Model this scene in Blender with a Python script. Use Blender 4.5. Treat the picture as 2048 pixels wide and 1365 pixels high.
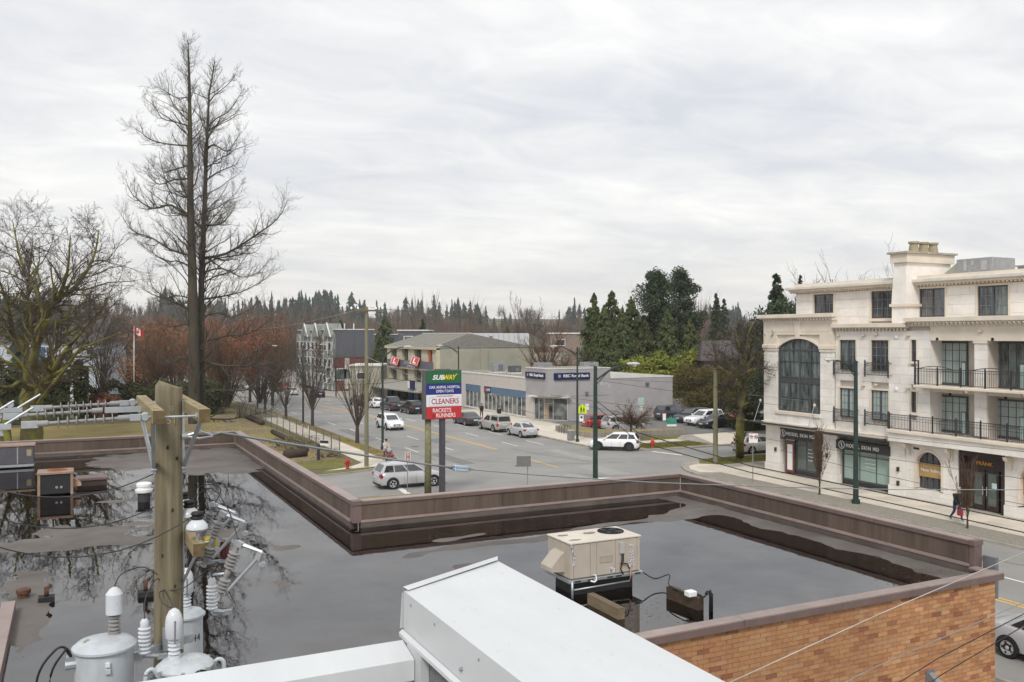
import bpy, math, random
import numpy as np
from mathutils import Vector, Matrix
random.seed(7); RNG = np.random.default_rng(7)
R = math.radians
scene = bpy.context.scene
for o in list(bpy.data.objects): bpy.data.objects.remove(o)
# ------------------------------------------------------------------ camera
# World: Y runs along the main street, X across it, the eye is 10 m above the street.
EYE = 10.0; FPX = 1778.0; YH = 670.0; TH = math.atan2(1024 - 145, FPX)
cam = bpy.data.cameras.new('camera'); camo = bpy.data.objects.new('camera', cam)
scene.collection.objects.link(camo); scene.camera = camo
camo.location = (0, 0, EYE); camo.rotation_euler = (R(90), 0, -TH)
cam.sensor_width = 36; cam.lens = 36 * FPX / 2048; cam.shift_y = -12.5 / 2048
cam.clip_start = 0.1; cam.clip_end = 6000
scene.render.resolution_x = 1024; scene.render.resolution_y = 682
# ------------------------------------------------------------------ light
SUN_EL = 46.0; SUN_AZ = 215.0           # azimuth clockwise from +Y: soft light from behind the camera, left
world = bpy.data.worlds.new('World'); scene.world = world; world.use_nodes = True
wn = world.node_tree.nodes; wl = world.node_tree.links; wn.clear()
def WN(t, **k):
    n = wn.new(t)
    for a, b in k.items(): setattr(n, a, b)
    return n
wout = WN('ShaderNodeOutputWorld'); bg = WN('ShaderNodeBackground'); bg.inputs['Strength'].default_value = 0.1
sky = WN('ShaderNodeTexSky'); sky.sky_type = 'NISHITA'; sky.sun_disc = False
sky.sun_elevation = R(SUN_EL); sky.sun_rotation = R(SUN_AZ); sky.air_density = 1.0; sky.dust_density = 2.0
tc = WN('ShaderNodeTexCoord'); sep = WN('ShaderNodeSeparateXYZ'); wl.new(tc.outputs['Generated'], sep.inputs[0])
def wmath(op, a, b=None):
    n = WN('ShaderNodeMath', operation=op)
    for i, v in enumerate((a, b)):
        if v is None: continue
        if isinstance(v, (int, float)): n.inputs[i].default_value = v
        else: wl.new(v, n.inputs[i])
    return n.outputs[0]
zz = wmath('ADD', wmath('MAXIMUM', sep.outputs[2], 0.0), 0.13)
comb = WN('ShaderNodeCombineXYZ'); wl.new(wmath('DIVIDE', sep.outputs[0], zz), comb.inputs[0]); wl.new(wmath('DIVIDE', sep.outputs[1], zz), comb.inputs[1])
mp = WN('ShaderNodeMapping'); mp.inputs['Rotation'].default_value = (0, 0, R(-28)); mp.inputs['Scale'].default_value = (0.8, 1.15, 1); mp.inputs['Location'].default_value = (3.1, 1.7, 0)
wl.new(comb.outputs[0], mp.inputs[0])
n1 = WN('ShaderNodeTexNoise'); n1.inputs['Scale'].default_value = 0.75; n1.inputs['Detail'].default_value = 7; n1.inputs['Roughness'].default_value = 0.52; n1.inputs['Distortion'].default_value = 0.5
wl.new(mp.outputs[0], n1.inputs['Vector'])
n2 = WN('ShaderNodeTexNoise'); n2.inputs['Scale'].default_value = 3.2; n2.inputs['Detail'].default_value = 8; n2.inputs['Roughness'].default_value = 0.6; n2.inputs['Distortion'].default_value = 0.8
wl.new(mp.outputs[0], n2.inputs['Vector'])
cmix = wmath('ADD', wmath('MULTIPLY', n1.outputs[0], 0.62), wmath('MULTIPLY', n2.outputs[0], 0.38))
ramp = WN('ShaderNodeValToRGB'); cr = ramp.color_ramp; cr.elements[0].position = 0.36; cr.elements[1].position = 0.62
cr.elements[0].color = (4.75, 4.87, 5.2, 1); cr.elements[1].color = (7.0, 6.92, 6.75, 1)
e = cr.elements.new(0.48); e.color = (5.75, 5.79, 5.85, 1)
wl.new(cmix, ramp.inputs[0])
cmx = WN('ShaderNodeMix', data_type='RGBA'); cmx.inputs['Factor'].default_value = 0.93   # an almost closed deck; a little blue sky shows through
wl.new(sky.outputs[0], cmx.inputs['A']); wl.new(ramp.outputs[0], cmx.inputs['B'])
hz = wmath('MULTIPLY', wmath('POWER', wmath('SUBTRACT', 1.0, wmath('MAXIMUM', sep.outputs[2], 0.0)), 9.0), 0.55)   # thinner, warmer cloud low over the hills
warm = WN('ShaderNodeMix', data_type='RGBA'); wl.new(hz, warm.inputs['Factor']); wl.new(cmx.outputs['Result'], warm.inputs['A']); warm.inputs['B'].default_value = (6.35, 5.95, 5.35, 1)
wl.new(warm.outputs['Result'], bg.inputs['Color']); wl.new(bg.outputs[0], wout.inputs[0])
sun = bpy.data.lights.new('sun', 'SUN'); sun.energy = 1.5; sun.angle = R(14); sun.color = (1, 0.95, 0.88)
suno = bpy.data.objects.new('sun', sun); scene.collection.objects.link(suno)
suno.rotation_euler = (R(90 - SUN_EL), 0, R(180 - SUN_AZ))
scene.view_settings.view_transform = 'Standard'; scene.view_settings.look = 'None'
scene.view_settings.exposure = 0.65; scene.view_settings.gamma = 1; scene.view_settings.use_curve_mapping = False
scene.render.engine = 'CYCLES'; scene.cycles.max_bounces = 6; scene.cycles.transparent_max_bounces = 12
# ------------------------------------------------------------------ surveying: a photo bearing cut with a known plane of the place
FW = (math.sin(TH), math.cos(TH)); RT = (math.cos(TH), -math.sin(TH))
def dep(px, py, d):
    a = (px - 1024) / FPX * d
    return Vector((FW[0]*d + RT[0]*a, FW[1]*d + RT[1]*a, EYE + (YH - py) / FPX * d))
def gp(px, py, z=0.0):
    v = dep(px, py, (EYE - z) * FPX / (py - YH)); v.z = z; return v
def onx(px, X, py=670.0):
    k = (px - 1024) / FPX; d = X / (FW[0] + RT[0]*k)
    return Vector((X, d*(FW[1] + RT[1]*k), EYE + (YH - py) / FPX * d))
def ony(px, Y, py=670.0):
    k = (px - 1024) / FPX; d = Y / (FW[1] + RT[1]*k)
    return Vector((d*(FW[0] + RT[0]*k), Y, EYE + (YH - py) / FPX * d))
def lerp(a, b, t): return a + (b - a) * t
# ------------------------------------------------------------------ materials
MATS = {}
def lin(c): return tuple(((v/255)/12.92 if v/255 <= .04045 else ((v/255 + .055)/1.055)**2.4) for v in c)
def mat(name, col, rough=.6, metal=0., var=.15, scale=2.5, bump=0., bscale=25., col2=None, spec=.5, coat=0., detail=6, stretch=None, patch=.5, soft=.25, trans=0., ior=1.45, world=False):
    """procedural surface: base colour broken up by noise (towards col2), optional relief"""
    if name in MATS: return MATS[name]
    m = bpy.data.materials.new(name); m.use_nodes = True; MATS[name] = m
    nt = m.node_tree; b = nt.nodes['Principled BSDF']; N = nt.nodes.new; L = nt.links.new
    b.inputs['Roughness'].default_value = rough; b.inputs['Metallic'].default_value = metal
    b.inputs['Specular IOR Level'].default_value = spec; b.inputs['IOR'].default_value = ior
    if coat: b.inputs['Coat Weight'].default_value = coat; b.inputs['Coat Roughness'].default_value = .04
    if trans: b.inputs['Transmission Weight'].default_value = trans
    t = N('ShaderNodeNewGeometry' if world else 'ShaderNodeTexCoord'); mpn = N('ShaderNodeMapping'); L(t.outputs['Position' if world else 'Object'], mpn.inputs[0])
    if stretch: mpn.inputs['Scale'].default_value = stretch
    nz = N('ShaderNodeTexNoise'); nz.inputs['Scale'].default_value = scale; nz.inputs['Detail'].default_value = detail; nz.inputs['Roughness'].default_value = .62
    L(mpn.outputs[0], nz.inputs['Vector'])
    rp = N('ShaderNodeValToRGB'); L(nz.outputs[0], rp.inputs[0])
    c2 = col2 if col2 else tuple(max(0, v*(1 - var*1.6)) for v in col)
    c1 = col if col2 else tuple(min(1, v*(1 + var)) for v in col)
    rp.color_ramp.elements[0].position = patch - soft; rp.color_ramp.elements[1].position = patch + soft
    rp.color_ramp.elements[0].color = (*c2, 1); rp.color_ramp.elements[1].color = (*c1, 1)
    L(rp.outputs[0], b.inputs['Base Color'])
    if bump:
        nb = N('ShaderNodeTexNoise'); nb.inputs['Scale'].default_value = bscale; nb.inputs['Detail'].default_value = 5
        L(mpn.outputs[0], nb.inputs['Vector'])
        bp = N('ShaderNodeBump'); bp.inputs['Strength'].default_value = bump; bp.inputs['Distance'].default_value = .02
        L(nb.outputs[0], bp.inputs['Height']); L(bp.outputs[0], b.inputs['Normal'])
    return m
def tint_by_object(m, amount=.25, hue=0.0):
    """every object that shares the material gets its own tone"""
    nt = m.node_tree; b = nt.nodes['Principled BSDF']; src = b.inputs['Base Color'].links[0].from_socket
    oi = nt.nodes.new('ShaderNodeObjectInfo'); mr = nt.nodes.new('ShaderNodeMapRange')
    mr.inputs['To Min'].default_value = 1 - amount; mr.inputs['To Max'].default_value = 1 + amount
    nt.links.new(oi.outputs['Random'], mr.inputs['Value'])
    hs = nt.nodes.new('ShaderNodeHueSaturation'); nt.links.new(src, hs.inputs['Color']); nt.links.new(mr.outputs[0], hs.inputs['Value'])
    if hue:
        m2 = nt.nodes.new('ShaderNodeMapRange'); m2.inputs['To Min'].default_value = .5 - hue; m2.inputs['To Max'].default_value = .5 + hue
        f = nt.nodes.new('ShaderNodeMath'); f.operation = 'FRACT'; g = nt.nodes.new('ShaderNodeMath'); g.operation = 'MULTIPLY'; g.inputs[1].default_value = 7.31
        nt.links.new(oi.outputs['Random'], g.inputs[0]); nt.links.new(g.outputs[0], f.inputs[0]); nt.links.new(f.outputs[0], m2.inputs['Value'])
        nt.links.new(m2.outputs[0], hs.inputs['Hue'])
    nt.links.new(hs.outputs[0], b.inputs['Base Color']); return m
def glass(name, tint=(.02, .025, .03), rough=.03, spec=1.0, var=.3, scale=.6):
    return mat(name, tint, rough, 0, var, scale, spec=spec, ior=1.6)
# ------------------------------------------------------------------ objects
COL = scene.collection
def link(name, me, parent=None):
    o = bpy.data.objects.new(name, me); COL.objects.link(o)
    if parent is not None: o.parent = parent
    return o
def tag(o, label=None, cat=None, group=None, kind=None):
    if label: o['label'] = label
    if cat: o['category'] = cat
    if group: o['group'] = group
    if kind: o['kind'] = kind
    return o
def thing(name, label, cat, loc=(0, 0, 0), rz=0., group=None):
    o = bpy.data.objects.new(name, None); COL.objects.link(o); o.empty_display_size = .2
    o.location = loc; o.rotation_euler = (0, 0, rz)
    return tag(o, label, cat, group)
def base_inv(o):
    """matrix from world to the local space of a top-level object"""
    ch = []
    while o is not None: ch.append(o); o = o.parent
    m = Matrix.Identity(4)
    for q in reversed(ch):
        m = m @ (Matrix.Translation(q.location) @ q.rotation_euler.to_matrix().to_4x4() @ Matrix.Diagonal((*q.scale, 1)))
    return m.inverted()
class MB:
    """collects boxes, tubes, lathes and sheets; build() links them as ONE mesh"""
    def __init__(s): s.v = []; s.f = []; s.m = []; s.cur = 0
    def add(s, vs, fs):
        n = len(s.v); s.v += [tuple(v) for v in vs]; s.f += [tuple(i + n for i in f) for f in fs]; s.m += [s.cur]*len(fs); return s
    def box(s, x0, x1, y0, y1, z0, z1):
        vs = [(x, y, z) for z in (z0, z1) for y in (y0, y1) for x in (x0, x1)]
        return s.add(vs, [(0,2,3,1),(4,5,7,6),(0,1,5,4),(2,6,7,3),(0,4,6,2),(1,3,7,5)])
    def obox(s, c, size, rot=None):
        """box about centre c, optionally turned by a Matrix"""
        h = [q/2 for q in size]; vs = []
        for z in (-1, 1):
            for y in (-1, 1):
                for x in (-1, 1):
                    p = Vector((x*h[0], y*h[1], z*h[2])); vs.append((rot @ p if rot else p) + Vector(c))
        return s.add(vs, [(0,2,3,1),(4,5,7,6),(0,1,5,4),(2,6,7,3),(0,4,6,2),(1,3,7,5)])
    def bbox(s, x0, x1, y0, y1, z0, z1, b=.02):
        """box with chamfered edges"""
        vs = []; 
        b = min(b, (x1-x0)/2.1, (y1-y0)/2.1, (z1-z0)/2.1)
        for z, q in ((z0, b), (z0+b, 0), (z1-b, 0), (z1, b)):
            X0, X1, Y0, Y1 = x0+q, x1-q, y0+q, y1-q
            vs += [(X0+b,Y0,z),(X1-b,Y0,z),(X1,Y0+b,z),(X1,Y1-b,z),(X1-b,Y1,z),(X0+b,Y1,z),(X0,Y1-b,z),(X0,Y0+b,z)]
        fs = [tuple(range(7,-1,-1)), tuple(range(24,32))]
        for r in range(3):
            for i in range(8): j = (i+1) % 8; fs.append((r*8+i, r*8+j, r*8+8+j, r*8+8+i))
        return s.add(vs, fs)
    def tube(s, pts, rad, n=8, cap=True):
        pts = [Vector(p) for p in pts]; k = len(pts)
        if not hasattr(rad, '__len__'): rad = [rad]*k
        vs = []; up = None
        for i, p in enumerate(pts):
            d = (pts[min(i+1, k-1)] - pts[max(i-1, 0)])
            if d.length < 1e-9: d = Vector((0,0,1))
            d.normalize()
            if up is None or abs(d.dot(up)) > .98: up = Vector((0,0,1)) if abs(d.z) < .9 else Vector((1,0,0))
            a = d.cross(up).normalized(); b = d.cross(a).normalized()
            for j in range(n):
                t = 2*math.pi*j/n; vs.append(p + (a*math.cos(t) + b*math.sin(t))*rad[i])
        fs = []
        for i in range(k-1):
            for j in range(n): q = (j+1) % n; fs.append((i*n+j, i*n+q, (i+1)*n+q, (i+1)*n+j))
        if cap: fs.append(tuple(range(n-1,-1,-1))); fs.append(tuple((k-1)*n + j for j in range(n)))
        return s.add(vs, fs)
    def lathe(s, prof, c=(0,0,0), n=16, rot=None, cap=True):
        """profile of (radius, height) turned about z at c"""
        vs = []; k = len(prof); c = Vector(c)
        for r, z in prof:
            for j in range(n):
                t = 2*math.pi*j/n; p = Vector((r*math.cos(t), r*math.sin(t), z)); vs.append((rot @ p if rot else p) + c)
        fs = []
        for i in range(k-1):
            for j in range(n): q = (j+1) % n; fs.append((i*n+j, i*n+q, (i+1)*n+q, (i+1)*n+j))
        if cap: fs.append(tuple(range(n-1,-1,-1))); fs.append(tuple((k-1)*n+j for j in range(n)))
        return s.add(vs, fs)
    def prism(s, poly, axis, a, b):
        """2-D polygon pushed along an axis from a to b. axis 'x': poly (y,z); 'y': (x,z); 'z': (x,y)"""
        n = len(poly); mk = {'x': lambda p, t: (t, p[0], p[1]), 'y': lambda p, t: (p[0], t, p[1]), 'z': lambda p, t: (p[0], p[1], t)}[axis]
        vs = [mk(p, a) for p in poly] + [mk(p, b) for p in poly]
        fs = [tuple(range(n-1,-1,-1)), tuple(range(n, 2*n))] + [(i, (i+1) % n, n+(i+1) % n, n+i) for i in range(n)]
        return s.add(vs, fs)
    def quad(s, a, b, c, d): return s.add([a, b, c, d], [(0,1,2,3)])
    def build(s, name, mats, parent=None, smooth=False, world=True, bevel=0.):
        if parent is not None and world:
            mi = base_inv(parent); vs = [mi @ Vector(v) for v in s.v]
        else: vs = s.v
        me = bpy.data.meshes.new(name); me.from_pydata(vs, [], s.f)
        if not isinstance(mats, (list, tuple)): mats = [mats]
        for m in mats: me.materials.append(m)
        if len(mats) > 1: me.polygons.foreach_set('material_index', s.m)
        fix_normals(me)
        if smooth: me.shade_smooth() if smooth is True else me.shade_auto(smooth)
        o = link(name, me, parent)
        if bevel:
            bv = o.modifiers.new('bevel', 'BEVEL'); bv.width = bevel; bv.segments = 2; bv.limit_method = 'ANGLE'
        return o
import bmesh
def fix_normals(me):
    bm = bmesh.new(); bm.from_mesh(me); bmesh.ops.recalc_face_normals(bm, faces=bm.faces); bm.to_mesh(me); bm.free()
def shade_auto(me, ang):
    me.shade_smooth()
    if hasattr(me, 'set_sharp_from_angle'): me.set_sharp_from_angle(angle=ang)
bpy.types.Mesh.shade_auto = shade_auto
def alone(mb, name, m, label, cat, loc, group=None, smooth=False, kind=None):
    """a thing that is a single mesh: its origin is put at loc"""
    mb.v = [(v[0]-loc[0], v[1]-loc[1], v[2]-loc[2]) for v in mb.v]
    o = mb.build(name, m, None, smooth); o.location = loc
    return tag(o, label, cat, group, kind)
def npmesh(name, V, Fc, mats, parent=None, mi=None, smooth=False, loc=None):
    """large mesh from arrays: V (n,3), Fc (m,k)"""
    V = np.asarray(V, np.float32); Fc = np.asarray(Fc, np.int32)
    if parent is not None:
        M4 = np.array(base_inv(parent)); V = V @ M4[:3,:3].T + M4[:3,3]
    if loc is not None: V = V - np.array(loc)
    me = bpy.data.meshes.new(name); me.vertices.add(len(V)); me.vertices.foreach_set('co', V.astype(np.float32).ravel())
    k = Fc.shape[1]; me.loops.add(Fc.size); me.loops.foreach_set('vertex_index', Fc.ravel())
    me.polygons.add(len(Fc)); me.polygons.foreach_set('loop_start', np.arange(0, Fc.size, k, dtype=np.int32)); me.polygons.foreach_set('loop_total', np.full(len(Fc), k, np.int32))
    if not isinstance(mats, (list, tuple)): mats = [mats]
    for m in mats: me.materials.append(m)
    if mi is not None: me.polygons.foreach_set('material_index', np.asarray(mi, np.int32))
    me.update(calc_edges=True); me.validate()
    if smooth: me.shade_smooth()
    o = link(name, me, parent)
    if loc is not None: o.location = loc
    return o
def copy_tree(o, parent=None):
    c = o.copy(); COL.objects.link(c); c.parent = parent
    for ch in o.children: copy_tree(ch, c)
    return c
def text_mesh(s, size=1., extrude=.01, shear=0., bold=0., spacing=1.):
    cu = bpy.data.curves.new('t', 'FONT'); cu.body = s; cu.size = size; cu.extrude = extrude; cu.shear = shear; cu.offset = bold; cu.align_x = 'CENTER'; cu.align_y = 'CENTER'; cu.space_character = spacing; cu.resolution_u = 3
    o = bpy.data.objects.new('t', cu); COL.objects.link(o); bpy.context.view_layer.update()
    me = bpy.data.meshes.new_from_object(o.evaluated_get(bpy.context.evaluated_depsgraph_get())); bpy.data.objects.remove(o); bpy.data.curves.remove(cu)
    return me
def lettering(s, height_w, centre, ux, uz, m, parent, name='lettering', width=None, **k):
    """text standing upright: ux = reading direction, uz = up"""
    me = text_mesh(s, 1., k.pop('extrude', .02), **k)
    xs = [v.co.x for v in me.vertices]; ys = [v.co.y for v in me.vertices]
    w = max(xs) - min(xs); h = max(ys) - min(ys); cx = (max(xs)+min(xs))/2; cy = (max(ys)+min(ys))/2
    sy = height_w / h; sx = (width / w) if width else sy
    ux = Vector(ux).normalized(); uz = Vector(uz).normalized(); un = ux.cross(uz)
    mi = base_inv(parent) if parent else Matrix.Identity(4)
    for v in me.vertices:
        v.co = mi @ (Vector(centre) + ux*((v.co.x-cx)*sx) + uz*((v.co.y-cy)*sy) + un*v.co.z)
    me.name = name; me.materials.clear(); me.materials.append(m)
    o = link(name, me, parent)
    if ' ' in s: tag(o, kind='stuff')
    return o
UNITBOX = None
def unit_box():
    global UNITBOX
    if UNITBOX is None:
        b = MB(); b.box(-.5,.5,-.5,.5,-.5,.5); UNITBOX = b
    return UNITBOX
def shared_box_mesh(name, m):
    me = bpy.data.meshes.new(name); b = MB(); b.bbox(-.5,.5,-.5,.5,-.5,.5,.02); me.from_pydata(b.v, [], b.f); me.materials.append(m); fix_normals(me); return me
def place_box(me, name, parent, x0, x1, y0, y1, z0, z1):
    """alike pieces share mesh data and differ by scale; parent has no turn"""
    o = link(name, me, parent); p = Vector((0,0,0)); q = parent
    while q is not None: p += q.location; q = q.parent
    o.location = ((x0+x1)/2 - p.x, (y0+y1)/2 - p.y, (z0+z1)/2 - p.z); o.scale = (x1-x0, y1-y0, z1-z0); return o
def smooth(P_, k=6):
    P_ = [Vector(q) for q in P_]; Q = []
    for i in range(len(P_)-1):
        p0, p1, p2, p3 = P_[max(i-1,0)], P_[i], P_[i+1], P_[min(i+2,len(P_)-1)]
        for j in range(k): u = j/k; Q.append(.5*((2*p1) + (p2-p0)*u + (2*p0-5*p1+4*p2-p3)*u*u + (3*p1-p0-3*p2+p3)*u**3))
    return Q + [P_[-1]]
# ------------------------------------------------------------------ the lie of the land
BRK = [-80, 108, 140, 200, 300, 420, 600, 800, 1000, 1800]; ZBRK = [0, 0, -.62, -2.3, -5., -6., 4., 22., 30., 30.]
def zg(y): return float(np.interp(y, BRK, ZBRK))
def sheet_mb(poly_x, y0, y1, dz, mb=None):
    """a strip x0..x1 that follows the land"""
    mb = mb or MB(); ys = [y0] + [b for b in BRK if y0 < b < y1] + [y1]
    x0, x1 = poly_x
    for a, b in zip(ys, ys[1:]):
        mb.quad((x0,a,zg(a)+dz),(x1,a,zg(a)+dz),(x1,b,zg(b)+dz),(x0,b,zg(b)+dz))
    return mb
def slab_mb(x0, x1, y0, y1, h, mb=None):
    """a raised strip (kerb, pavement) that follows the land"""
    mb = mb or MB(); ys = [y0] + [b for b in BRK if y0 < b < y1] + [y1]
    for a, b in zip(ys, ys[1:]):
        za, zb = zg(a), zg(b)
        vs = [(x0,a,za-.2),(x1,a,za-.2),(x1,b,zb-.2),(x0,b,zb-.2),(x0,a,za+h),(x1,a,za+h),(x1,b,zb+h),(x0,b,zb+h)]
        mb.add(vs, [(4,5,6,7),(0,1,5,4),(2,3,7,6),(1,2,6,5),(3,0,4,7)])
    return mb
# ================================================================== surfaces
M_ASPH = mat('asphalt', (.27,.265,.255), .85, var=.14, scale=.22, bump=.25, bscale=60, detail=10)
M_ASPH2 = mat('old_asphalt', (.19,.187,.18), .9, col2=(.13,.128,.122), scale=.8, bump=.3, bscale=50, detail=10)
M_CONC = mat('concrete', (.58,.53,.45), .85, world=True, var=.10, scale=.9, bump=.15, bscale=40, detail=9)
tint_by_object(M_CONC, .09)
M_KERB = mat('kerb_concrete', (.34,.315,.275), .9, var=.22, scale=1.2, bump=.2, bscale=30)
M_AGG = mat('exposed_aggregate', (.33,.305,.26), .95, world=True, col2=(.17,.155,.13), scale=9, bump=.5, bscale=90)
M_GRASS = mat('grass', (.17,.175,.03), .95, col2=(.105,.095,.028), scale=1.1, bump=.6, bscale=40, detail=9)
M_DEADGRASS = mat('winter_grass', (.30,.245,.085), .95, col2=(.17,.13,.05), scale=.35, bump=.6, bscale=30, detail=10)
M_MOSS = mat('mossy_ground', (.30,.27,.055), .95, col2=(.22,.17,.115), scale=.33, bump=.6, bscale=22, detail=10, soft=.1, patch=.56)
M_EARTH = mat('earth', (.16,.13,.075), .95, col2=(.09,.085,.035), scale=.05, bump=.3, bscale=8)
M_WHITELINE = mat('white_road_paint', (.74,.74,.72), .7, var=.25, scale=4, detail=9)
M_YELLOWLINE = mat('yellow_road_paint', (.72,.42,.07), .7, var=.25, scale=4, detail=9)
# ground as one sheet to the horizon
mb = MB(); xs = [-1500, -600, -200, 0, 60, 200, 600, 1500]
for x0, x1 in zip(xs, xs[1:]): sheet_mb((x0, x1), -80, 1800, 0, mb)
tag(mb.build('ground', M_EARTH), kind='structure')
# main road and the cross street on both sides of it
mb = MB(); sheet_mb((23.7, 41.0), -40, 420, .004, mb); tag(mb.build('main_road', M_ASPH), kind='structure')
def poly_sheet(name, pts, z, m):
    b = MB(); b.add([(p[0], p[1], z) for p in pts], [tuple(range(len(pts)))]); return tag(b.build(name, m), kind='structure')
def arc(cx, cy, r, a0, a1, n=8): return [(cx + r*math.cos(R(a0+(a1-a0)*i/n)), cy + r*math.sin(R(a0+(a1-a0)*i/n))) for i in range(n+1)]
poly_sheet('side_road', [(-90,52.4),(23.9,52.4),(23.9,62.2),(-90,62.2)], .008, M_ASPH)
poly_sheet('side_road', [(40.8,57.2),(160,57.2),(160,63.1),(40.8,63.1)], .008, M_ASPH)
poly_sheet('junction_apron', [(41.0,48.5),(49,48.5),(49,57.2),(41.0,57.2)], .006, M_ASPH); poly_sheet('junction_apron', [(41.0,63.1),(49,63.1),(49,70),(41.0,70)], .006, M_ASPH); poly_sheet('junction_apron', [(14,62.2),(23.7,62.2),(23.7,71),(14,71)], .006, M_ASPH); poly_sheet('junction_apron', [(14,44),(23.7,44),(23.7,52.4),(14,52.4)], .006, M_ASPH)
# raised pavements with rounded corners: a solid slab from the kerb line inwards, kerb stone round its rim
def pavement(name, pts, m, h=.13, kerb=None):
    b = MB(); n = len(pts); b.prism(pts, 'z', -.3, h); o = tag(b.build(name, m), kind='structure')
    if kerb:
        a0, a1 = kerb; kb = MB(); P = pts[a0:a1+1]
        for i in range(len(P)-1):
            p, q = Vector((*P[i], 0)), Vector((*P[i+1], 0)); d = (q-p).normalized(); nrm = Vector((d.y, -d.x, 0))*.075
            kb.add([p-nrm+Vector((0,0,-.2)), q-nrm+Vector((0,0,-.2)), q+nrm+Vector((0,0,-.2)), p+nrm+Vector((0,0,-.2)),
                    p-nrm+Vector((0,0,h+.012)), q-nrm+Vector((0,0,h+.012)), q+nrm+Vector((0,0,h+.012)), p+nrm+Vector((0,0,h+.012))],
                   [(4,5,6,7),(0,1,5,4),(1,2,6,5),(2,3,7,6),(3,0,4,7)])
        kb.build('kerb', M_KERB, o)
    return o
# near right pavement before the white building
PR = [(39.5,-30),(39.5,47.5)] + arc(43.5,51.5+1.5,4.0,-178,-270,10)[1:] + [(48,57.1),(62,57.1),(62,-30)]
PR = [(39.5,-30),(39.6,49.0)] + [(39.8,51.0),(40.3,52.8),(41.2,54.4),(42.4,55.7),(44.0,56.6),(46,57.0)] + [(120,57.0),(120,-30)]
pav_r = pavement('pavement_right', PR, M_KERB, .12, (0, 8))
# bank-side pavement
PB = [(41.0,108),(41.0,70)] + [(41.1,68),(41.5,66.2),(42.3,64.8),(43.6,63.8),(45.5,63.3)] + [(120,63.3),(120,108)]
pav_b = pavement('pavement_bank', PB[::-1], M_KERB, .12, (2, 8))
pv = slab_mb(41.0, 120, 108.002, 420, .12); tag(pv.build('pavement_bank_far', M_KERB), kind='structure')
# left corner beyond the side road, then the kerb strip that runs on down the hill
PL = [(-90,62.1),(14,62.1),(17.5,62.5),(20,63.4),(22,65.0),(23.2,67.2),(23.7,70),(23.7,108),(-90,108)]
pav_l = pavement('pavement_left', PL, M_EARTH, .12, (0, 7))
pv = slab_mb(-90, 23.7, 108.002, 420, .12); tag(pv.build('pavement_left_far', M_EARTH), kind='structure')
# corner on this side of the side road, in front of the brown building
PN = [(-90,52.5),(-90,-30),(23.9,-30),(23.9,45.5),(23.5,48.5),(22.2,50.8),(20,52.1),(17,52.5)]
pav_n = pavement('pavement_near', PN[::-1], M_ASPH2, .12, (0, 5))
# surface sheets on the pavements
def strip(name, x0, x1, y0, y1, m, dz=.126, lab=None): return tag(sheet_mb((x0, x1), y0, y1, dz).build(name, m), kind='structure')
strip('vacant_lot', 7.5, 19.0, 67, 116, M_MOSS)
strip('lawn', -90, 7.5, 62.6, 108, M_DEADGRASS)
strip('boulevard_grass', 22.2, 23.5, 70.5, 160, M_DEADGRASS)
strip('fence_verge', 19.0, 20.0, 70.5, 160, M_GRASS)
poly_sheet('corner_grass', [(10,64.5),(18.4,64.8),(19.6,67.5),(19.0,69.8),(12,68.6),(8,67.4)], .134, M_GRASS)
poly_sheet('hydrant_grass', [(15.9,62.6),(17.5,62.75),(19.8,63.7),(20.4,64.5),(18.6,64.9),(16.2,63.7)], .130, M_GRASS)
poly_sheet('verge_grass', [(14,52.2),(17,52.3),(19.9,51.9),(21.4,50.8),(19.5,49.9),(14,50.0)], .126, M_DEADGRASS)
poly_sheet('pole_grass', [(44.3,53.6),(43.0,54.6),(44.2,56.2),(46,56.75),(58,56.8),(58,53.6)], .126, M_GRASS)
# flagstones of the footpaths, one piece each
ME_SLAB = shared_box_mesh('flagstone', M_CONC)
def flags(parent, x0, x1, ys, nx=1, z=.135):
    w = (x1-x0)/nx
    for y0, y1 in ys:
        for i in range(nx): place_box(ME_SLAB, 'flagstone', parent, x0+i*w+.006, x0+(i+1)*w-.006, y0+.006, y1-.006, z-.05, z)
rng = lambda a, b, s: [(a+i*s, a+(i+1)*s) for i in range(int(round((b-a)/s)))]
flags(pav_r, 41.75, 45.3, rng(22, 52, 1.5), 2, .136)
flags(pav_r, 41.75, 44.2, rng(52, 53.6, 1.6), 1, .136)
flags(pav_l, 20.05, 22.15, rng(66.5, 107.9, 1.8), 1)
for y in (66.5,): pass
flags(pav_b, 41.25, 48.0, rng(80, 107.6, 2.3), 3, .136)
flags(pav_b, 41.25, 44.2, rng(66.5, 80, 2.25), 1, .136)
flags(pav_b, 44.4, 51.6, [(67.4, 68.7)], 4, .136)
poly_sheet('corner_walk', [(16.4,63.75),(18.6,64.95),(19.9,66.45),(22.1,66.45),(21.9,65.4),(20.5,64.2)], .139, M_CONC)
poly_sheet('corner_walk', [(40.4,51.2),(41.7,50.5),(41.7,53.5),(44.1,53.7),(43.0,54.7),(41.6,54.1),(40.7,52.8)], .133, M_CONC)
# planting strip of exposed aggregate, in bays
ME_AGG = shared_box_mesh('paver_bay', M_AGG)
for i, (a, b) in enumerate(rng(20, 50.4, 3.8)): place_box(ME_AGG, 'paver_bay', pav_r, 39.72, 41.7, a+.01, b-.01, .08, .138)
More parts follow.
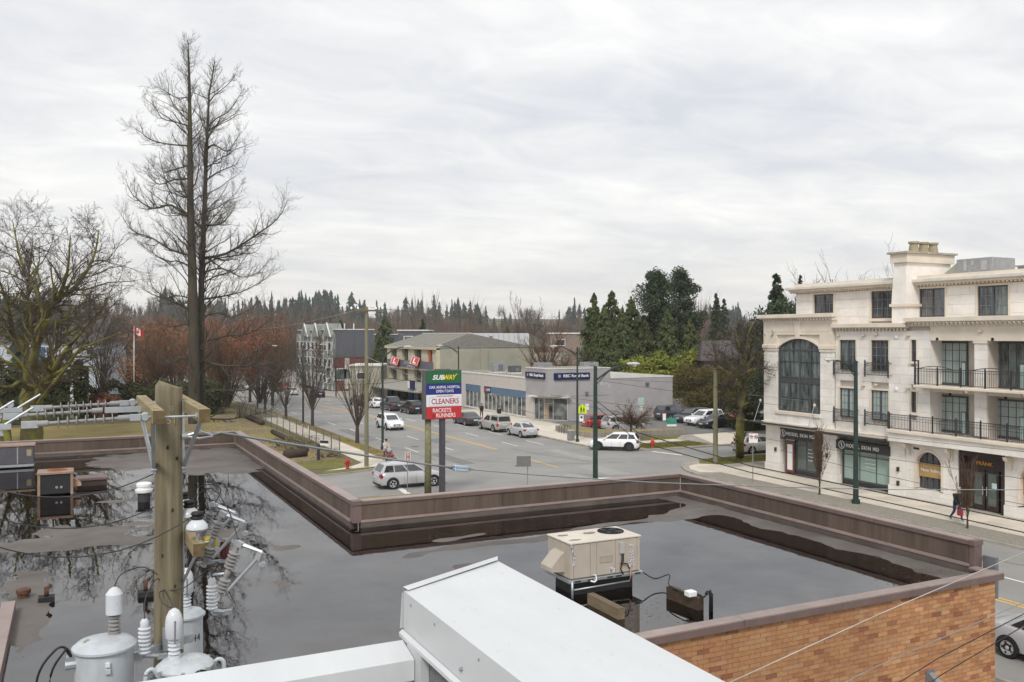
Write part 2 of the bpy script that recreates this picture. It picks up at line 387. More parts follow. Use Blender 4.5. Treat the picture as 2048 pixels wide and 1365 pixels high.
# bank lot: asphalt, driveway, grass strips
strip('parking_lot', 48.5, 78, 71.0, 88.4, M_ASPH2, .128)
poly_sheet('driveway', [(51.9,63.5),(61.5,63.5),(61.5,70.95),(54.9,70.95)], .130, M_CONC)
poly_sheet('kerb_grass', [(44.6,64.1),(46,63.7),(51.7,63.7),(51.0,66.6),(44.6,67.2)], .130, M_GRASS)
poly_sheet('planter_grass', [(44.6,68.9),(51.5,68.9),(53.6,70.9),(45,71.9)], .130, M_GRASS)
# ---- painted markings, each line a piece of the road
road = bpy.data.objects['main_road']
def dash(x0, y0, x1, y1, w, m, name, z=.008):
    d = Vector((x1-x0, y1-y0, 0)).normalized(); nv = Vector((-d.y, d.x, 0))*w/2; b = MB()
    ys = [y0, y1]
    b.quad(Vector((x0,y0,zg(y0)+z))-nv, Vector((x1,y1,zg(y1)+z))-nv, Vector((x1,y1,zg(y1)+z))+nv, Vector((x0,y0,zg(y0)+z))+nv)
    return b.build(name, m, road)
for X in (26.4, 29.6, 35.85, 38.45):
    for k in range(9):
        y = 71.3 + 8.6*k; xx = X - (max(0, y-85)*.022); dash(xx, y+3.4, xx-.02, y, .13, M_WHITELINE, 'lane_dash')
for X in (28.2, 34.42, 37.02):
    for k in range(4):
        y = 23.0 + 8.6*k - (0 if X > 30 else 3); dash(X, y+3.6 if k else y+1.5, X, y-6 if k == 0 else y, .13, M_WHITELINE, 'lane_dash')
for dx in (-.17, .13):
    dash(32.95+dx, 107.9, 33.15+dx, 70.0, .12, M_YELLOWLINE, 'centre_line'); dash(32.75+dx, 139.9, 32.95+dx, 108.1, .12, M_YELLOWLINE, 'centre_line')
    dash(31.4+dx, 44, 31.4+dx, 8, .12, M_YELLOWLINE, 'centre_line')
dash(32.9, 63.3, 32.78, 58.4, .14, M_YELLOWLINE, 'centre_dash')
dash(31.6, 112, 30.3, 121, .12, M_YELLOWLINE, 'turn_line'); dash(31.4, 121, 32.6, 112, .12, M_YELLOWLINE, 'turn_line')
dash(44.5, 62.9, 45.35, 59.9, .35, M_WHITELINE, 'stop_line', .012); dash(19.3, 57.4, 18.9, 53.0, .4, M_WHITELINE, 'stop_line', .012)
M_PATCH = mat('asphalt_patch', (.19,.187,.182), .9, var=.12, scale=1.2, bump=.3, bscale=50); M_PALEP = mat('asphalt_pale_patch', (.315,.308,.295), .9, var=.1, scale=1)
for i, (x0, x1, y0, y1) in enumerate(((34.2,36.0,53.5,58.5),(26.8,28.0,63,70),(30.1,31.6,76.5,80),(36.6,38.0,61,68),(10,14,55,58.4),(34.9,37.6,28,33),(28.6,30.2,20,26),(25.0,26.2,84,92),(37.0,38.2,93,99),(31.2,32.4,52,55.5))):
    b = MB(); z = .0105; b.add([(x0,y0,z),(x1,y0+random.uniform(-.2,.2),z),(x1,y1,z),(x0+random.uniform(-.1,.1),y1,z)], [(0,1,2,3)]); b.build('asphalt_patch', M_PATCH if i % 3 else M_PALEP, road)
for x, y in ((30.5,60.5),(35.2,47.5),(27.4,75),(34.6,86),(36.4,26.2)): MB().lathe([(.36,0),(.36,.0145),(0,.0145)], (x,y,0), 20).build('manhole_cover', mat('cast_iron', (.10,.095,.09), .6), road)
# dark tar seams on the asphalt
M_TAR = mat('tar_seam', (.075,.073,.07), .7)
for pts in ([(32.2,56),(34,52),(36.5,47),(37.5,40)], [(28,66),(30,63),(33.5,60),(39,58.5)], [(25,79),(25.6,73),(26,66)], [(34.5,70),(35.2,65),(36.5,60)], [(36.5,31),(36.8,25),(38.6,21)],[(9,58),(14,56.5),(20,56.6)]):
    b = MB()
    for (x0,y0),(x1,y1) in zip(pts, pts[1:]):
        d = Vector((x1-x0,y1-y0,0)).normalized(); nv = Vector((-d.y,d.x,0))*.02
        b.quad(Vector((x0,y0,.0125))-nv, Vector((x1,y1,.0125))-nv, Vector((x1,y1,.0125))+nv, Vector((x0,y0,.0125))+nv)
    b.build('tar_seam', M_TAR, road)
# ================================================================== the brown-roofed brick shop below the eye
ZR = 3.78; ZP = 4.65; ZC = 4.02           # roof membrane, parapet top, low coping top
M_PANEL = mat('parapet_panel', (.130,.096,.076), .8, col2=(.062,.043,.033), scale=2.2, bump=.15, bscale=20, detail=10, stretch=(1.6,1.6,.16), world=True)
tint_by_object(M_PANEL, .14)
M_COPE = mat('coping_metal', (.29,.225,.205), .45, var=.16, scale=1.4, detail=9, world=True); tint_by_object(M_COPE, .07)
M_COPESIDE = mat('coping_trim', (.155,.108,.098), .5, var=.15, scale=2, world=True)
M_MEMB = mat('roof_membrane', (.155,.143,.132), .75, col2=(.07,.058,.05), scale=.55, bump=.12, bscale=12, detail=10)
M_FELT = mat('parapet_upstand', (.115,.093,.083), .7, world=True, var=.25, scale=1.2)
shop = thing('brick_shop', 'flat roofed tan brick shop with ponded water on its roof and brown parapets', 'building', (9, 21, 0))
# walls below the roof
M_SHOPWALL = mat('shop_render', (.30,.16,.07), .9, var=.2, scale=1)
b = MB(); b.prism([(-1.28,14.75),(20.75,14.75),(20.75,27.8),(7.98,27.8),(7.98,51),(-24,51),(-24,22.9),(-1.28,22.9)], 'z', 0, ZR-.12); b.build('wall_core', M_SHOPWALL, shop)
# membrane: gently uneven so that rain stands in its hollows
def bump2(x, y, cx, cy, rx, ry, a, rot=0.):
    c, s = math.cos(rot), math.sin(rot); dx, dy = x-cx, y-cy; u = (c*dx + s*dy)/rx; v = (-s*dx + c*dy)/ry
    return a*np.exp(-(u*u + v*v))
_ph = RNG.uniform(0, 6.28, (9, 2)); _fr = RNG.normal(0, 1, (9, 2))
_q = RNG.uniform(0,6.28,(10,2)); _g = RNG.normal(0,1,(10,2))*np.array([[3.4,6.5]])
def roof_h(x, y):
    h = np.zeros_like(x) - .021
    for i in range(10): h = h + .0014*np.sin(_g[i,0]*x + _g[i,1]*y + _q[i,0] + 1.3*np.sin(.5*x + .7*y + _q[i,1]))
    for i in range(9): h = h + .0035*np.sin(_fr[i,0]*x*(.5+.28*i) + _ph[i,0])*np.cos(_fr[i,1]*y*(.5+.28*i) + _ph[i,1])
    inr = x > 8.3
    h += np.where(inr, .055*np.exp(-((x-20.7)/.75)**2), 0)                       # strip along the street parapet
    h += np.where(y < 17, .06*np.exp(-((y-14.7)/.55)**2), 0)                      # strip along the near edge
    h += np.where(x > 7.2, 0.04*np.exp(-((y-24.3-.12*(x-14)+.25*np.sin(x*1.1))/.33)**2)*(1/(1+np.exp(-(x-9.2)*2))), 0)   # ridge across the right wing
    h += bump2(x, y, 19.3, 25.4, 1.2, .5, .045, .3) + bump2(x, y, 10.9, 25.2, 1.1, .35, .03, .2)
    h += bump2(x, y, 5.0, 47.5, 3.4, 3.3, .07) + bump2(x, y, 6.5, 43, 1.8, 2.0, .04)   # dry far corner
    h += bump2(x, y, .8, 31.0, 2.6, 1.7, .036, .12) + bump2(x, y, 3.2, 29.0, 2.8, .8, .034, -.1) + bump2(x, y, -2.4, 29.6, 2.2, .8, .03, -.2)
    h += bump2(x, y, 1.8, 36.3, 1.8, .7, .030) + bump2(x, y, -1.2, 25.6, .7, 2.2, .03) + bump2(x, y, 5.6, 26.2, .8, .4, .024) + bump2(x, y, 9.6, 21.9, .5, .25, .027)
    h += bump2(x, y, -.9, 21.6, .35, 2.0, .05)
    return h
def roof_patch(x0, x1, y0, y1, st):
    nx, ny = int((x1-x0)/st)+1, int((y1-y0)/st)+1
    X, Y = np.meshgrid(np.linspace(x0, x1, nx), np.linspace(y0, y1, ny)); Z = ZR + roof_h(X, Y)
    V = np.stack([X, Y, Z], -1).reshape(-1, 3); I = np.arange(nx*ny).reshape(ny, nx)
    F = np.stack([I[:-1,:-1], I[:-1,1:], I[1:,1:], I[1:,:-1]], -1).reshape(-1, 4); return V, F
Vs, Fs, off = [], [], 0
for a in ((-24, 8.0, 22.85, 51, .11), (-1.3, 8.0, 14.7, 22.85, .09), (8.0, 20.8, 14.7, 27.85, .09)):
    V, F = roof_patch(*a); Vs.append(V); Fs.append(F+off); off += len(V)
npmesh('membrane', np.concatenate(Vs), np.concatenate(Fs), M_MEMB, shop, smooth=True)
# the ponded rain water: a level sheet cut by the membrane
mw = bpy.data.materials.new('rain_water'); mw.use_nodes = True; MATS['rain_water'] = mw
nt = mw.node_tree; nt.nodes.remove(nt.nodes['Principled BSDF']); N = nt.nodes.new; L = nt.links.new
fr = N('ShaderNodeFresnel'); fr.inputs['IOR'].default_value = 2.9
tr = N('ShaderNodeBsdfTransparent'); tr.inputs[0].default_value = (.62,.43,.29,1); gl = N('ShaderNodeBsdfGlossy'); gl.inputs['Roughness'].default_value = .015
t = N('ShaderNodeTexCoord'); nz = N('ShaderNodeTexNoise'); nz.inputs['Scale'].default_value = 5; nz.inputs['Detail'].default_value = 2
mpn = N('ShaderNodeMapping'); mpn.inputs['Scale'].default_value = (1, .45, 1); mpn.inputs['Rotation'].default_value = (0, 0, .5); L(t.outputs['Object'], mpn.inputs[0]); L(mpn.outputs[0], nz.inputs['Vector'])
bp = N('ShaderNodeBump'); bp.inputs['Strength'].default_value = .035; bp.inputs['Distance'].default_value = .02; L(nz.outputs[0], bp.inputs['Height']); L(bp.outputs[0], gl.inputs['Normal'])
mx = N('ShaderNodeMixShader'); n_s = N('ShaderNodeTexNoise'); n_s.inputs['Scale'].default_value = .45; n_s.inputs['Detail'].default_value = 9; n_s.inputs['Roughness'].default_value = .65; L(t.outputs['Object'], n_s.inputs['Vector'])
mr_ = N('ShaderNodeMapRange'); mr_.inputs['From Min'].default_value = .35; mr_.inputs['From Max'].default_value = .68; mr_.inputs['To Min'].default_value = 1.10; mr_.inputs['To Max'].default_value = .90; L(n_s.outputs[0], mr_.inputs['Value'])
mu_ = N('ShaderNodeMath'); mu_.operation = 'MULTIPLY'; L(fr.outputs[0], mu_.inputs[0]); L(mr_.outputs[0], mu_.inputs[1]); L(mu_.outputs[0], mx.inputs[0])   # a patchy film of silt dulls the mirror
L(tr.outputs[0], mx.inputs[1]); L(gl.outputs[0], mx.inputs[2]); L(mx.outputs[0], nt.nodes['Material Output'].inputs[0])
b = MB()
for q in ((-24,8,22.85,50.95),(-1.28,8,14.72,22.85),(8,20.8,14.72,27.8)): b.quad((q[0],q[2],ZR),(q[1],q[2],ZR),(q[1],q[3],ZR),(q[0],q[3],ZR))
b.build('rain_pond', mw, shop)
# parapets: boarded panels, lower trim, felt upstand and metal coping, piece by piece
ME_PANEL = shared_box_mesh('parapet_panel', M_PANEL); ME_COPE = shared_box_mesh('coping_piece', M_COPE); ME_TRIM = shared_box_mesh('coping_lip', M_COPESIDE); ME_FELT = shared_box_mesh('upstand', M_FELT); ME_LOWTRIM = shared_box_mesh('parapet_trim', M_COPE)
def parapet(axis, c, a, b_, side, plen, clen, t=.24):
    """axis 'y': runs along y at x=c; side = which way the roof lies (+1/-1)"""
    def put(me, nm, u0, u1, w0, w1, z0, z1):
        w0, w1 = min(w0, w1), max(w0, w1)
        if axis == 'y': place_box(me, nm, shop, w0, w1, u0, u1, z0, z1)
        else: place_box(me, nm, shop, u0, u1, w0, w1, z0, z1)
    n = max(1, round((b_-a)/plen)); s = (b_-a)/n
    for i in range(n): put(ME_PANEL, 'parapet_panel', a+i*s+.004, a+(i+1)*s-.004, c, c - side*t, ZR+.25, ZP-.05)
    n = max(1, round((b_-a)/clen)); s = (b_-a)/n
    for i in range(n):
        put(ME_COPE, 'coping_piece', a+i*s+.006, a+(i+1)*s-.006, c+side*.045, c - side*(t+.05), ZP-.03, ZP)
        put(ME_TRIM, 'coping_lip', a+i*s+.004, a+(i+1)*s-.004, c+side*.04, c - side*(t+.045), ZP-.13, ZP-.032)
    put(ME_LOWTRIM, 'parapet_trim', a, b_, c+side*.05, c - side*.1, ZR+.17, ZR+.248)
    put(ME_FELT, 'upstand', a, b_, c+side*.03, c - side*t, ZR-.1, ZR+.168)
parapet('y', 8.08, 28.13, 51.0, -1, 2.4, 3.3)
parapet('x', 27.85, 8.33, 21.0, -1, 2.4, 3.3)
parapet('y', 21.0, 15.5, 27.84, -1, 2.4, 3.3)
parapet('x', 51.0, -24, 8.07, -1, 2.4, 3.3)
b = MB(); b.box(21.0-.02, 21.27, 15.36, 15.496, ZR, ZP-.132); b.box(20.94, 21.3, 15.34, 15.50, ZP-.13, ZP+.003); b.build('parapet_end_post', M_COPESIDE, shop)
b = MB(); b.box(8.06, 8.36, 27.82, 28.125, ZR+.17, ZP-.02); b.box(8.03, 8.38, 27.79, 28.127, ZP-.13, ZP+.002); b.build('parapet_corner_post', M_COPESIDE, shop)
# low coping along the near edge, segment by segment
for i in range(8):
    x0 = -1.3 + i*2.79; place_box(ME_COPE, 'coping_piece', shop, x0+.006, x0+2.784, 14.56, 14.88, ZC-.03, ZC); place_box(ME_TRIM, 'coping_lip', shop, x0+.004, x0+2.786, 14.555, 14.885, ZC-.18, ZC-.032)
place_box(ME_COPE, 'coping_piece', shop, 20.72, 21.02, 14.885, 15.34, ZC-.06, ZC-.02)
for a, c in ((14.9, 17.5), (17.5, 20.2), (20.2, 22.9)): place_box(ME_COPE, 'coping_piece', shop, -1.42, -1.15, a+.006, c-.006, ZC-.03, ZC); place_box(ME_TRIM, 'coping_lip', shop, -1.425, -1.145, a+.004, c-.004, ZC-.25, ZC-.032)
# near wall of long tan bricks: the 300 that show largest are pieces of their own
M_BRICKS = []
for i, c in enumerate([(.49,.25,.115),(.42,.195,.092),(.53,.295,.15),(.33,.135,.072),(.47,.24,.12),(.51,.265,.122)]):
    M_BRICKS.append(tint_by_object(mat('brick_%d' % i, c, .85, col2=tuple(v*.72 for v in c), scale=6, world=True, bump=.3, bscale=60), .2))
M_MORTAR = mat('mortar', (.50,.42,.33), .95, var=.15, scale=3)
b = MB(); b.box(-1.28, 20.78, 14.655, 14.75, 0, ZR+.06); b.build('mortar_bed', M_MORTAR, shop)
ME_BR = [shared_box_mesh('brick', m) for m in M_BRICKS]
def vis(x, z):   # in view from the window
    v = Vector((x, 14.62, z)); d = v.x*FW[0] + v.y*FW[1]; px = 1024 + (v.x*RT[0] + v.y*RT[1])/d*FPX; py = YH + (EYE-z)/d*FPX
    return -40 < py < 1385 and px < 2090 and py > 1100, px, py
bricks = []
CH, BL = .1016, .305
for r in range(38):
    z1 = ZC-.19 - r*CH; z0 = z1 - CH + .011; off = (r % 2)*BL*.5 - BL
    x = 20.78 - BL*80 + off
    while x < 20.78:
        x0, x1 = max(x, 5.0), min(x+BL-.011, 20.779)
        if x1 - x0 > .06 and z0 > .1:
            ok, px, py = vis((x0+x1)/2, z1); edge = 1190 + (px-1000)*.546*.9 - 190    # what the white wall cap in front covers
            bricks.append((0 if (ok and py < 1365 and px > 1290 and (py-1276) < (px-1288)*.56) else 1, (x1-x0 < .2), 20.78-x0, x0, x1, z0, z1))
        x += BL
bricks.sort(key=lambda q: (q[0], q[2]))
rest = [MB() for _ in M_BRICKS]; nb = 0
for i, q in enumerate(bricks):
    _, _, _, x0, x1, z0, z1 = q; k = random.choices(range(6), (5,3,4,1.6,5,4))[0]; pr = random.uniform(0, .006)
    if nb < 300 and q[0] == 0: place_box(ME_BR[k], 'brick', shop, x0, x1, 14.640-pr, 14.70, z0, z1); nb += 1
    else: rest[k].box(x0, x1, 14.640-pr, 14.70, z0, z1)
bb = MB()
for k, r_ in enumerate(rest): bb.cur = k; bb.add(r_.v, r_.f)
tag(bb.build('brickwork', M_BRICKS, shop), kind='stuff')
# street side of the shop, a grey sign box by the corner, a floodlight arm low on the brick
b = MB(); b.box(20.76, 20.80, 14.76, 27.8, 0, ZR-.13); b.build('street_wall', M_SHOPWALL, shop)
M_GREY = mat('grey_paint', (.16,.17,.19), .5)
alone(MB().box(21.3, 21.42, 15.0, 15.36, 3.2, 4.25), 'sign_box', M_GREY, 'dark grey upright sign box seen edge-on at the brick shop street corner', 'sign', (21.36, 15.2, 3.2))
M_GALV = mat('galvanised_steel', (.42,.44,.46), .45, .75, var=.15, scale=5)
t = thing('wall_lamp', 'small grey floodlight hood on the tan brick wall near the street corner', 'lamp', (17.9, 14.6, 1.6))
b = MB(); b.prism([(14.635,1.95),(14.2,1.70),(14.16,1.45),(14.635,1.78)], 'x', 18.3, 18.46); b.build('hood', M_GALV, t); MB().box(18.24,18.52,14.60,14.637,1.5,1.98).build('back_plate', M_GREY, t)
# fallen leaves soaking along the edges
M_LEAF = mat('wet_leaves', (.15,.062,.022), .8, col2=(.05,.026,.013), scale=30); 
lv, lf = [], []
def leaf_at(x, y, s):
    a = random.uniform(0, 6.28); c, d = math.cos(a)*s, math.sin(a)*s; n = len(lv); z = max(ZR+.003, ZR + float(roof_h(np.array(x), np.array(y))) + .006)
    lv.extend([(x-c, y-d, z), (x+d*.6, y-c*.6, z+.004), (x+c, y+d, z+.002), (x-d*.6, y+c*.6, z+.005)]); lf.append((n, n+1, n+2, n+3))
for _ in range(420): leaf_at(random.triangular(17.5,20.6,20.0), random.triangular(14.95,17.2,15.1), random.uniform(.012,.032))
for _ in range(420): leaf_at(random.uniform(8.6,20.4), random.triangular(24.6,27.6,25.6), random.uniform(.015,.04))
for _ in range(90): leaf_at(random.uniform(6.2,8.0), random.uniform(27.5,33), random.uniform(.015,.035))
for _ in range(160): leaf_at(random.uniform(9.3,12.5), random.uniform(15.1,18.5), random.uniform(.015,.03))
for _ in range(700): leaf_at(random.uniform(-8,20.5) if random.random() < .5 else random.uniform(8,20.5), random.uniform(15.2,27.4), random.uniform(.006,.014))
tag(npmesh('fallen_leaves', lv, lf, M_LEAF, shop), kind='stuff')
# ------------------------------------------------------------------ rooftop air conditioner (packaged unit)
M_TAN = mat('tan_enamel', (.42,.375,.32), .5, var=.08, scale=2.5, detail=8); M_TANTOP = mat('tan_enamel_top', (.66,.62,.55), .55, col2=(.52,.47,.40), scale=1.2, detail=9)
M_BLACK = mat('black_rubber', (.012,.012,.013), .6); M_DARK = mat('dark_void', (.02,.02,.022), .8); M_WHITEP = mat('white_plastic', (.75,.76,.77), .4, var=.05); M_COPPER = mat('copper_pipe', (.30,.16,.09), .45, .6)
ax0, ax1, ay0, ay1 = 10.56, 12.56, 18.25, 19.37; az0, az1 = 4.19, 5.05
ac = thing('rooftop_air_conditioner', 'tan packaged air conditioner with intake hood and round top fan on the wet roof', 'air conditioner', ((ax0+ax1)/2, (ay0+ay1)/2, ZR-.05))
b = MB(); b.bbox(ax0+.03, ax1-.03, ay0+.03, ay1-.03, az0, az1-.03, .01); b.build('cabinet', M_TAN, ac)
xs_ = [ax0+.012, ax0+.10, ax0+.56, ax0+.74, ax0+1.27, ax1-.10, ax1-.012]
for x0, x1 in zip(xs_, xs_[1:]): MB().bbox(x0+.004, x1-.004, ay0+.004, ay0+.04, az0+.02, az1-.045, .006).build('side_panel', M_TAN, ac)
for y0, y1 in ((ay0+.05, ay0+.22), (ay0+.23, ay1-.25), (ay1-.24, ay1-.02)): MB().bbox(ax0+.004, ax0+.04, y0, y1, az0+.02, az1-.045, .006).build('end_panel', M_TAN, ac)
top = MB().bbox(ax0-.015, ax1+.015, ay0-.015, ay1+.015, az1-.028, az1+.012, .008).build('top_panel', M_TANTOP, ac)
fx, fy = 12.12, 18.93
MB().lathe([(.335,0),(.335,.02),(.30,.022),(.30,.006),(.0,.006)], (fx, fy, az1+.012), 32).build('fan_opening', M_DARK, ac, .6)
b = MB()
for r_ in (.06,.12,.18,.24,.30): b.tube([(fx+r_*math.cos(a*.2618), fy+r_*math.sin(a*.2618), az1+.04) for a in range(25)], .005, 5)
for k in range(12): a = k*.5236; b.tube([(fx,fy,az1+.042),(fx+.33*math.cos(a), fy+.33*math.sin(a), az1+.036)], .005, 5)
b.lathe([(.06,0),(.06,.02),(.0,.022)], (fx,fy,az1+.03), 12); b.build('fan_guard', M_BLACK, ac)
b = MB()
for k in range(4):
    a = k*1.5708+.4; p = Vector((fx,fy,az1+.022)); b.quad(p, p+Vector((math.cos(a)*.28,math.sin(a)*.28,.004)), p+Vector((math.cos(a+.6)*.29,math.sin(a+.6)*.29,.012)), p+Vector((math.cos(a+.7)*.1,math.sin(a+.7)*.1,.006)))
b.build('fan_blades', M_GREY, ac)
b = MB(); b.prism([(ax0+.004,az0+.72-.12),(ax0-.10,az0+.66-.12),(ax0-.36,az0+.38-.12),(ax0-.36,az0+.28-.12),(ax0+.004,az0+.13-.0)], 'y', ay0+.27, ay0+.80); b.build('intake_hood', M_TAN, ac)
MB().bbox(ax0-.05, ax1+.05, ay0-.05, ay1+.05, az0-.085, az0-.003, .012).build('base_rail', M_GALV, ac)
for x in (ax0+.1, ax0+.45, ax0+1.0, ax1-.75, ax1-.2): MB().box(x, x+.16, ay0-.056, ay0-.049, az0-.06, az0-.025).build('rail_slot', M_DARK, ac)
MB().box(ax0+.16, ax1-.16, ay0+.12, ay1-.12, ZR-.06, az0-.09).build('roof_curb', mat('curb_felt', (.022,.02,.02), .7), ac)
b = MB(); b.bbox(ax1-.62, ax1-.49, ay0-.045, ay0+.003, az0+.48, az0+.75, .008); b.build('disconnect_box', mat('pale_grey_enamel', (.42,.42,.41), .5), ac)
b = MB(); b.tube([(ax1-.56,ay0-.03,az0+.48),(ax1-.57,ay0-.03,az0+.28),(ax1-.6,ay0-.03,az0+.22)], .014, 6); b.tube([(ax1-.52,ay0-.03,az0+.48),(ax1-.53,ay0-.03,az0+.27)], .014, 6)
b.tube([(ax1-.57,ay0-.04,az0+.24),(ax1-.62,ay0-.05,az0+.12),(ax1-.54,ay0-.06,az0-.02)], .016, 6); b.tube([(ax1-.6,ay0-.04,az0+.26),(ax1-.42,ay0-.05,az0+.22),(ax1-.36,ay0-.05,az0+.1)], .016, 6); b.build('conduit', M_BLACK, ac, True)
b = MB(); b.tube([(ax1-.34,ay0-.06,az0+.12),(ax1-.34,ay0-.07,az0-.12),(ax1-.38,ay0-.08,az0-.19)], .018, 8); b.build('gas_pipe', M_COPPER, ac, True)
b = MB(); b.tube([(ax1-.38,ay0-.08,az0-.19),(ax0+.06,ay0-.08,az0-.22)], .02, 8); b.tube([(ax0+.02,ay0-.06,az0-.01),(ax0+.02,ay0-.07,ZR-.05)], .03, 10); b.build('drain_pipe', M_GALV, ac, True)
b = MB(); b.tube([(ax0+.62,ay0-.02,az0+.05),(ax0+.66,ay0-.07,az0+.06),(ax0+.68,ay0-.08,az0-.06),(ax0+.62,ay0-.08,az0-.1),(ax0+.52,ay0-.08,az0-.06)], .022, 8); b.build('condensate_trap', M_WHITEP, ac, True)
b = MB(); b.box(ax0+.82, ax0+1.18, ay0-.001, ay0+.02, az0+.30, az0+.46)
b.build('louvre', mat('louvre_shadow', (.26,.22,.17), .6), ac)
for k in range(6): MB().box(ax0+.84+k*.055, ax0+.875+k*.055, ay0-.008, ay0+.0, az0+.315, az0+.445).build('louvre_slat', M_TAN, ac)
M_STICK = mat('printed_label', (.62,.60,.60), .5, col2=(.16,.14,.20), scale=22, soft=.08, detail=2); M_STICK2 = mat('printed_label_dark', (.20,.17,.19), .5, col2=(.62,.6,.6), scale=30, soft=.08, detail=2)
for x0, x1, z0, z1, m_ in ((ax0+.06,ax0+.13,.30,.62,M_STICK),(ax0+.02,ax0+.085,.66,.84,M_STICK),(ax1-.35,ax1-.19,.62,.67,M_STICK2),(ax1-.34,ax1-.20,.40,.52,M_STICK2),(ax1-.34,ax1-.18,.22,.38,M_STICK2),(ax1-.34,ax1-.20,.12,.19,M_STICK),(ax0+1.1,ax0+1.25,.06,.18,M_STICK)):
    MB().box(x0, x1, ay0-.006, ay0+.002, az0+z0, az0+z1).build('label_plate', m_, ac)
M_STAIN = mat('rust_stain', (.30,.24,.17), .8, col2=(.18,.13,.08), scale=9)
for cx_, cy_, rx_, ry_ in ((10.85,18.5,.2,.07),(10.82,19.05,.16,.1),(11.55,19.0,.2,.12)):
    b = MB(); b.add([(cx_+rx_*math.cos(a*.524)*random.uniform(.7,1.1), cy_+ry_*math.sin(a*.524)*random.uniform(.7,1.1), az1+.0145) for a in range(12)], [tuple(range(12))]); b.build('stain', M_STAIN, ac)
# timber sleepers that carry the pipes, the junction box and the weatherhead
M_TIMBER = mat('weathered_timber', (.21,.165,.105), .9, col2=(.115,.085,.05), scale=5, bump=.4, bscale=30, stretch=(1,.2,1))
M_TIMBERD = mat('wet_timber', (.055,.036,.024), .7, col2=(.14,.13,.035), scale=5, bump=.4, bscale=30, patch=.36, soft=.06)
p, q = gp(1181, 1207, ZR), gp(1243, 1239, ZR)
alone(MB().obox(((p.x+q.x)/2, (p.y+q.y)/2, ZR+.11), (.17, (p-q).length, .26), Matrix.Rotation(math.atan2(-(p-q).x, (p-q).y), 3, 'Z')), 'timber_sleeper', M_TIMBER, 'dry pale timber sleeper lying in the pond before the tan air conditioner', 'timber', ((p.x+q.x)/2, (p.y+q.y)/2, ZR-.02))
p, q = gp(1338, 1196, ZR), gp(1402, 1221, ZR)
alone(MB().obox(((p.x+q.x)/2, (p.y+q.y)/2, ZR+.13), (.16, (p-q).length, .30), Matrix.Rotation(math.atan2(-(p-q).x, (p-q).y), 3, 'Z')), 'timber_sleeper', M_TIMBERD, 'dark mossy timber sleeper under the small white junction box', 'timber', ((p.x+q.x)/2, (p.y+q.y)/2, ZR-.02))
jb = q + Vector((-.12, .22, 0))
alone(MB().bbox(jb.x-.11, jb.x+.11, jb.y-.1, jb.y+.1, ZR+.28, ZR+.40, .012), 'junction_box', M_WHITEP, 'small white junction box on the dark sleeper', 'junction box', (jb.x, jb.y, ZR+.28))
gpt = gp(1422, 1224, ZR); b = MB(); b.tube([gpt, gpt+Vector((0,0,.36)), gpt+Vector((0,0,.40))], [.05,.045,.06], 10); b.tube([gpt+Vector((0,0,.38)), gpt+Vector((-.03,0,.47)), gpt+Vector((-.1,0,.46)), gpt+Vector((-.14,0,.40))], .035, 8)
alone(b, 'pipe_stub', M_BLACK, 'black wrapped pipe stub with bent top beside the white junction box', 'pipe', tuple(gpt), smooth=True)
M_CABLE = mat('black_cable', (.018,.018,.02), .55)
def cable(pts, r, label, m=M_CABLE, cat='cable', group=None, n=5, name='cable'):
    b = MB(); b.tube(pts, r, n); return alone(b, name, m, label, cat, tuple(Vector(pts[0])), group, True)
def sag(p, q, s, n=14):
    p, q = Vector(p), Vector(q); return [p.lerp(q, i/n) - Vector((0,0,4*s*(i/n)*(1-i/n))) for i in range(n+1)]
cable(smooth([(ax1+.02, ay0, az0-.02), (ax1+.35, ay0-.1, az0-.22), (ax1+.75, ay0-.15, ZR+.25), p+Vector((0,0,.30)), jb+Vector((-.05,.2,.32)), jb+Vector((-.0,.1,.32))]), .016, 'black cable sagging from the tan air conditioner to the dark sleeper')
cable(smooth([jb+Vector((.1,-.02,.32)), jb+Vector((.2,-.05,.30)), gpt+Vector((-.2,0,.36)), gpt+Vector((-.14,0,.40))]), .02, 'short black cable from the white junction box to the pipe stub')
# ------------------------------------------------------------------ the older plant on the far left of the roof
M_RUSTWHITE = mat('weathered_cabinet', (.34,.27,.22), .7, col2=(.20,.12,.08), scale=2.2, detail=9)
c = gp(111, 991, ZR); t = thing('condenser_unit', 'weathered brown condenser with dark coil face and rusty fan ring at roof left', 'air conditioner', (c.x, c.y, ZR-.03))
x0, x1, y0, y1 = c.x-.62, c.x+.62, c.y, c.y+.95
MB().bbox(x0+.05, x1-.05, y0+.04, y1-.04, ZR+.04, ZR+.80, .02).build('coil', mat('coil_black', (.018,.017,.02), .6, bump=.5, bscale=120), t)
for xa, ya in ((x0,y0),(x1-.1,y0),(x0,y1-.1),(x1-.1,y1-.1)): MB().bbox(xa, xa+.1, ya, ya+.1, ZR-.05, ZR+.80, .01).build('corner_post', M_RUSTWHITE, t)
MB().bbox(x0-.02, x1+.02, y0-.02, y1+.02, ZR+.802, ZR+.91, .02).build('top', M_RUSTWHITE, t)
MB().lathe([(.36,0),(.36,.012),(.28,.014),(0,.012)], (c.x+.05, c.y+.48, ZR+.91), 24).build('fan_ring', mat('rust', (.25,.07,.02), .9, var=.4), t)
b = MB(); b.prism([(x1+.0,ZR+.6),(x1+.28,ZR+.35),(x1+.28,ZR+.28),(x1+.0,ZR+.26)], 'y', y0+.2, y0+.7); b.build('side_hood', mat('rusty_tan', (.38,.24,.16), .7, var=.3), t)
for dx in (-.06,.10): MB().lathe([(.05,0),(.05,.01),(0,.01)], (c.x+dx+.1, y0+.03, ZR+.3), 10, Matrix.Rotation(R(90),3,'X')).build('coil_plug', M_GALV, t)
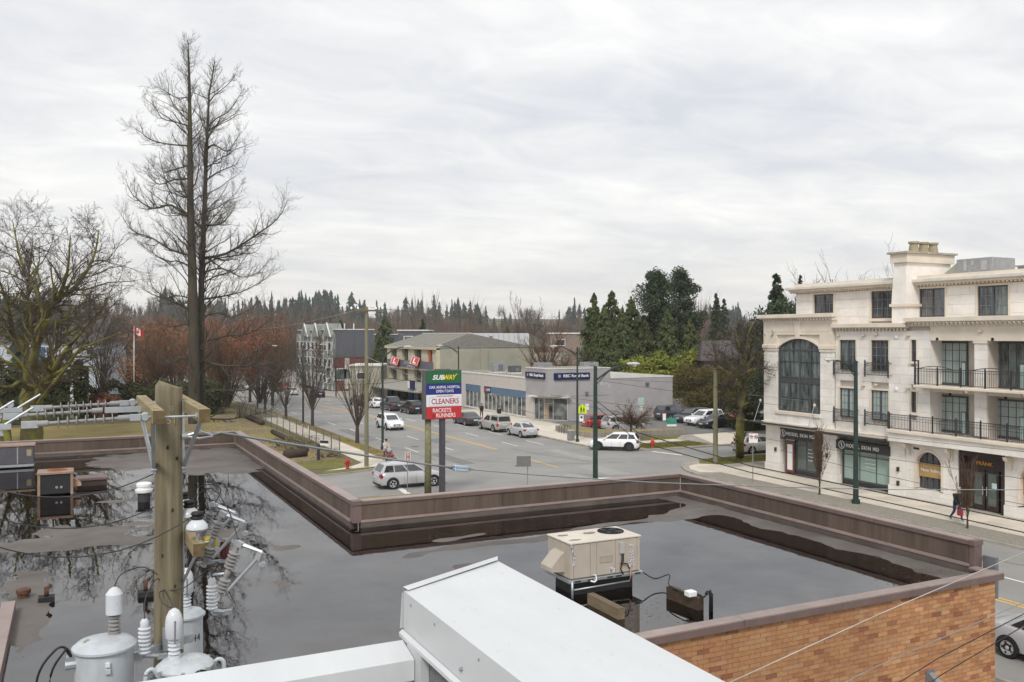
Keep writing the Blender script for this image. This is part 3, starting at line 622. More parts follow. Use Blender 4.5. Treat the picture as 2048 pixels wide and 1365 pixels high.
c = gp(184, 972, ZR); t = thing('roof_hatch', 'low brown timber hatch box beside the weathered condenser', 'hatch', (c.x, c.y, ZR-.03))
MB().box(c.x-.56, c.x+.56, c.y, c.y+.8, ZR-.04, ZR+.22).build('curb', mat('hatch_dark', (.05,.035,.03), .8), t); MB().bbox(c.x-.6, c.x+.6, c.y-.05, c.y+.85, ZR+.222, ZR+.34, .02).build('lid', M_COPESIDE, t)
c = gp(288, 1003, ZR); t = thing('roof_vent', 'white capped round roof vent on dark neck standing in the pond', 'vent', (c.x, c.y, ZR-.03))
MB().lathe([(.22,-.03),(.22,.34)], (c.x, c.y, ZR), 18).build('neck', mat('vent_dark', (.035,.035,.04), .6), t, .6)
MB().lathe([(.29,.342),(.31,.38),(.31,.46),(.24,.47),(.24,.56),(.27,.57),(.27,.66),(.22,.70),(0,.72)], (c.x, c.y, ZR), 24).build('cap', M_WHITEP, t, .6)
c = gp(20, 938, ZR); t = thing('condenser_unit', 'dark grey twin condenser at the left frame edge by the far parapet', 'air conditioner', (c.x, c.y, ZR-.03))
MB().bbox(c.x-1.6, c.x+.98, c.y, c.y+.9, ZR+.18, ZR+1.0, .03).build('cabinet', mat('slate_cabinet', (.085,.08,.095), .5), t); MB().bbox(c.x-1.65, c.x+1.03, c.y-.04, c.y+.94, ZR+1.002, ZR+1.1, .02).build('top', M_RUSTWHITE, t)
MB().box(c.x-1.6, c.x+.98, c.y-.02, c.y+.88, ZR+.06, ZR+.178).build('rail', M_GALV, t); MB().box(c.x-1.4, c.x+.8, c.y+.1, c.y+.8, ZR-.05, ZR+.058).build('skid', M_DARK, t)
for x in (-.55,.28): MB().box(c.x+x, c.x+x+.05, c.y-.012, c.y-.002, ZR+.2, ZR+.98).build('panel_joint', M_GALV, t)
MB().box(c.x+.68, c.x+.88, c.y-.015, c.y-.002, ZR+.55, ZR+.85).build('label_plate', mat('olive_label', (.30,.27,.17), .6), t)
M_RUSTP = mat('rusty_pipe', (.105,.05,.032), .85, var=.4, scale=8)
def stub(px, py, h, r, label, cap=None):
    c = gp(px, py, ZR); t = thing('roof_pipe', label, 'pipe', (c.x, c.y, ZR-.04)); b = MB(); b.box(c.x-.17, c.x+.17, c.y-.15, c.y+.15, ZR-.05, ZR+.12); b.build('pitch_pan', M_DARK, t)
    b = MB(); b.tube([c+Vector((0,0,.12)), c+Vector((0,0,h)), c+Vector((.05,0,h+.05)), c+Vector((.09,0,h))], [r,r,r,r*.9], 10); b.build('stem', M_RUSTP, t, True); return t
stub(291, 1192, .36, .05, 'rusty pipe stub in a pitch pan just left of the utility pole')
stub(93, 1203, .32, .055, 'rusty gooseneck pipe in a pitch pan near the lower left roof')
c = gp(47, 1196, ZR); alone(MB().lathe([(.13,-.03),(.13,.1),(.16,.11),(.16,.2),(.1,.22),(0,.22)], tuple(c), 14), 'roof_drain', M_RUSTP, 'small rusty mushroom drain at the lower left of the roof', 'drain', (c.x, c.y, ZR-.03), smooth=.6)
c = gp(146, 1052, ZR); alone(MB().box(c.x-.06, c.x+.06, c.y-.05, c.y+.05, ZR-.04, ZR+.18), 'anchor_post', M_GALV, 'tiny grey anchor post standing in the pond below the hatch', 'post', (c.x, c.y, ZR-.04))
# ================================================================== white metal wall caps of the house we look from
M_WHITEMETAL = mat('white_metal_cap', (.60,.625,.645), .38, col2=(.52,.54,.555), scale=1.1, spec=.5, detail=14, stretch=(3.5,1,1), soft=.3, bump=.03, bscale=3)
M_WHITESIDE = mat('white_metal_side', (.50,.52,.545), .45, var=.06, scale=2)
M_STUCCO = mat('dark_pebble_dash', (.07,.07,.075), .9, col2=(.20,.20,.20), scale=90, detail=2, soft=.1, patch=.6)
own = thing('metal_clad_parapet', 'white sheet metal wall cap with sloping top in the foreground', 'parapet', (2.4, 3.5, 0))
xl, xr, yb = 2.11, 2.84, 6.0; zl, zr = 8.18, 8.315
b = MB(); b.add([(xl,-1,zl),(xr,-1,zr),(xr,yb,zr),(xl,yb,zl),(xl,-1,zl-.30),(xr,-1,zr-.42),(xr,yb,zr-.42),(xl,yb,zl-.30)], [(0,1,2,3),(3,2,6,7),(1,5,6,2),(0,3,7,4),(0,4,5,1),(4,7,6,5)])
b.build('cap', [M_WHITEMETAL], own)
# folded edge at the far end
b = MB(); b.add([(xl+.02,yb-.035,zl+.012),(xr-.01,yb-.035,zr+.012),(xr+.01,yb+.005,zr+.03),(xl-.005,yb+.005,zl+.03),(xl-.005,yb+.03,zl-.02),(xr+.01,yb+.03,zr-.02),(xr+.0,yb+.03,zr-.40),(xl-.02,yb+.03,zl-.27)], [(0,1,2,3),(3,2,5,4),(4,5,6,7)])
b.build('end_flashing', M_WHITESIDE, own)
b = MB(); b.add([(xl-.004,-1,zl-.275),(xl-.004,yb+.02,zl-.275),(xl-.03,yb+.02,zl-.295),(xl-.03,-1,zl-.295),(xl-.03,yb+.02,zl-.32),(xl-.03,-1,zl-.32)], [(0,1,2,3),(3,2,4,5)]); b.build('drip_edge', M_WHITEMETAL, own)
b = MB(); b.box(xl+.03, xr, -1, yb-.05, 0, zl-.302); b.build('wall', M_STUCCO, own)
b = MB(); b.box(xl-.03, xl+.028, yb-.42, yb-.15, 6.5, zl-.322); b.build('corner_trim', M_WHITESIDE, own)
b = MB(); b.lathe([(.014,0),(.014,.01),(.006,.018),(0,.018)], (xl-.001, 4.95, zl-.2), 8, Matrix.Rotation(R(-90),3,'Y')); b.build('rivet', M_GALV, own)
for y in ():
    b = MB(); b.add([(xl+.005,y,zl+.004),(xr-.005,y,zr+.004),(xr-.005,y+.012,zr+.008),(xl+.005,y+.012,zl+.008),(xl+.005,y+.03,zl+.003),(xr-.005,y+.03,zr+.003)], [(0,1,2,3),(3,2,5,4)]); b.build('lap_seam', M_WHITESIDE, own)
for y in (5.85,5.4,4.7,4.0,3.3): b = MB(); b.lathe([(.009,0),(.009,.004),(.004,.007),(0,.007)], (xl-.0005, y, zl-.06), 8, Matrix.Rotation(R(-90),3,'Y')); b.build('screw', M_GALV, own)
rr_ = random.Random(9); M_SPOT = mat('grime_spot', (.47,.48,.475), .8, var=.2)
b = MB()
for _ in range(90):
    u, y = rr_.random(), rr_.uniform(2.5,5.95); x = lerp(xl+.03,xr-.03,u); z = lerp(zl,zr,(x-xl)/(xr-xl))+.0012; s0, s1 = rr_.uniform(.0012,.004), rr_.uniform(.002,.010); b.quad((x-s1,y-s0,z-s1*.185),(x+s1,y-s0*.6,z+s1*.185),(x+s1,y+s0,z+s1*.185),(x-s1,y+s0*.6,z-s1*.185))
tag(b.build('grime_specks', M_SPOT, own), kind='stuff')
own2 = thing('metal_clad_parapet', 'lower white sheet metal wall cap running left below the transformers', 'parapet', (0, 5.8, 0))
b = MB(); b.add([(-6,5.93,7.86),(xl-.035,5.93,7.86),(xl-.035,5.69,7.80),(-6,5.69,7.80),(-6,5.69,7.66),(xl-.035,5.69,7.66),(xl-.035,5.93,7.66),(-6,5.93,7.66)], [(0,1,2,3),(3,2,5,4),(0,7,6,1),(4,5,6,7),(1,6,5,2),(0,3,4,7)])
b.build('cap', M_WHITEMETAL, own2); MB().box(-6, xl-.04, 5.72, 5.92, 0, 7.655).build('wall', M_WHITESIDE, own2)
# ================================================================== utility pole with its gear, three metres of it in view
M_POLE = mat('pole_timber', (.27,.235,.155), .85, col2=(.105,.086,.052), scale=3.6, bump=.6, bscale=22, stretch=(3.4,3.4,.16), detail=12, soft=.2)
M_ARM = mat('arm_timber', (.34,.285,.165), .85, col2=(.20,.155,.085), scale=4, bump=.3, bscale=20, stretch=(4,.35,4), detail=8)
M_ARMEND = mat('arm_end_grain', (.14,.10,.05), .9, var=.3, scale=14)
M_PORC = mat('white_porcelain', (.60,.63,.67), .16, col2=(.46,.47,.48), scale=9, spec=.6, patch=.34, soft=.12); M_POLY = mat('grey_polymer', (.27,.265,.265), .5, var=.1)
M_TANK = mat('tank_grey_enamel', (.49,.53,.57), .42, col2=(.36,.38,.38), scale=3.2, spec=.5, detail=12, patch=.36, soft=.16, stretch=(1.6,1.6,.45)); M_GALV2 = mat('zinc_bright', (.46,.49,.52), .42, .55, var=.12, scale=9)
PX, PY = .97, 10.67
pole = thing('utility_pole', 'thick near wooden utility pole with double crossarm in front of the wet roof', 'pole', (PX, PY, 0))
b = MB(); b.tube([(PX,PY,-.1),(PX,PY,3),(PX,PY,6),(PX,PY,9.36),(PX,PY,9.42),(PX+.01,PY,9.445)], [.18,.172,.160,.145,.143,.12], 28); b.build('post', M_POLE, pole, .7)
M_KNOT = mat('knot', (.055,.035,.02), .9)
for z, a in ((8.75,-100),(8.62,-60),(7.55,-120),(7.2,-70),(7.05,-85),(6.85,-95),(6.55,-60),(8.05,-80)):
    d = Vector((math.cos(R(a)), math.sin(R(a)), 0)); b = MB(); b.obox(Vector((PX,PY,z)) + d*.148, (.012,.026,.04), Matrix.Rotation(R(a),3,'Z')); b.build('knot', M_KNOT, pole)
for i, (x0, lab) in enumerate(((.70,'left'),(1.125,'right'))):
    o = MB().bbox(x0-.005, x0+.105, 9.25, 11.69, 9.13, 9.265, .006).build('crossarm', M_ARM, pole)
    MB().box(x0-.003, x0+.103, 9.2475, 9.2515, 9.133, 9.262).build('end_grain', M_ARMEND, o)
    for y in (9.5, 10.05, 11.1): MB().box(x0+.02, x0+.07, y, y+.012, 9.262, 9.267).build('check_crack', M_KNOT, o)
for y in (9.36, 11.5): b = MB(); b.tube([(.78,y,9.19),(1.15,y,9.19)], .011, 8); b.lathe([(.026,0),(.026,.03)], (1.10,y,9.19), 6, Matrix.Rotation(R(90),3,'Y')); b.build('spacer_bolt', M_GALV2, pole)
for x, s in ((.69,-1),(1.14,1)):
    for y0 in (9.55, 11.5):
        b = MB(); a, c = Vector((x+s*.0+.03, y0, 9.14)), Vector((PX+s*.155, PY, 8.52)); d = (c-a)
        side = Vector((0,0,1)).cross(d).normalized()*.022; nn = d.cross(side).normalized()*.022
        b.add([a-side-nn,a+side-nn,a+side-nn*.6,a-side*.6-nn*.6,a-side*.6+nn,a-side+nn] + [c-side-nn,c+side-nn,c+side-nn*.6,c-side*.6-nn*.6,c-side*.6+nn,c-side+nn], [(0,1,7,6),(1,2,8,7),(2,3,9,8),(3,4,10,9),(4,5,11,10),(5,0,6,11),(0,5,4,3,2,1),(6,7,8,9,10,11)])
        b.build('brace', M_GALV2, pole)
    b = MB(); b.box(PX+s*.150-.012, PX+s*.150+.012, PY-.05, PY+.02, 8.45, 9.26); b.build('brace_plate', M_GALV2, pole)
b = MB(); b.tube([(.78,PY-.06,8.50),(.86,PY-.06,8.50)], .018, 8); b.tube([(1.10,PY-.06,8.5),(1.14,PY-.06,8.5)], .02, 8); b.build('brace_bolt', M_GALV2, pole)
lettering('SJ', .075, (PX+.01, PY-.1485, 9.17), (1,0,0), (0,0,1), mat('pole_brand', (.36,.30,.19), .9), pole, 'brand_mark', extrude=.003)
lettering('51', .075, (PX+.01, PY-.1490, 9.05), (1,0,0), (0,0,1), MATS['pole_brand'], pole, 'brand_mark', extrude=.003)
# lower arm for the cut-outs
larm = MB().bbox(1.135, 1.25, 9.86, 11.55, 7.66, 7.80, .006).build('crossarm', M_ARM, pole); MB().box(1.138, 1.247, 9.857, 9.8615, 7.663, 7.797).build('end_grain', M_ARMEND, larm)
b = MB(); b.tube([(1.18,9.98,7.66),(1.12,PY,7.2)], .02, 6); b.tube([(1.18,11.3,7.66),(1.12,PY,7.2)], .02, 6); b.build('brace', M_GALV2, pole)
b = MB(); b.box(1.112,1.13,PY-.04,PY+.03,7.1,7.95); b.build('brace_plate', M_GALV2, pole)
# strain insulators and the line clamps
def poly_insulator(y, dx0, long_link, label, group):
    t = thing('strain_insulator', label, 'insulator', (.69, y, 9.19), group=group)
    x1 = .69; z = 9.19; b = MB()
    if long_link: b.obox((x1-.20, y, z), (.36, .035, .06)); xs0 = x1-.40
    else: b.lathe([(.035,-.02),(.05,0),(.035,.02)], (x1-.05,y,z), 12, Matrix.Rotation(R(90),3,'X')); b.tube([(x1,y,z),(x1-.13,y,z)], .016, 8); b.obox((x1-.14,y,z),(.10,.06,.06)); xs0 = x1-.19
    b.build('clevis', M_GALV2, t)
    sl = Vector((-1, 0, -.035)).normalized(); p0 = Vector((xs0, y, z)); rot = Vector((0,0,1)).rotation_difference(sl).to_matrix()
    b = MB(); prof = [(.030,0),(.030,.10),(.017,.11)]
    for k in range(7): u = .15 + k*.078; prof += [(.017,u-.006),(.052,u),(.052,u+.006),(.017,u+.010)]
    prof += [(.017,.70),(.030,.71),(.030,.80)]
    b.lathe(prof, p0, 14, rot); b.build('sheds', M_POLY, t, .6)
    b = MB(); e = p0 + sl*.80; b.obox(e + sl*.06, (.14,.05,.065)); b.lathe([(.022,-.03),(.022,.03)], e+sl*.05, 10, Matrix.Rotation(R(90),3,'X')); b.build('end_fitting', M_GALV2, t)
    b = MB(); c0 = e + sl*.36; b.obox(c0, (.30,.05,.05)); b.lathe([(.035,-.02),(.035,.02)], c0+Vector((.03,0,.06)), 12, Matrix.Rotation(R(90),3,'X'))
    for q in (-.07,.07): b.tube([c0+Vector((q,0,.03)), c0+Vector((q,0,-.085))], .016, 8); b.obox(c0+Vector((q,0,-.07)), (.035,.035,.025))
    b.tube([c0+Vector((.1,0,.02)), c0+Vector((.33,-.02,.17))], .012, 8); b.build('dead_end_clamp', M_GALV2, t)
    return e + sl*.36
ends = [poly_insulator(11.5, 0, False, 'grey ribbed strain insulator at the far end of the crossarm, topmost of three', 'strain insulators on the near pole'),
        poly_insulator(10.5, 0, True, 'grey ribbed strain insulator on a long steel link, middle of three', 'strain insulators on the near pole'),
        poly_insulator(9.45, 0, False, 'grey ribbed strain insulator at the near end of the crossarm, lowest of three', 'strain insulators on the near pole')]
M_WIRE = mat('bare_aluminium_wire', (.52,.50,.47), .5, .2); M_WIRED = mat('dark_wire', (.05,.05,.055), .6); M_WIREG = mat('grey_wire', (.26,.28,.29), .6)
for e_, lab in zip(ends, ('topmost', 'middle', 'lowest')):
    cable(sag(e_, e_ + Vector((-9, .1, -.35)), .12), .012, 'bare aluminium line wire leaving left from the %s strain insulator' % lab, M_WIRE, 'wire', 'line wires to the left')
def hot_clamp(e_, d, label):
    p = e_ + Vector((-d, 0, -.035*d - .02)); t = thing('line_clamp', label, 'clamp', tuple(p), group='bail clamps on the line wires')
    b = MB(); b.obox(p+Vector((0,0,.02)), (.14,.05,.10)); b.lathe([(.045,-.02),(.045,.02)], p+Vector((0,0,.09)), 14, Matrix.Rotation(R(90),3,'X')); b.build('body', M_GALV2, t)
    b = MB(); b.tube([p+Vector((-.085,0,-.03)), p+Vector((-.10,0,-.12)), p+Vector((-.10,0,-.25)), p+Vector((.10,0,-.25)), p+Vector((.10,0,-.12)), p+Vector((.085,0,-.03))], .011, 8); b.build('bail', M_GALV2, t, True)
    b = MB(); b.obox(p+Vector((-.03,0,-.27)), (.09,.05,.09)); b.tube([p+Vector((-.03,0,-.30)), p+Vector((-.03,0,-.42))], .015, 8); b.build('stirrup_clamp', M_GALV2, t); return p
hc = [hot_clamp(ends[0], .78, 'line clamp with bail on the topmost wire'), hot_clamp(ends[1], .62, 'line clamp with bail on the middle wire'), hot_clamp(ends[2], .82, 'line clamp with hanging bail on the lowest wire')]
# pin insulators on the lower arm
def pin_ins(y, label):
    t = thing('pin_insulator', label, 'insulator', (1.195, y, 7.80), group='white pin insulators on the lower arm')
    MB().tube([(1.195,y,7.80),(1.195,y,7.93)], .014, 8).build('pin', M_GALV2, t)
    MB().lathe([(.03,.06),(.085,.075),(.115,.10),(.110,.135),(.075,.175),(.05,.20),(0,.20)], (1.195,y,7.83), 22).build('skirt', M_PORC, t, .9)
    MB().lathe([(.055,.195),(.068,.215),(.05,.235),(.068,.255),(.055,.275),(0,.278)], (1.195,y,7.83), 18).build('head', M_BLACK, t, .9); return Vector((1.195, y, 8.09))
pi = [pin_ins(y, l) for y, l in ((10.02,'white bell insulator with black head, nearest on the lower arm'),(10.75,'white bell insulator with black head, middle on the lower arm'),(11.35,'white bell insulator with black head, half hidden behind the pole'))]
# fuse cut-outs hanging off to the right of the arm
def cutout(px, py, d, label):
    p = dep(px, py, d); t = thing('fuse_cutout', label, 'fuse cutout', tuple(p), group='fuse cutouts beside the near pole')
    ax = (Vector(RT + (0,))*-.33 + Vector((0,0,-.94))).normalized(); rot = Vector((0,0,1)).rotation_difference(ax).to_matrix(); r3 = Vector(RT + (0,))
    prof = [(.028,0),(.028,.05)]
    for k in range(5): u = .08 + k*.04; prof += [(.030,u-.01),(.064,u),(.064,u+.008),(.030,u+.014)]
    prof += [(.030,.27),(.036,.28),(.036,.34),(.030,.35)]
    for k in range(4): u = .39 + k*.04; prof += [(.030,u-.01),(.064,u),(.064,u+.008),(.030,u+.014)]
    prof += [(.028,.53),(.028,.60)]
    MB().lathe(prof, p, 14, rot).build('porcelain', M_POLY, t, .6)
    b = MB(); top = p - ax*.02; b.obox(top + r3*.02, (.10,.05,.06), rot); b.tube([top + r3*.03, top + r3*.27 + Vector((0,0,-.09))], [.028,.018], 6); b.build('top_contact', M_GALV2, t)
    b = MB(); q = top + r3*.24 + Vector((0,0,-.13)); e2 = p + ax*.56 + r3*.05; b.tube([q, q.lerp(e2, .9)], .019, 8); b.obox(q, (.07,.05,.09), rot); b.lathe([(.030,-.006),(.038,0),(.030,.006)], q + Vector((.03,0,-.10)), 12, Matrix.Rotation(R(90),3,'X')); b.build('fuse_tube', M_GALV2, t)
    b = MB(); b.tube([e2, p + ax*.60], .014, 6); b.obox(p + ax*.60, (.06,.04,.05), rot); b.build('hinge', M_GALV2, t)
    b = MB(); m_ = p + ax*.315; b.tube([m_, m_ + r3*-.16 + Vector((0,0,-.02))], .014, 6); b.build('mount_bracket', M_GALV2, t)
    return p
co = [cutout(425, 1014, 10.9, 'grey ribbed fuse cutout farthest from the eye, partly behind another'), cutout(442, 1032, 10.3, 'grey ribbed fuse cutout, middle one, by the yellow guard'), cutout(474, 1092, 9.7, 'grey ribbed fuse cutout nearest the eye with long hanging fuse tube')]
p = dep(421, 1082, 10.4); t = thing('wildlife_guard', 'bright yellow plastic guard with dark red bushing beside the pole', 'insulator', tuple(p))
b = MB(); b.bbox(p.x-.07,p.x+.07,p.y-.06,p.y+.06,p.z-.07,p.z+.05,.02); b.build('guard', mat('yellow_plastic', (.72,.52,.02), .5), t); MB().lathe([(.05,0),(.06,.05),(.05,.1),(.06,.15),(.05,.2)], p+Vector((.16,0,-.22)), 12).build('bushing', mat('dark_red_glaze', (.09,.025,.03), .2), t, .6)
b = MB(); b.bbox(p.x-.09,p.x+.05,p.y-.05,p.y+.05,p.z-.22,p.z-.072,.02); b.build('bronze_base', mat('bronze_olive', (.16,.12,.04), .6), t); MB().obox(p+Vector((.03,0,-.25)), (.36,.06,.03)).build('bracket', M_GALV2, t)
# ------------------------------------------------------------------ three pole-mounted transformers
def bushing(parent, c, h0, hood, side=None):
    prof = [(.062,0),(.062,.05)]
    for k in range(4): u = .055 + k*.042; prof += [(.042,u),(.062,u+.014),(.062,u+.022),(.042,u+.036)]
    MB().lathe(prof, c, 16).build('bushing', M_POLY if hood == 'can' else M_PORC, parent, .6)
    z = c[2] + .225
    if hood == 'can': MB().lathe([(.052,0),(.088,.01),(.088,.22),(.05,.27),(.02,.29),(0,.29)], (c[0],c[1],z), 18).build('bushing_hood', M_PORC, parent, .6)
    else: MB().lathe([(.075,0),(.088,.02),(.088,.16),(.078,.23),(.05,.285),(.015,.31),(0,.31)], (c[0],c[1],z), 20).build('bushing_hood', M_PORC, parent, .9); b = MB(); b.box(c[0]-.006,c[0]+.006,c[1]-.0935,c[1]-.08,z-.03,z+.2); b.build('hood_seam', M_GREY, parent)
    return Vector((c[0], c[1], z+.3))
def transformer(px, py, d, r, label, hood, off, lid_tilt=0.):
    c = dep(px, py, d); t = thing('transformer', label, 'transformer', (c.x, c.y, c.z-.95), group='transformers on the near pole')
    z = c.z
    MB().lathe([(r*.97,-.95),(r,-.93),(r,-.03),(r,-.028)], (c.x,c.y,z), 36).build('tank', M_TANK, t, .6)
    MB().lathe([(r+.012,-.045),(r+.03,-.035),(r+.03,-.012),(r+.012,0),(r*.93,.03),(r*.6,.048),(0,.055)], (c.x,c.y,z), 36).build('lid', M_TANK, t, .7)
    tip = bushing(t, (c.x+off[0], c.y+off[1], z+.03), 0, hood); return t, c, tip
# left tank
t1, c1, tip1 = transformer(209, 1287, 9.35, .285, 'large pale grey transformer tank left of the pole, marked H2', 'can', (.10,.13))
b = MB(); b.bbox(c1.x+.0,c1.x+.045,c1.y-.31,c1.y-.283,c1.z-.16,c1.z-.11,.004); b.build('catch', M_WHITEP, t1); MB().bbox(c1.x+.0,c1.x+.05,c1.y-.31,c1.y-.284,c1.z-.23,c1.z-.175,.004).build('catch_plate', M_TANK, t1)
M_INK = mat('black_stencil', (.02,.02,.02), .7)
def on_tank(s, h, c, r, ang, z, t):  # stencil wrapped on the tank
    me = text_mesh(s, 1, 0.); xs = [v.co.x for v in me.vertices]; ys = [v.co.y for v in me.vertices]; k = h/(max(ys)-min(ys)); cx=(max(xs)+min(xs))/2; mi = base_inv(t)
    for v in me.vertices:
        a = R(ang) + (v.co.x-cx)*k/r; v.co = mi @ Vector((c.x + (r+.003)*math.cos(a), c.y + (r+.003)*math.sin(a), z + v.co.y*k))
    me.materials.clear(); me.materials.append(M_INK); link('stencil', me, t)
on_tank('H2', .085, c1, .285, -72, c1.z-.40, t1)
b = MB(); b.obox(c1+Vector((-.31,-.02,-.13)), (.1,.1,.1)); b.lathe([(.05,0),(.05,.12)], c1+Vector((-.25,-.05,-.16)), 10, Matrix.Rotation(R(-90),3,'Y')); b.build('terminal', M_GALV2, t1)
for k, (dx, dz) in enumerate(((-.62,0),(-.50,-.02))):
    b = MB(); b.tube(smooth([c1+Vector((-.30,-.03,-.12)), c1+Vector((-.36,-.05,.02+dz)), c1+Vector((dx*.75,-.08,.02+dz)), c1+Vector((dx,-.1,-.22)), c1+Vector((dx-.04,-.12,-.75))]), .012, 8); b.build('lead', M_CABLE, t1, True)
lettering('1957', .04, c1+Vector((-.17,.0,.052)), (.55,.83,0), (-.83,.55,.12), mat('gold_stencil', (.30,.26,.10), .6), t1, 'stencil', extrude=.001)
# right front tank
t2, c2, tip2 = transformer(370, 1327, 9.15, .255, 'pale grey transformer in front of the pole with 1980 stencilled on its lid', 'dome', (-.10,.06))
lettering('1980', .05, c2+Vector((.09,-.02,.054)), (.95,.30,0), (-.30,.95,.12), mat('pale_stencil', (.70,.72,.66), .6), t2, 'stencil', extrude=.001); lettering('H1', .05, c2+Vector((-.1,-.10,.050)), (.95,.30,0), (-.30,.95,.12), MATS['pale_stencil'], t2, 'stencil', extrude=.001)
for a in (-150,-100,-50,-15,30):
    p = c2+Vector((.283*math.cos(R(a)),.283*math.sin(R(a)),-.03)); b = MB(); b.obox(p, (.035,.03,.06), Matrix.Rotation(R(a),3,'Z')); b.build('lid_clamp', M_GALV2, t2)
for s_ in (-1,1): b = MB(); b.tube(smooth([c2+Vector((s_*.25,-.03,-.10)), c2+Vector((s_*.31,-.04,-.0)), c2+Vector((s_*.37,-.05,-.02)), c2+Vector((s_*.38,-.05,-.12))]), .022, 8); b.build('lifting_hook', M_TANK, t2, True)
b = MB(); b.tube(smooth([c2+Vector((.02,-.26,-.3)), c2+Vector((.05,-.3,-.05)), c2+Vector((.12,-.31,.01)), c2+Vector((.2,-.3,-.06)), c2+Vector((.22,-.27,-.3))]), .012, 8); b.build('lead', M_CABLE, t2, True)
# rear tank behind the pole
t3, c3, tip3 = transformer(372, 1226, 11.1, .20, 'narrow pale grey transformer half hidden behind the pole', 'dome', (.0,-.02))
on_tank('H4', .085, c3, .2, -62, c3.z-.28, t3)
# cluster bracket, surge arresters and leads
b = MB(); b.obox((PX-.12,PY-.14,c1.z-.22), (.9,.05,.09), Matrix.Rotation(.55,3,'Z')); b.obox((PX+.03,PY-.17,c1.z-.12), (.22,.03,.26)); b.build('cluster_bracket', M_GALV2, pole)
def arrester(px, py, d, label):
    c = dep(px, py, d); t = thing('surge_arrester', label, 'arrester', tuple(c), group='surge arresters by the transformers'); prof = [(.03,0)]
    for k in range(7): u = .02 + k*.042; prof += [(.042,u),(.066,u+.012),(.066,u+.02),(.042,u+.03)]
    prof += [(.045,.31),(.045,.36),(.03,.385),(0,.39)]
    MB().lathe(prof, c, 16).build('sheds', M_PORC, t, .6)
    b = MB(); b.tube([c, c+Vector((.14,.03,-.04))], [.035,.02], 8); b.obox(c+Vector((.18,.04,-.05)), (.10,.05,.05)); b.build('bracket', M_GALV2, t); return c+Vector((0,0,.39))
a1 = arrester(289, 1311, 9.5, 'white ribbed surge arrester between the left tank and the pole'); a2 = arrester(424, 1222, 10.4, 'white ribbed surge arrester right of the pole')
for pts, lab in (((tip1, tip1+Vector((.08,.1,.1)), tip1+Vector((.3,.3,.1)), (PX-.12,PY-.1,tip1.z+.03)), 'thin black lead arching from the left tank bushing to the pole'),
                 ((a1, a1+Vector((.02,.1,.2)), (PX-.13,PY-.13,a1.z+.34), (PX-.05,PY-.19,a1.z+.2), tip2), 'black lead looping from the left arrester round to the dome bushing'),
                 ((tip2, tip2+Vector((-.1,.1,.05)), (PX-.10,PY-.18,tip2.z+.0), (PX+.15,PY-.2,tip2.z+.02), (PX+.5,PY-.15,tip2.z+.25), a2), 'thin black lead crossing the pole to the right arrester'),
                 ((a2, a2+Vector((.02,.0,.12)), co[2]+Vector((-.02,0,-.62))), 'short black lead from the right arrester up to the nearest cutout'),
                 ((tip3, tip3+Vector((.05,0,.2)), (PX+.28,PY-.2,7.5), (1.2,10.1,7.66)), 'black lead rising from the rear tank to the lower arm'),
                 ((pi[0], pi[0]+Vector((.2,.1,.02)), co[1]+Vector((-.1,0,.1)), co[1]), 'thin dark jumper from the nearest bell insulator'),
                 ((pi[1], pi[1]+Vector((.25,.1,.12)), co[2]+Vector((-.05,.3,.35)), co[2]+Vector((.02,0,.03))), 'thin dark jumper from the middle bell insulator to the near cutout'),
                 ((pi[2], pi[2]+Vector((.3,.05,.08)), co[0]+Vector((.1,0,.2)), co[0]), 'thin dark jumper from the rear bell insulator'),
                 (tuple(sag(hc[2]+Vector((-.03,0,-.42)), pi[0], .55)), 'thin dark jumper sagging from the lowest line clamp across the pole'),
                 (tuple(sag(hc[1]+Vector((-.03,0,-.42)), pi[1]+Vector((-.3,0,0)), .42)), 'thin dark jumper sagging from the middle line clamp'),
                 (tuple(sag(hc[0]+Vector((-.03,0,-.42)), (PX-.15,PY,8.45), .35)), 'thin dark jumper sagging from the topmost line clamp')):
    P_ = [Vector(q) for q in pts]
    if len(P_) < 8:   # smooth through the points
        Q = []
        for i in range(len(P_)-1):
            p0, p1, p2, p3 = P_[max(i-1,0)], P_[i], P_[i+1], P_[min(i+2,len(P_)-1)]
            for k in range(6):
                u = k/6; Q.append(.5*((2*p1) + (p2-p0)*u + (2*p0-5*p1+4*p2-p3)*u*u + (3*p1-p0-3*p2+p3)*u**3))
        P_ = Q + [P_[-1]]
    cable(P_, .0065, lab, M_WIRED, 'wire', 'leads on the near pole')
# guy grip and the heavy service cable that leaves to the right
b = MB(); g0 = Vector((1.13, PY-.08, 8.86)); b.lathe([(.03,-.03),(.03,.03)], g0, 10, Matrix.Rotation(R(90),3,'Y')); b.tube([g0, g0+Vector((.16,-.03,.05)), g0+Vector((.3,-.03,0))], .014, 6); b.tube([g0, g0+Vector((.16,-.03,-.03)), g0+Vector((.3,-.03,-.01))], .014, 6); b.build('guy_grip', M_GALV2, pole)
q = [Vector(g0+Vector((.28,-.03,0)))] + [dep(*a) for a in ((440,866,10.6),(604,892,11.8),(740,913,13.0),(860,930,14.2),(905,936,14.7))]
cable(q, .016, 'heavy grey cable from the near pole sagging right to the pale blue splice cover', M_WIREG, 'cable')
s0, s1 = dep(905,936,14.7), dep(937,939,15.1); d = (s1-s0); t = thing('splice_cover', 'pale blue plastic splice cover hanging on the heavy cable over the street', 'splice', tuple((s0+s1)/2))
rot = Vector((1,0,0)).rotation_difference(d).to_matrix(); cm = (s0+s1)/2
for dz in (.026,-.026): MB().obox(cm+Vector((0,0,dz)), (d.length*.82,.07,.046), rot).build('shell', mat('pale_blue_plastic', (.45,.58,.70), .4), t, bevel=.012)
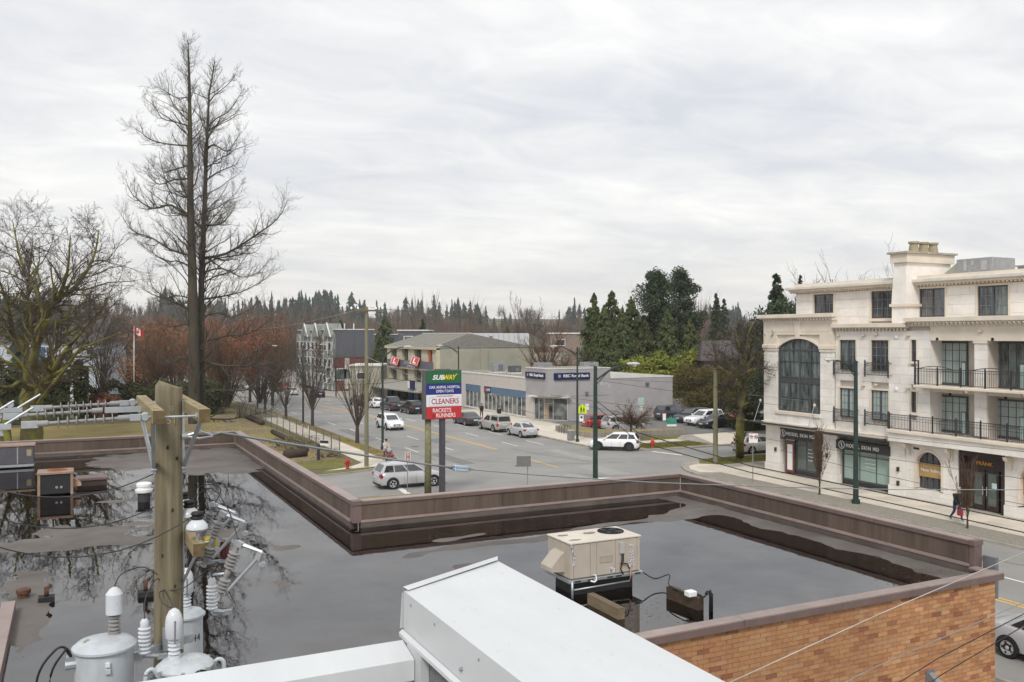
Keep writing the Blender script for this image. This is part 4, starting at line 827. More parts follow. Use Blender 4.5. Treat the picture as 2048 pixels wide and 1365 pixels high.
for dz in (.03,-.03):
    MB().tube([s0+Vector((-.1,0,.012)), s0+Vector((.02,0,dz)), s1+Vector((-.02,0,dz)), s1+Vector((.1,0,-.012))], .011, 6).build('splice_lead', M_WIREG, t)
q = [dep(*a) for a in ((937,939,15.1),(1055,949,16.2),(1160,956.5,17.2),(1300,965,18.6),(1454,971,20),(1620,976,21.5),(1795,979.5,23.2),(2008,980,25.4),(2150,979,27))]
cable(q, .012, 'pale service wire continuing right from the splice cover past the parapet corner', M_WIREG, 'cable')
# ================================================================== pale stone apartment building on the right
M_STONE = mat('limestone_block', (.79,.758,.715), .8, var=.12, scale=.7, world=True, bump=.08, bscale=25, detail=9); tint_by_object(M_STONE, .055)
M_STONET = mat('cast_stone_trim', (.71,.635,.54), .75, var=.1, scale=.8, detail=9, world=True); M_STONEB = mat('limestone_backing', (.58,.53,.47), .85, var=.08, scale=1)
M_ROOFW = mat('roof_fascia_metal', (.66,.63,.58), .5, var=.12, scale=1.5, detail=9)
M_FRAME = mat('charcoal_frame', (.075,.08,.09), .45, var=.1); M_MUNT = mat('grey_muntin', (.20,.21,.225), .45, var=.05); M_IRON = mat('dark_iron', (.04,.04,.044), .5)
G_DARK = mat('window_glass_dark', (.085,.092,.098), .04, col2=(.022,.025,.03), scale=.7, spec=1.0, ior=1.6, soft=.15, world=True); G_CURT = mat('window_with_curtain', (.36,.43,.42), .1, var=.16, scale=1.2, spec=.8, stretch=(1,5,.3), world=True); G_MIX = mat('window_half_curtain', (.19,.23,.22), .06, col2=(.025,.03,.032), scale=.9, spec=.9, soft=.12, stretch=(1,2.2,.5), world=True)
G_GREEN = mat('shop_glass', (.13,.165,.145), .05, col2=(.05,.062,.056), scale=.8, spec=.9, world=True); G_FROST = mat('frosted_film', (.33,.44,.40), .25, var=.08)
M_CHAR = mat('charcoal_metal', (.035,.033,.035), .5); M_BRONZE = mat('bronze_dark', (.035,.022,.02), .45); M_GOLD = mat('banner_ochre', (.40,.26,.10), .7); M_SIGNW = mat('sign_white', (.78,.78,.78), .5, var=.02); M_ORANGE = mat('sign_orange', (.60,.26,.03), .5, var=.03)
FX = 45.5; BAYX = 45.28; PHX = 48.0
apt = thing('apartment_building', 'pale limestone four storey block with iron balconies above street shops', 'building', (47, 40, 0))
def B(nm, m, x0, x1, y0, y1, z0, z1, par=None, bev=0): 
    b = MB(); (b.bbox(x0,x1,y0,y1,z0,z1,bev) if bev else b.box(x0,x1,y0,y1,z0,z1)); return b.build(nm, m, par or apt)
ME_PANE = {k: shared_box_mesh('pane', m) for k, m in (('dark',G_DARK),('curt',G_CURT),('mix',G_MIX),('shop',G_GREEN),('frost',G_FROST))}
def window(X, y0, y1, z0, z1, nx, nz, pane='dark', mull=(), fw=.07, mw=.028, sill=True, surround=.12, rows=None, par=None, name='window'):
    """casement facing the street; y0<y1. mull = fractions where a wide mullion stands"""
    b = MB(); b.box(X+.06,X+.14,y0,y0+fw,z0,z1); b.box(X+.06,X+.14,y1-fw,y1,z0,z1); b.box(X+.061,X+.139,y0+fw,y1-fw,z0,z0+fw); b.box(X+.061,X+.139,y0+fw,y1-fw,z1-fw,z1)
    ys = [y0+fw] + [lerp(y0, y1, f) for f in mull] + [y1-fw]
    for f in mull: c = lerp(y0, y1, f); b.box(X+.055,X+.138,c-.055,c+.055,z0+fw,z1-fw)
    w = b.build(name, M_FRAME, par or apt)
    zs = [z0+fw] + [lerp(z0, z1, f) for f in (rows or [k/nz for k in range(1, nz)])] + [z1-fw]
    mb_ = MB()
    for s0, s1 in zip(ys, ys[1:]):
        a, c = s0 + (.055 if s0 != ys[0] else 0), s1 - (.055 if s1 != ys[-1] else 0); st = (c-a)/nx
        for i in range(1, nx): mb_.box(X+.085,X+.128,a+i*st-mw/2,a+i*st+mw/2,z0+fw,z1-fw)
        for j, z in enumerate(zs[1:-1]): mb_.box(X+.083,X+.127,a,c,z-mw/2,z+mw/2)
        for i in range(nx):
            for za, zb in zip(zs, zs[1:]):
                k = pane if isinstance(pane, str) else pane[(i + zs.index(za)) % len(pane)]
                place_box(ME_PANE[k], 'pane', w, X+.108, X+.125, a+i*st+mw/2, a+(i+1)*st-mw/2, za+mw/2, zb-mw/2)
    if mb_.v: mb_.build('muntin', M_MUNT if surround else M_FRAME, w)
    if surround:
        s = surround; b = MB(); b.box(X-.035,X+.055,y0-s,y0,z0-(s if sill else 0),z1+s); b.box(X-.035,X+.055,y1,y1+s,z0-(s if sill else 0),z1+s); b.box(X-.0345,X+.055,y0,y1,z1,z1+s)
        if sill: b.box(X-.0345,X+.056,y0,y1,z0-s,z0); b.box(X-.09,X-.036,y0-s-.05,y1+s+.05,z0-s-.06,z0-s)
        b.build('surround', M_STONET, w)
    return w
BLOCKS = []
def stone_wall(X, ya, yb, za, zb, openings, ch=.52, bl=1.05, t=.16):
    """coursed blocks laid round the openings (y0,y1,z0,z1)"""
    n = max(1, round((zb-za)/ch)); h = (zb-za)/n
    for r in range(n):
        z0, z1 = za+r*h, za+(r+1)*h; cuts = sorted([(o[0], o[1]) for o in openings if o[2] < z1-.02 and o[3] > z0+.02]); segs = []; y = ya
        for c0, c1 in cuts:
            if c0 > y: segs.append((y, min(c0, yb)))
            y = max(y, c1)
        if y < yb: segs.append((y, yb))
        for s0, s1 in segs:
            k = max(1, round((s1-s0)/bl)); e = [s0] + [s0 + (s1-s0)*((i + (.5 if r % 2 else 0))/k) for i in range(0 if r % 2 else 1, k)] + [s1]
            e = sorted(set(round(q, 3) for q in e))
            for q0, q1 in zip(e, e[1:]):
                if q1-q0 > .03: BLOCKS.append((X, X+t, q0+.004, q1-.004, z0+.004, z1-.004))
    for (c0, c1, o0, o1) in openings: pass
def dentils(X, y0, y1, z, h=.13, w=.11, step=.27, par=None):
    n = int((y1-y0)/step)
    for i in range(n): y = y0 + (i+.5)*(y1-y0)/n; place_box(ME_DENT, 'dentil', par or apt, X-.13, X, y-w/2, y+w/2, z, z+h)
ME_DENT = shared_box_mesh('dentil', M_STONET)
def cornice(X, y0, y1, z0, z1, jut=.42, name='cornice', ends=(.3,.3)):
    o = B(name, M_STONET, X-jut, X+.5, y0-ends[0], y1+ends[1], z1-.26, z1, bev=.015); B('cornice_bed', M_STONET, X-jut*.6, X+.05, y0-ends[0]*.5, y1+ends[1]*.5, z1-.33, z1-.262, o); B('frieze_band', M_STONET, X-.03, X+.05, y0, y1, z0, z1-.47, o)
    n = int((y1-y0)/.27)
    for i in range(n): y = y0 + (i+.5)*(y1-y0)/n; place_box(ME_DENT, 'dentil', o, X-.15, X, y-.055, y+.055, z1-.465, z1-.335)
    return o
# ---- core masses
B('core', M_STONEB, FX+.16, 66, 36.36, 50.0, 3.7, 10.54); B('core', M_STONEB, FX+1.5, 66, 20, 36.355, 3.7, 10.54); B('core', M_STONEB, FX+2.6, 66, 20, 49.9, 0, 3.6); B('penthouse_core', M_STONEB, PHX+.16, 66, 20, 49.6, 10.6, 13.2)
B('terrace_floor', M_STONET, FX-.1, PHX+.15, 20, 50.0, 10.55, 10.66)
# ---- bay with the tall arched window
ops = [(44.65, 48.7, 4.6, 10.0)]
stone_wall(BAYX, 48.75, 50.08, 3.75, 9.0, []); stone_wall(BAYX, 43.5, 44.62, 3.75, 9.0, [])
B('bay_return', M_STONEB, BAYX+.16, FX+.17, 43.52, 44.6, 3.7, 10.9); B('bay_return', M_STONEB, BAYX+.16, FX+.17, 48.77, 50.06, 3.7, 10.9); B('bay_back', M_STONEB, BAYX+.55, FX+.4, 44.6, 48.77, 3.7, 10.9)
for y0, y1 in ((43.4, 44.7), (48.65, 50.16)): c = B('pilaster_capital', M_STONET, BAYX-.12, BAYX+.2, y0, y1, 9.02, 9.3, bev=.03); B('capital_band', M_STONET, BAYX-.07, BAYX+.2, y0+.05, y1-.05, 8.86, 9.018, c)
def arch_pts(y0, y1, zs, rise, n=16):
    w = (y1-y0)/2; c = (y0+y1)/2; r = (w*w + rise*rise)/(2*rise); zc = zs + rise - r; a = math.asin(w/r)
    return [(c + r*math.sin(lerp(-a, a, i/n)), zc + r*math.cos(lerp(-a, a, i/n))) for i in range(n+1)]
ap = arch_pts(44.66, 48.72, 9.05, .68); b = MB(); poly = ap + [(48.72, 10.9), (44.66, 10.9)]
for (p, q) in zip(ap, ap[1:]): b.prism([p, q, (q[0], 10.25), (p[0], 10.25)], 'x', BAYX+.12, BAYX+.40)
b.build('spandrel', M_STONET, apt)
b = MB(); ap2 = arch_pts(44.5, 48.88, 9.05, .86)
for i in range(16): b.prism([ap[i], ap[i+1], ap2[i+1], ap2[i]], 'x', BAYX+.05, BAYX+.119)
b.build('arch_moulding', M_STONET, apt)
B('bay_frieze', M_STONET, BAYX-.02, BAYX+.4, 43.5, 50.08, 10.0, 11.0); 
for y0, y1 in ((43.75, 46.3), (47.05, 49.8)):
    b = MB(); z0, z1 = 9.75, 10.82
    for (a, c, d, e) in ((y0,y1,z1-.03,z1),(y0,y1,z0+.45,z0+.48),(y0,y0+.03,z0+.48,z1-.03),(y1-.03,y1,z0+.48,z1-.03)): b.box(BAYX-.035, BAYX-.021, a, c, d, e)
    b.build('panel_moulding', M_STONEB, apt)
for a, c in ((43.5, 44.66), (48.72, 50.08)): B('spandrel_block', M_STONET, BAYX-.02, BAYX+.4, a, c, 9.302, 9.998)
b = MB(); b.prism([(46.52,9.72),(46.86,9.72),(47.0,10.95),(46.38,10.95)], 'x', BAYX-.08, BAYX+.1); b.build('keystone', M_STONET, apt)
cornice(BAYX, 43.5, 50.1, 10.98, 11.44, .42)
# arched window: curtain wall of 4 x 4 lights
wA = None; y0, y1 = 44.7, 48.68; b = MB(); X = BAYX+.22
for k in range(5): y = lerp(y0, y1, k/4); top = next(lerp(p[1], q[1], (y-p[0])/(q[0]-p[0]+1e-9)) for p, q in zip(ap, ap[1:]) if p[0]-.05 <= y <= q[0]+.001 or q is ap[-1]); b.box(X-.06, X+.06, y-.06, y+.06, 4.6, top-.02)
for z, h in ((4.6,.1),(5.55,.05),(6.62,.07),(6.98,.07),(8.1,.05),(8.9,.09)): b.box(X-.05, X+.05, y0, y1, z, z+h)
wA = b.build('arched_window', M_FRAME, apt); B('spandrel_panel', mat('slate_panel', (.075,.075,.088), .5), X-.02, X+.03, y0, y1, 6.69, 6.98, wA)
for p, q in zip(ap, ap[1:]):
    if q[1] > 9.1: b = MB(); b.prism([(p[0],p[1]-.10),(q[0],q[1]-.10),q,p], 'x', X-.055, X+.06); b.build('arch_frame', M_FRAME, wA)
for k in range(4):
    a, c = lerp(y0,y1,k/4)+.06, lerp(y0,y1,(k+1)/4)-.06
    for z0, z1 in ((4.7,5.55),(5.6,6.62),(7.05,8.1),(8.15,8.9)):
        for i in range(2):
            m0 = lerp(a, c, i/2)+.012; m1 = lerp(a, c, (i+1)/2)-.012; place_box(ME_PANE['mix'], 'pane', wA, X+.0, X+.02, m0, m1, z0, z1)
    b = MB(); yy = [a, (a+c)/2, c]; tops = [min(next((lerp(p[1], q[1], (y-p[0])/(q[0]-p[0]+1e-9)) for p, q in zip(ap, ap[1:]) if p[0]-.001 <= y <= q[0]+.001), 9.1)-.09, 9.64) for y in yy]
    b.prism([(a,8.99),(c,8.99),(c,tops[2]),(yy[1],tops[1]),(a,tops[0])], 'x', X, X+.02); b.build('pane', G_MIX, wA)
    B('muntin', M_FRAME, X-.015, X-.001, (a+c)/2-.013, (a+c)/2+.013, 4.7, tops[1], wA)
B('bay_sill', M_STONET, BAYX-.08, BAYX+.42, 44.55, 48.85, 4.36, 4.6, bev=.02); stone_wall(BAYX+.02, 44.62, 48.75, 3.75, 4.36, [])
# ---- middle section with french windows
ops = [(41.76,43.11,7.72,9.66),(39.18,40.53,7.72,9.66),(41.76,43.11,4.6,6.5),(39.18,40.53,4.6,6.5),(37.15,37.52,8.39,9.69),(37.15,37.52,5.31,6.57)]
stone_wall(FX, 36.2, 43.48, 3.75, 10.24, ops)
for (a, c, z0, z1), pn in zip(ops[:4], ('mix','dark','curt','curt')): window(FX, a, c, z0, z1, 2, 4, pn, (.5,), sill=False, rows=(.22,.5,.76))
for (a, c, z0, z1) in ops[4:]: window(FX, a, c, z0, z1, 1, 2, 'dark', surround=.09)
cornice(FX, 37.75, 43.42, 10.2, 10.72, .38, ends=(.05,.05))
def railing(x, y0, y1, z0, z1, name='railing', arch=False, ret=0., post=None):
    b = MB(); n = max(2, int((y1-y0)/.105))
    top = lambda y: z1 - (.16*abs(2*(y-y0)/(y1-y0)-1)**2 if arch else 0)
    for i in range(n+1): y = lerp(y0, y1, i/n); b.box(x-.009, x+.009, y-.009, y+.009, z0, top(y))
    for i in range(10): a, c = lerp(y0,y1,i/10), lerp(y0,y1,(i+1)/10); b.tube([(x,a,top(a)),(x,c,top(c))], .022, 5); b.tube([(x,a,top(a)-.14),(x,c,top(c)-.14)], .012, 4)
    b.box(x-.018,x+.018,y0,y1,z0,z0+.035)
    for y in (post or (y0, y1)): b.box(x-.035,x+.035,y-.035,y+.035,z0-.12,z1+.07); b.box(x-.025,x+.025,y-.025,y+.025,z1+.07,z1+.13)
    if ret:
        for y in (y0, y1): b.box(x, x+ret, y-.015, y+.015, z1-.06, z1-.02); b.box(x, x+ret, y-.015, y+.015, z0, z0+.03)
    return b.build(name, M_IRON, apt)
for y0, y1 in ((41.55,43.35),(38.98,40.78)): railing(FX-.28, y0, y1, 7.45, 8.28, 'balconet', True, .3); railing(FX-.28, y0, y1, 4.33, 5.15, 'balconet', True, .3)
# ---- right section: set back doors between piers, continuous balcony and terrace
RX = FX+.95
doors = [(34.45,36.98),(30.95,33.48),(27.45,29.98),(23.95,26.48)]
piers = [(36.2-.02,38.15,FX),(33.34-.75,33.34,FX),(29.84-.75,29.84,FX),(26.3-.75,26.3,FX)]
B('recess_ceiling', M_STONET, FX+.0, RX+.2, 20, 36.19, 9.66, 10.5); B('recess_back', M_STONEB, RX+.16, RX+.54, 20, 36.19, 3.7, 9.66)
for a, c, X_ in piers[1:]: stone_wall(FX+.02, a, c, 4.3, 9.66, [], bl=.9); B('pier_core', M_STONEB, FX+.18, RX+.16, a+.01, c-.01, 4.2, 9.66); B('pier_cap', M_STONET, FX-.03, FX+.4, a-.05, c+.05, 9.52, 9.655)
B('recess_return', M_STONE, FX+.16, RX+.16, 36.2, 36.35, 4.2, 9.66)
for (a, c) in doors:
    for z0, z1, pn in ((7.05,9.6,'curt' if a != 30.95 else 'mix'),(4.25,6.42,'curt')):
        y_ = (a+c)/2
        window(RX, c-.42, c, z0, z1, 1, 4, pn, surround=0, name='side_light'); window(RX, a+.05, c-.46, z0, z1, 4, 4, pn, (), surround=0, fw=.1, rows=(.3,.55,.8), name='balcony_door')
    B('recess_floor', M_STONET, FX+.1, RX+.2, a-.3, c+.3, 6.62, 7.02)
    b = MB(); b.box(FX+.25, FX+.3, a-.42, a-.12, 7.05, 8.45); b.box(FX+.25, FX+.3, a-.42, a-.12, 4.3, 5.6); b.build('privacy_screen_frame', M_FRAME, apt); B('privacy_screen', G_FROST, FX+.24, FX+.249, a-.37, a-.17, 7.12, 8.38); B('privacy_screen', G_FROST, FX+.24, FX+.249, a-.37, a-.17, 4.36, 5.54)
B('lintel', M_STONET, FX-.02, FX+.3, 20, 36.19, 9.665, 10.5); cornice(FX-.05, 20.3, 37.7, 10.5, 11.04, .42, ends=(.05,.02))
sl = B('balcony_slab', M_STONET, FX-.75, FX+.15, 20, 36.8, 6.86, 7.03, bev=.03)
railing(FX-.65, 20.2, 36.68, 7.1, 8.0, 'balcony_railing', post=[20.2+1.5*i for i in range(12)])
for a, c in ((34.2,36.5),(30.7,33.0),(27.2,29.5)):   # the arched raised panels
    b = MB(); b.tube([(FX-.65, lerp(a,c,i/12), 8.0 + .17*math.sin(math.pi*i/12)) for i in range(13)], .022, 5); b.build('arched_rail', M_IRON, apt)
B('balcony_end_frame', M_IRON, FX-.68, FX-.62, 36.45, 36.52, 7.05, 8.5); B('balcony_end_frame', M_IRON, FX-.68, FX-.62, 36.7, 36.77, 7.05, 8.5); B('balcony_end_frame', M_IRON, FX-.68, FX-.62, 36.46, 36.76, 8.44, 8.5)
tb = B('terrace_band', M_STONET, FX-.75, FX+.2, 20, 38.75, 4.02, 4.24, bev=.03); stone_wall(FX-.62, 20, 38.7, 3.5, 4.02, []); B('terrace_deck', M_STONEB, FX-.46, RX+.2, 20, 38.68, 3.5, 4.2)
railing(FX-.68, 20.2, 38.6, 4.3, 5.15, 'terrace_railing', post=[20.2+1.53*i for i in range(13)])
M_LAMPB = mat('cream_lamp', (.60,.52,.38), .5)
for y, z in ((43.2,9.95),(41.1,9.95),(40.1,10.02),(37.7,9.95),(41.1,6.75),(40.1,6.85),(37.7,6.75),(32.9,10.2)): B('wall_lamp', M_LAMPB, FX-.16, FX-.002, y-.12, y+.12, z-.06, z+.06, bev=.02)
for y, z in ((38.6,9.85),(38.6,6.65)): b = MB(); b.lathe([(.13,0),(.13,.04),(.06,.07),(0,.07)], (FX-.002,y,z), 14, Matrix.Rotation(R(-90),3,'Y')); b.build('round_vent', M_SIGNW, apt)
for y in (35.7, 32.2):
    for z in (9.75, 6.5): b = MB(); b.lathe([(.09,0),(.09,.02),(0,.02)], (FX-.025 if z > 9 else RX+.15,y,z), 12, Matrix.Rotation(R(-90),3,'Y')); b.build('soffit_vent', M_BLACK, apt)
# ---- penthouse floor
pops = [(46.05,47.88,11.55,12.89),(41.05,42.75,11.09,12.9),(37.13,38.98,11.10,12.89),(33.01,34.94,11.07,12.87),(28.8,30.7,11.07,12.87)]
stone_wall(PHX, 20, 49.67, 10.66, 13.0, pops)
for i, (a, c, z0, z1) in enumerate(pops): window(PHX, a, c, z0, z1, 2, 2 if i == 0 else 3, 'mix' if i == 3 else 'dark', (.5,), sill=(i == 1), rows=None if i == 0 else (.36,.68), surround=.13)
rf = B('roof_fascia', M_ROOFW, PHX-.62, 66.4, 20, 50.2, 13.28, 13.50, bev=.03); B('roof_upstand', M_STONET, PHX-.1, 66, 20, 49.8, 13.502, 13.72, rf); B('soffit', M_STONET, PHX-.4, PHX+.05, 20, 50.0, 13.14, 13.278, rf)
for i in range(118): y = 49.9 - i*.25; place_box(ME_DENT, 'dentil', rf, PHX-.32, PHX-.18, y-.05, y+.05, 13.03, 13.138)
# ---- chimney
ch = B('chimney', M_STONE, 46.95, 51.0, 39.05, 40.02, 13.2, 14.56); B('chimney_cap', M_STONET, 46.77, 51.18, 38.88, 40.16, 14.562, 15.12, ch); B('cap_slab', mat('lichen_stone', (.40,.37,.31), .9, var=.3, scale=3), 46.62, 51.32, 38.74, 40.3, 15.122, 15.24, ch)
b = MB(); b.add([(46.92,39.09,14.55),(46.92,39.98,14.55),(46.80,38.98,11.952),(46.80,40.09,11.952),(48.1,39.09,14.55),(48.1,39.98,14.55),(48.1,38.98,11.952),(48.1,40.09,11.952)], [(0,1,3,2),(4,6,7,5),(0,4,5,1),(2,3,7,6),(1,5,7,3),(0,2,6,4)]); b.build('flue_breast', M_STONE, ch)
B('breast_band', M_STONET, 46.72, 48.1, 38.88, 40.2, 11.78, 11.95, ch); B('breast_foot', M_STONE, 46.82, 48.1, 39.0, 40.07, 10.66, 11.778, ch)
M_POT = mat('lichen_chimney_pot', (.40,.34,.25), .9, col2=(.24,.22,.11), scale=4, bump=.3, bscale=20)
for x in (48.15, 49.05, 49.95): MB().lathe([(.33,0),(.25,.55),(.25,.56),(.33,.58),(.33,.70),(.2,.70),(.2,.6)], (x, 39.52, 15.242), 18).build('chimney_pot', M_POT, ch, .5)
# rooftop plant
t = thing('rooftop_plant', 'grey rooftop air handler with sloped intake behind the stone chimney', 'air conditioner', (50.5, 38.5, 13.72))
M_PLANT = mat('plant_grey', (.28,.29,.30), .5, var=.12, scale=3); B('cabinet', M_PLANT, 50.2, 52.4, 35.6, 38.0, 13.73, 14.75, t); b = MB(); b.prism([(39.0,13.9),(38.0,14.6),(38.0,13.9)], 'x', 50.3, 52.2); b.build('intake_hood', mat('plant_olive', (.33,.35,.29), .6), t)
for y, z, w_, h_ in ((35.9,14.0,.4,.6),(36.8,14.35,.2,.25),(37.3,14.0,.2,.65)): B('panel', mat('plant_panel', (.40,.41,.43), .5), 50.18, 50.199, y, y+w_, z, z+h_, t)
t = thing('roof_vent', 'small hooded exhaust on the apartment roof at upper right', 'vent', (50, 33.5, 13.72)); B('stack', M_PLANT, 49.9, 50.2, 33.4, 33.75, 13.73, 14.0, t); B('hood', M_PLANT, 49.8, 50.3, 33.3, 33.85, 14.002, 14.08, t)
# ---- ground floor: pillars, shopfronts, signs
B('ground_core', M_STONEB, FX+.9, FX+2.6, 20, 49.9, 0.1, 3.7)
B('first_floor_band', M_STONET, FX-.32, FX+.2, 38.8, 43.4, 3.42, 3.75, bev=.02); B('first_floor_band', M_STONET, BAYX-.15, FX+.2, 43.42, 50.2, 3.42, 3.75, bev=.02)
def pillar(y0, y1, x=FX-.05, z1=3.42): stone_wall(x, y0, y1, .75, z1, [], ch=.45, bl=1.3, t=.3); stone_wall(x-.06, y0-.05, y1+.05, .13, .74, [], ch=.3, bl=1.4, t=.4); B('pillar_core', M_STONEB, x+.28, FX+1.0, y0+.02, y1-.02, .1, z1)
for a, c in ((48.6,50.05),(43.3,44.62),(37.95,39.08)): pillar(a, c)
def shopfront(y0, y1, zs0, zs1, nx, label_text, panes, sign_c, canopy):
    B('shopfront_base', M_CHAR, FX+.42, FX+.5, y0, y1, .13, .42); w = window(FX+.35, y0, y1, .42, zs0, nx, 2, panes, (), fw=.07, mw=.06, rows=(.82,), surround=0, name='shopfront')
    s = B('fascia_sign', M_CHAR, FX-.10, FX+.42, y0-.1, y1+.1, zs0, zs1); c = Vector((FX-.11, sign_c, (zs0+zs1)/2))
    lettering(label_text, .24, c + Vector((0,-.35,0)), (0,-1,0), (0,0,1), M_SIGNW, s, width=2.65, extrude=.015, bold=.012, spacing=1.25)
    lg = c + Vector((0, 1.35, 0)); b = MB(); b.tube([lg + Vector((0, .24*math.cos(k*.2618), .24*math.sin(k*.2618))) for k in range(25)], .022, 5)
    for q in (-1, 1): b.tube([lg + Vector((0, -.11*math.sin(u*.9)*q + .05*q, .16*math.cos(u*1.5+.2)*q)) for u in [k/6*2 for k in range(7)]], .018, 5)
    b.build('logo', M_SIGNW, s); return w
w1 = shopfront(44.64, 48.4, 2.62, 3.38, 4, 'MODEL SKIN MD', ('shop','shop','shop'), 46.9, None)
B('door_frame', mat('oxblood_wood', (.16,.05,.035), .5), FX+.27, FX+.345, 47.55, 48.35, .2, 2.45, w1); B('door_poster', M_SIGNW, FX+.26, FX+.269, 47.7, 48.2, .4, 2.2, w1)
B('transom_light', G_CURT, FX+.27, FX+.30, 47.5, 48.35, 2.47, 2.62, w1)
w2 = shopfront(39.1, 43.25, 2.48, 3.06, 3, 'MODEL SKIN MD', ('frost','frost','frost'), 41.5, None)
for i, z in enumerate((1.95,1.7,1.45)): lettering(('NON SURGICAL','COSMETIC CLINIC','INJECTABLES')[i] if False else '-----', .05, (FX+.44, 41.0, z), (0,-1,0), (0,0,1), M_SIGNW, w2, 'film_text', width=.8, extrude=.002)
for i, z in enumerate((2.0,1.75,1.5,1.25)): lettering('----', .05, (FX+.44, 46.15, z), (0,-1,0), (0,0,1), M_SIGNW, w1, 'film_text', width=.45, extrude=.002)
G_CAN = mat('canopy_glass', (.10,.12,.12), .15, spec=.8)
def canopy(y0, y1, z):
    c = B('canopy', M_CHAR, FX-.95, FX+.1, y0, y1, z, z+.10, bev=.02); B('canopy_glass', G_CAN, FX-.9, FX+.05, y0+.06, y1-.06, z+.101, z+.12, c)
    for y in (y0+.4, y1-.5):
        b = MB(); b.tube([(FX-.85,y,z+.12),(BAYX-.02 if y0 > 44 else FX-.02,y,z+1.6)], .022, 6); b.build('tie_rod', M_GALV2, c); b = MB(); b.lathe([(.11,0),(.11,.05),(.04,.07),(0,.07)], (BAYX-.004 if y0 > 44 else FX-.004,y,z+1.6), 12, Matrix.Rotation(R(-90),3,'Y')); b.build('rod_boss', M_STONET, c)
    return c
canopy(44.7, 50.9, 3.60); c2_ = B('canopy', M_CHAR, FX-.75, FX-.35, 39.0, 44.55, 3.40, 3.54, bev=.02); B('canopy_glass', G_CAN, FX-.7, FX-.36, 39.1, 44.5, 3.541, 3.56, c2_)
# arched shop window with its banner, the entrance, the next arch
def arch_window(y0, y1, zs, rise, z0):
    ap_ = arch_pts(y0, y1, zs, rise, 12); op = MB(); op.prism(ap_[::-1] + [(y0, z0), (y1, z0)], 'x', FX+.34, FX+.38); w = op.build('arched_window', G_DARK, apt)
    b = MB()
    for k in range(5): y = lerp(y0+.03, y1-.03, k/4); top = zs + rise*max(0, 1-((y-(y0+y1)/2)/((y1-y0)/2))**2)**.5*.9; b.box(FX+.28, FX+.339, y-.035, y+.035, z0, top)
    b.box(FX+.29,FX+.338,y0,y1,z0,z0+.08); b.box(FX+.29,FX+.338,y0,y1,zs-.03,zs+.03); b.build('frame', M_FRAME, w)
    ap3 = arch_pts(y0-.14, y1+.14, zs, rise+.14, 12); b = MB()
    for i in range(12): b.prism([ap_[i], ap_[i+1], ap3[i+1], ap3[i]], 'x', FX-.04, FX+.30)
    b.box(FX-.04,FX+.30,y0-.14,y0,z0,zs); b.box(FX-.04,FX+.30,y1,y1+.14,z0,zs); b.build('surround', M_STONET, w)
    # stone round it
    b = MB(); 
    for i in range(12): b.prism([ap3[i], ap3[i+1], (ap3[i+1][0], 3.42), (ap3[i][0], 3.42)], 'x', FX-.0, FX+.3)
    b.build('spandrel', M_STONE, w); bn = B('banner', M_GOLD, FX+.20, FX+.27, y0, y1, 1.52, 2.32, w); return w, bn
wv, bn = arch_window(35.45, 37.14, 2.45, .58, .82); lettering('Now Selling', .26, (FX+.19, 36.3, 1.9), (0,-1,0), (0,0,1), M_SIGNW, bn, extrude=.004, width=1.35)
arch_window(28.9, 30.6, 2.45, .58, .82)
stone_wall(FX, 34.35, 35.31, .75, 3.42, []); stone_wall(FX, 37.28, 37.94, .75, 3.42, []); stone_wall(FX, 30.74, 31.5, .75, 3.42, []); stone_wall(FX, 20, 28.76, .75, 3.42, [])
stone_wall(FX-.06, 34.3, 37.94, .13, .74, [], ch=.3, bl=1.6, t=.3); stone_wall(FX-.06, 20, 31.52, .13, .74, [], ch=.3, bl=1.6, t=.3); B('wall_core', M_STONEB, FX+.16, FX+.9, 34.36, 37.9, .1, .8); B('wall_core', M_STONEB, FX+.4, FX+.9, 35.3, 37.94, .8, 3.5); B('wall_core', M_STONEB, FX+.4, FX+.9, 20, 31.5, .1, 3.5); B('wall_core', M_STONEB, FX+.17, FX+.9, 34.36, 35.3, .8, 3.5)
b = MB(); b.box(FX+.05,FX+.6,34.05,34.3,.13,3.5); b.box(FX+.05,FX+.6,31.52,31.75,.13,3.5); b.box(FX+.051,FX+.6,31.75,34.05,3.12,3.5); b.box(FX+.3,FX+.6,31.75,34.05,2.45,3.119); en = b.build('entrance', M_BRONZE, apt)
lettering('FRÄNK', .24, (FX+.285, 32.9, 2.80), (0,-1,0), (0,0,1), M_ORANGE, en, extrude=.012, width=1.0, bold=.008)
for a, c in ((32.1,32.85),(32.95,33.7)): d_ = B('door', M_BRONZE, FX+.36, FX+.42, a, c, .16, 2.44, en); B('door_glass', G_GREEN, FX+.345, FX+.36, a+.13, c-.13, .45, 2.25, en); B('door_handle', M_GALV2, FX+.28, FX+.31, (c-.09 if a < 32.5 else a+.05), (c-.05 if a < 32.5 else a+.09), 1.0, 1.5, en)
B('side_light', G_DARK, FX+.38, FX+.42, 33.72, 34.04, .2, 2.44, en); B('entrance_back', M_DARK, FX+.61, FX+.8, 31.5, 34.3, .1, 3.5, en); B('notice', mat('pale_notice', (.55,.66,.72), .5), FX+.335, FX+.344, 32.2, 32.5, 1.45, 1.75, en)
for y in (37.65, 34.75, 31.15): b = MB(); b.prism([(FX-.02,3.4),(FX-.6,3.4),(FX-.5,3.2),(FX-.15,3.05),(FX-.1,2.75),(FX-.02,2.7)], 'y', y-.09, y+.09); b.build('scroll_bracket', M_STONET, apt)
for y, z in ((49.0,1.75),(44.15,1.9),(38.4,1.75),(38.4,.9)): B('wall_sconce', M_BRONZE, FX-.16, FX-.06, y-.07, y+.07, z-.14, z+.14)
B('vent_grille', M_BRONZE, FX-.02, FX-.002, 36.95, 37.35, 3.1, 3.22)
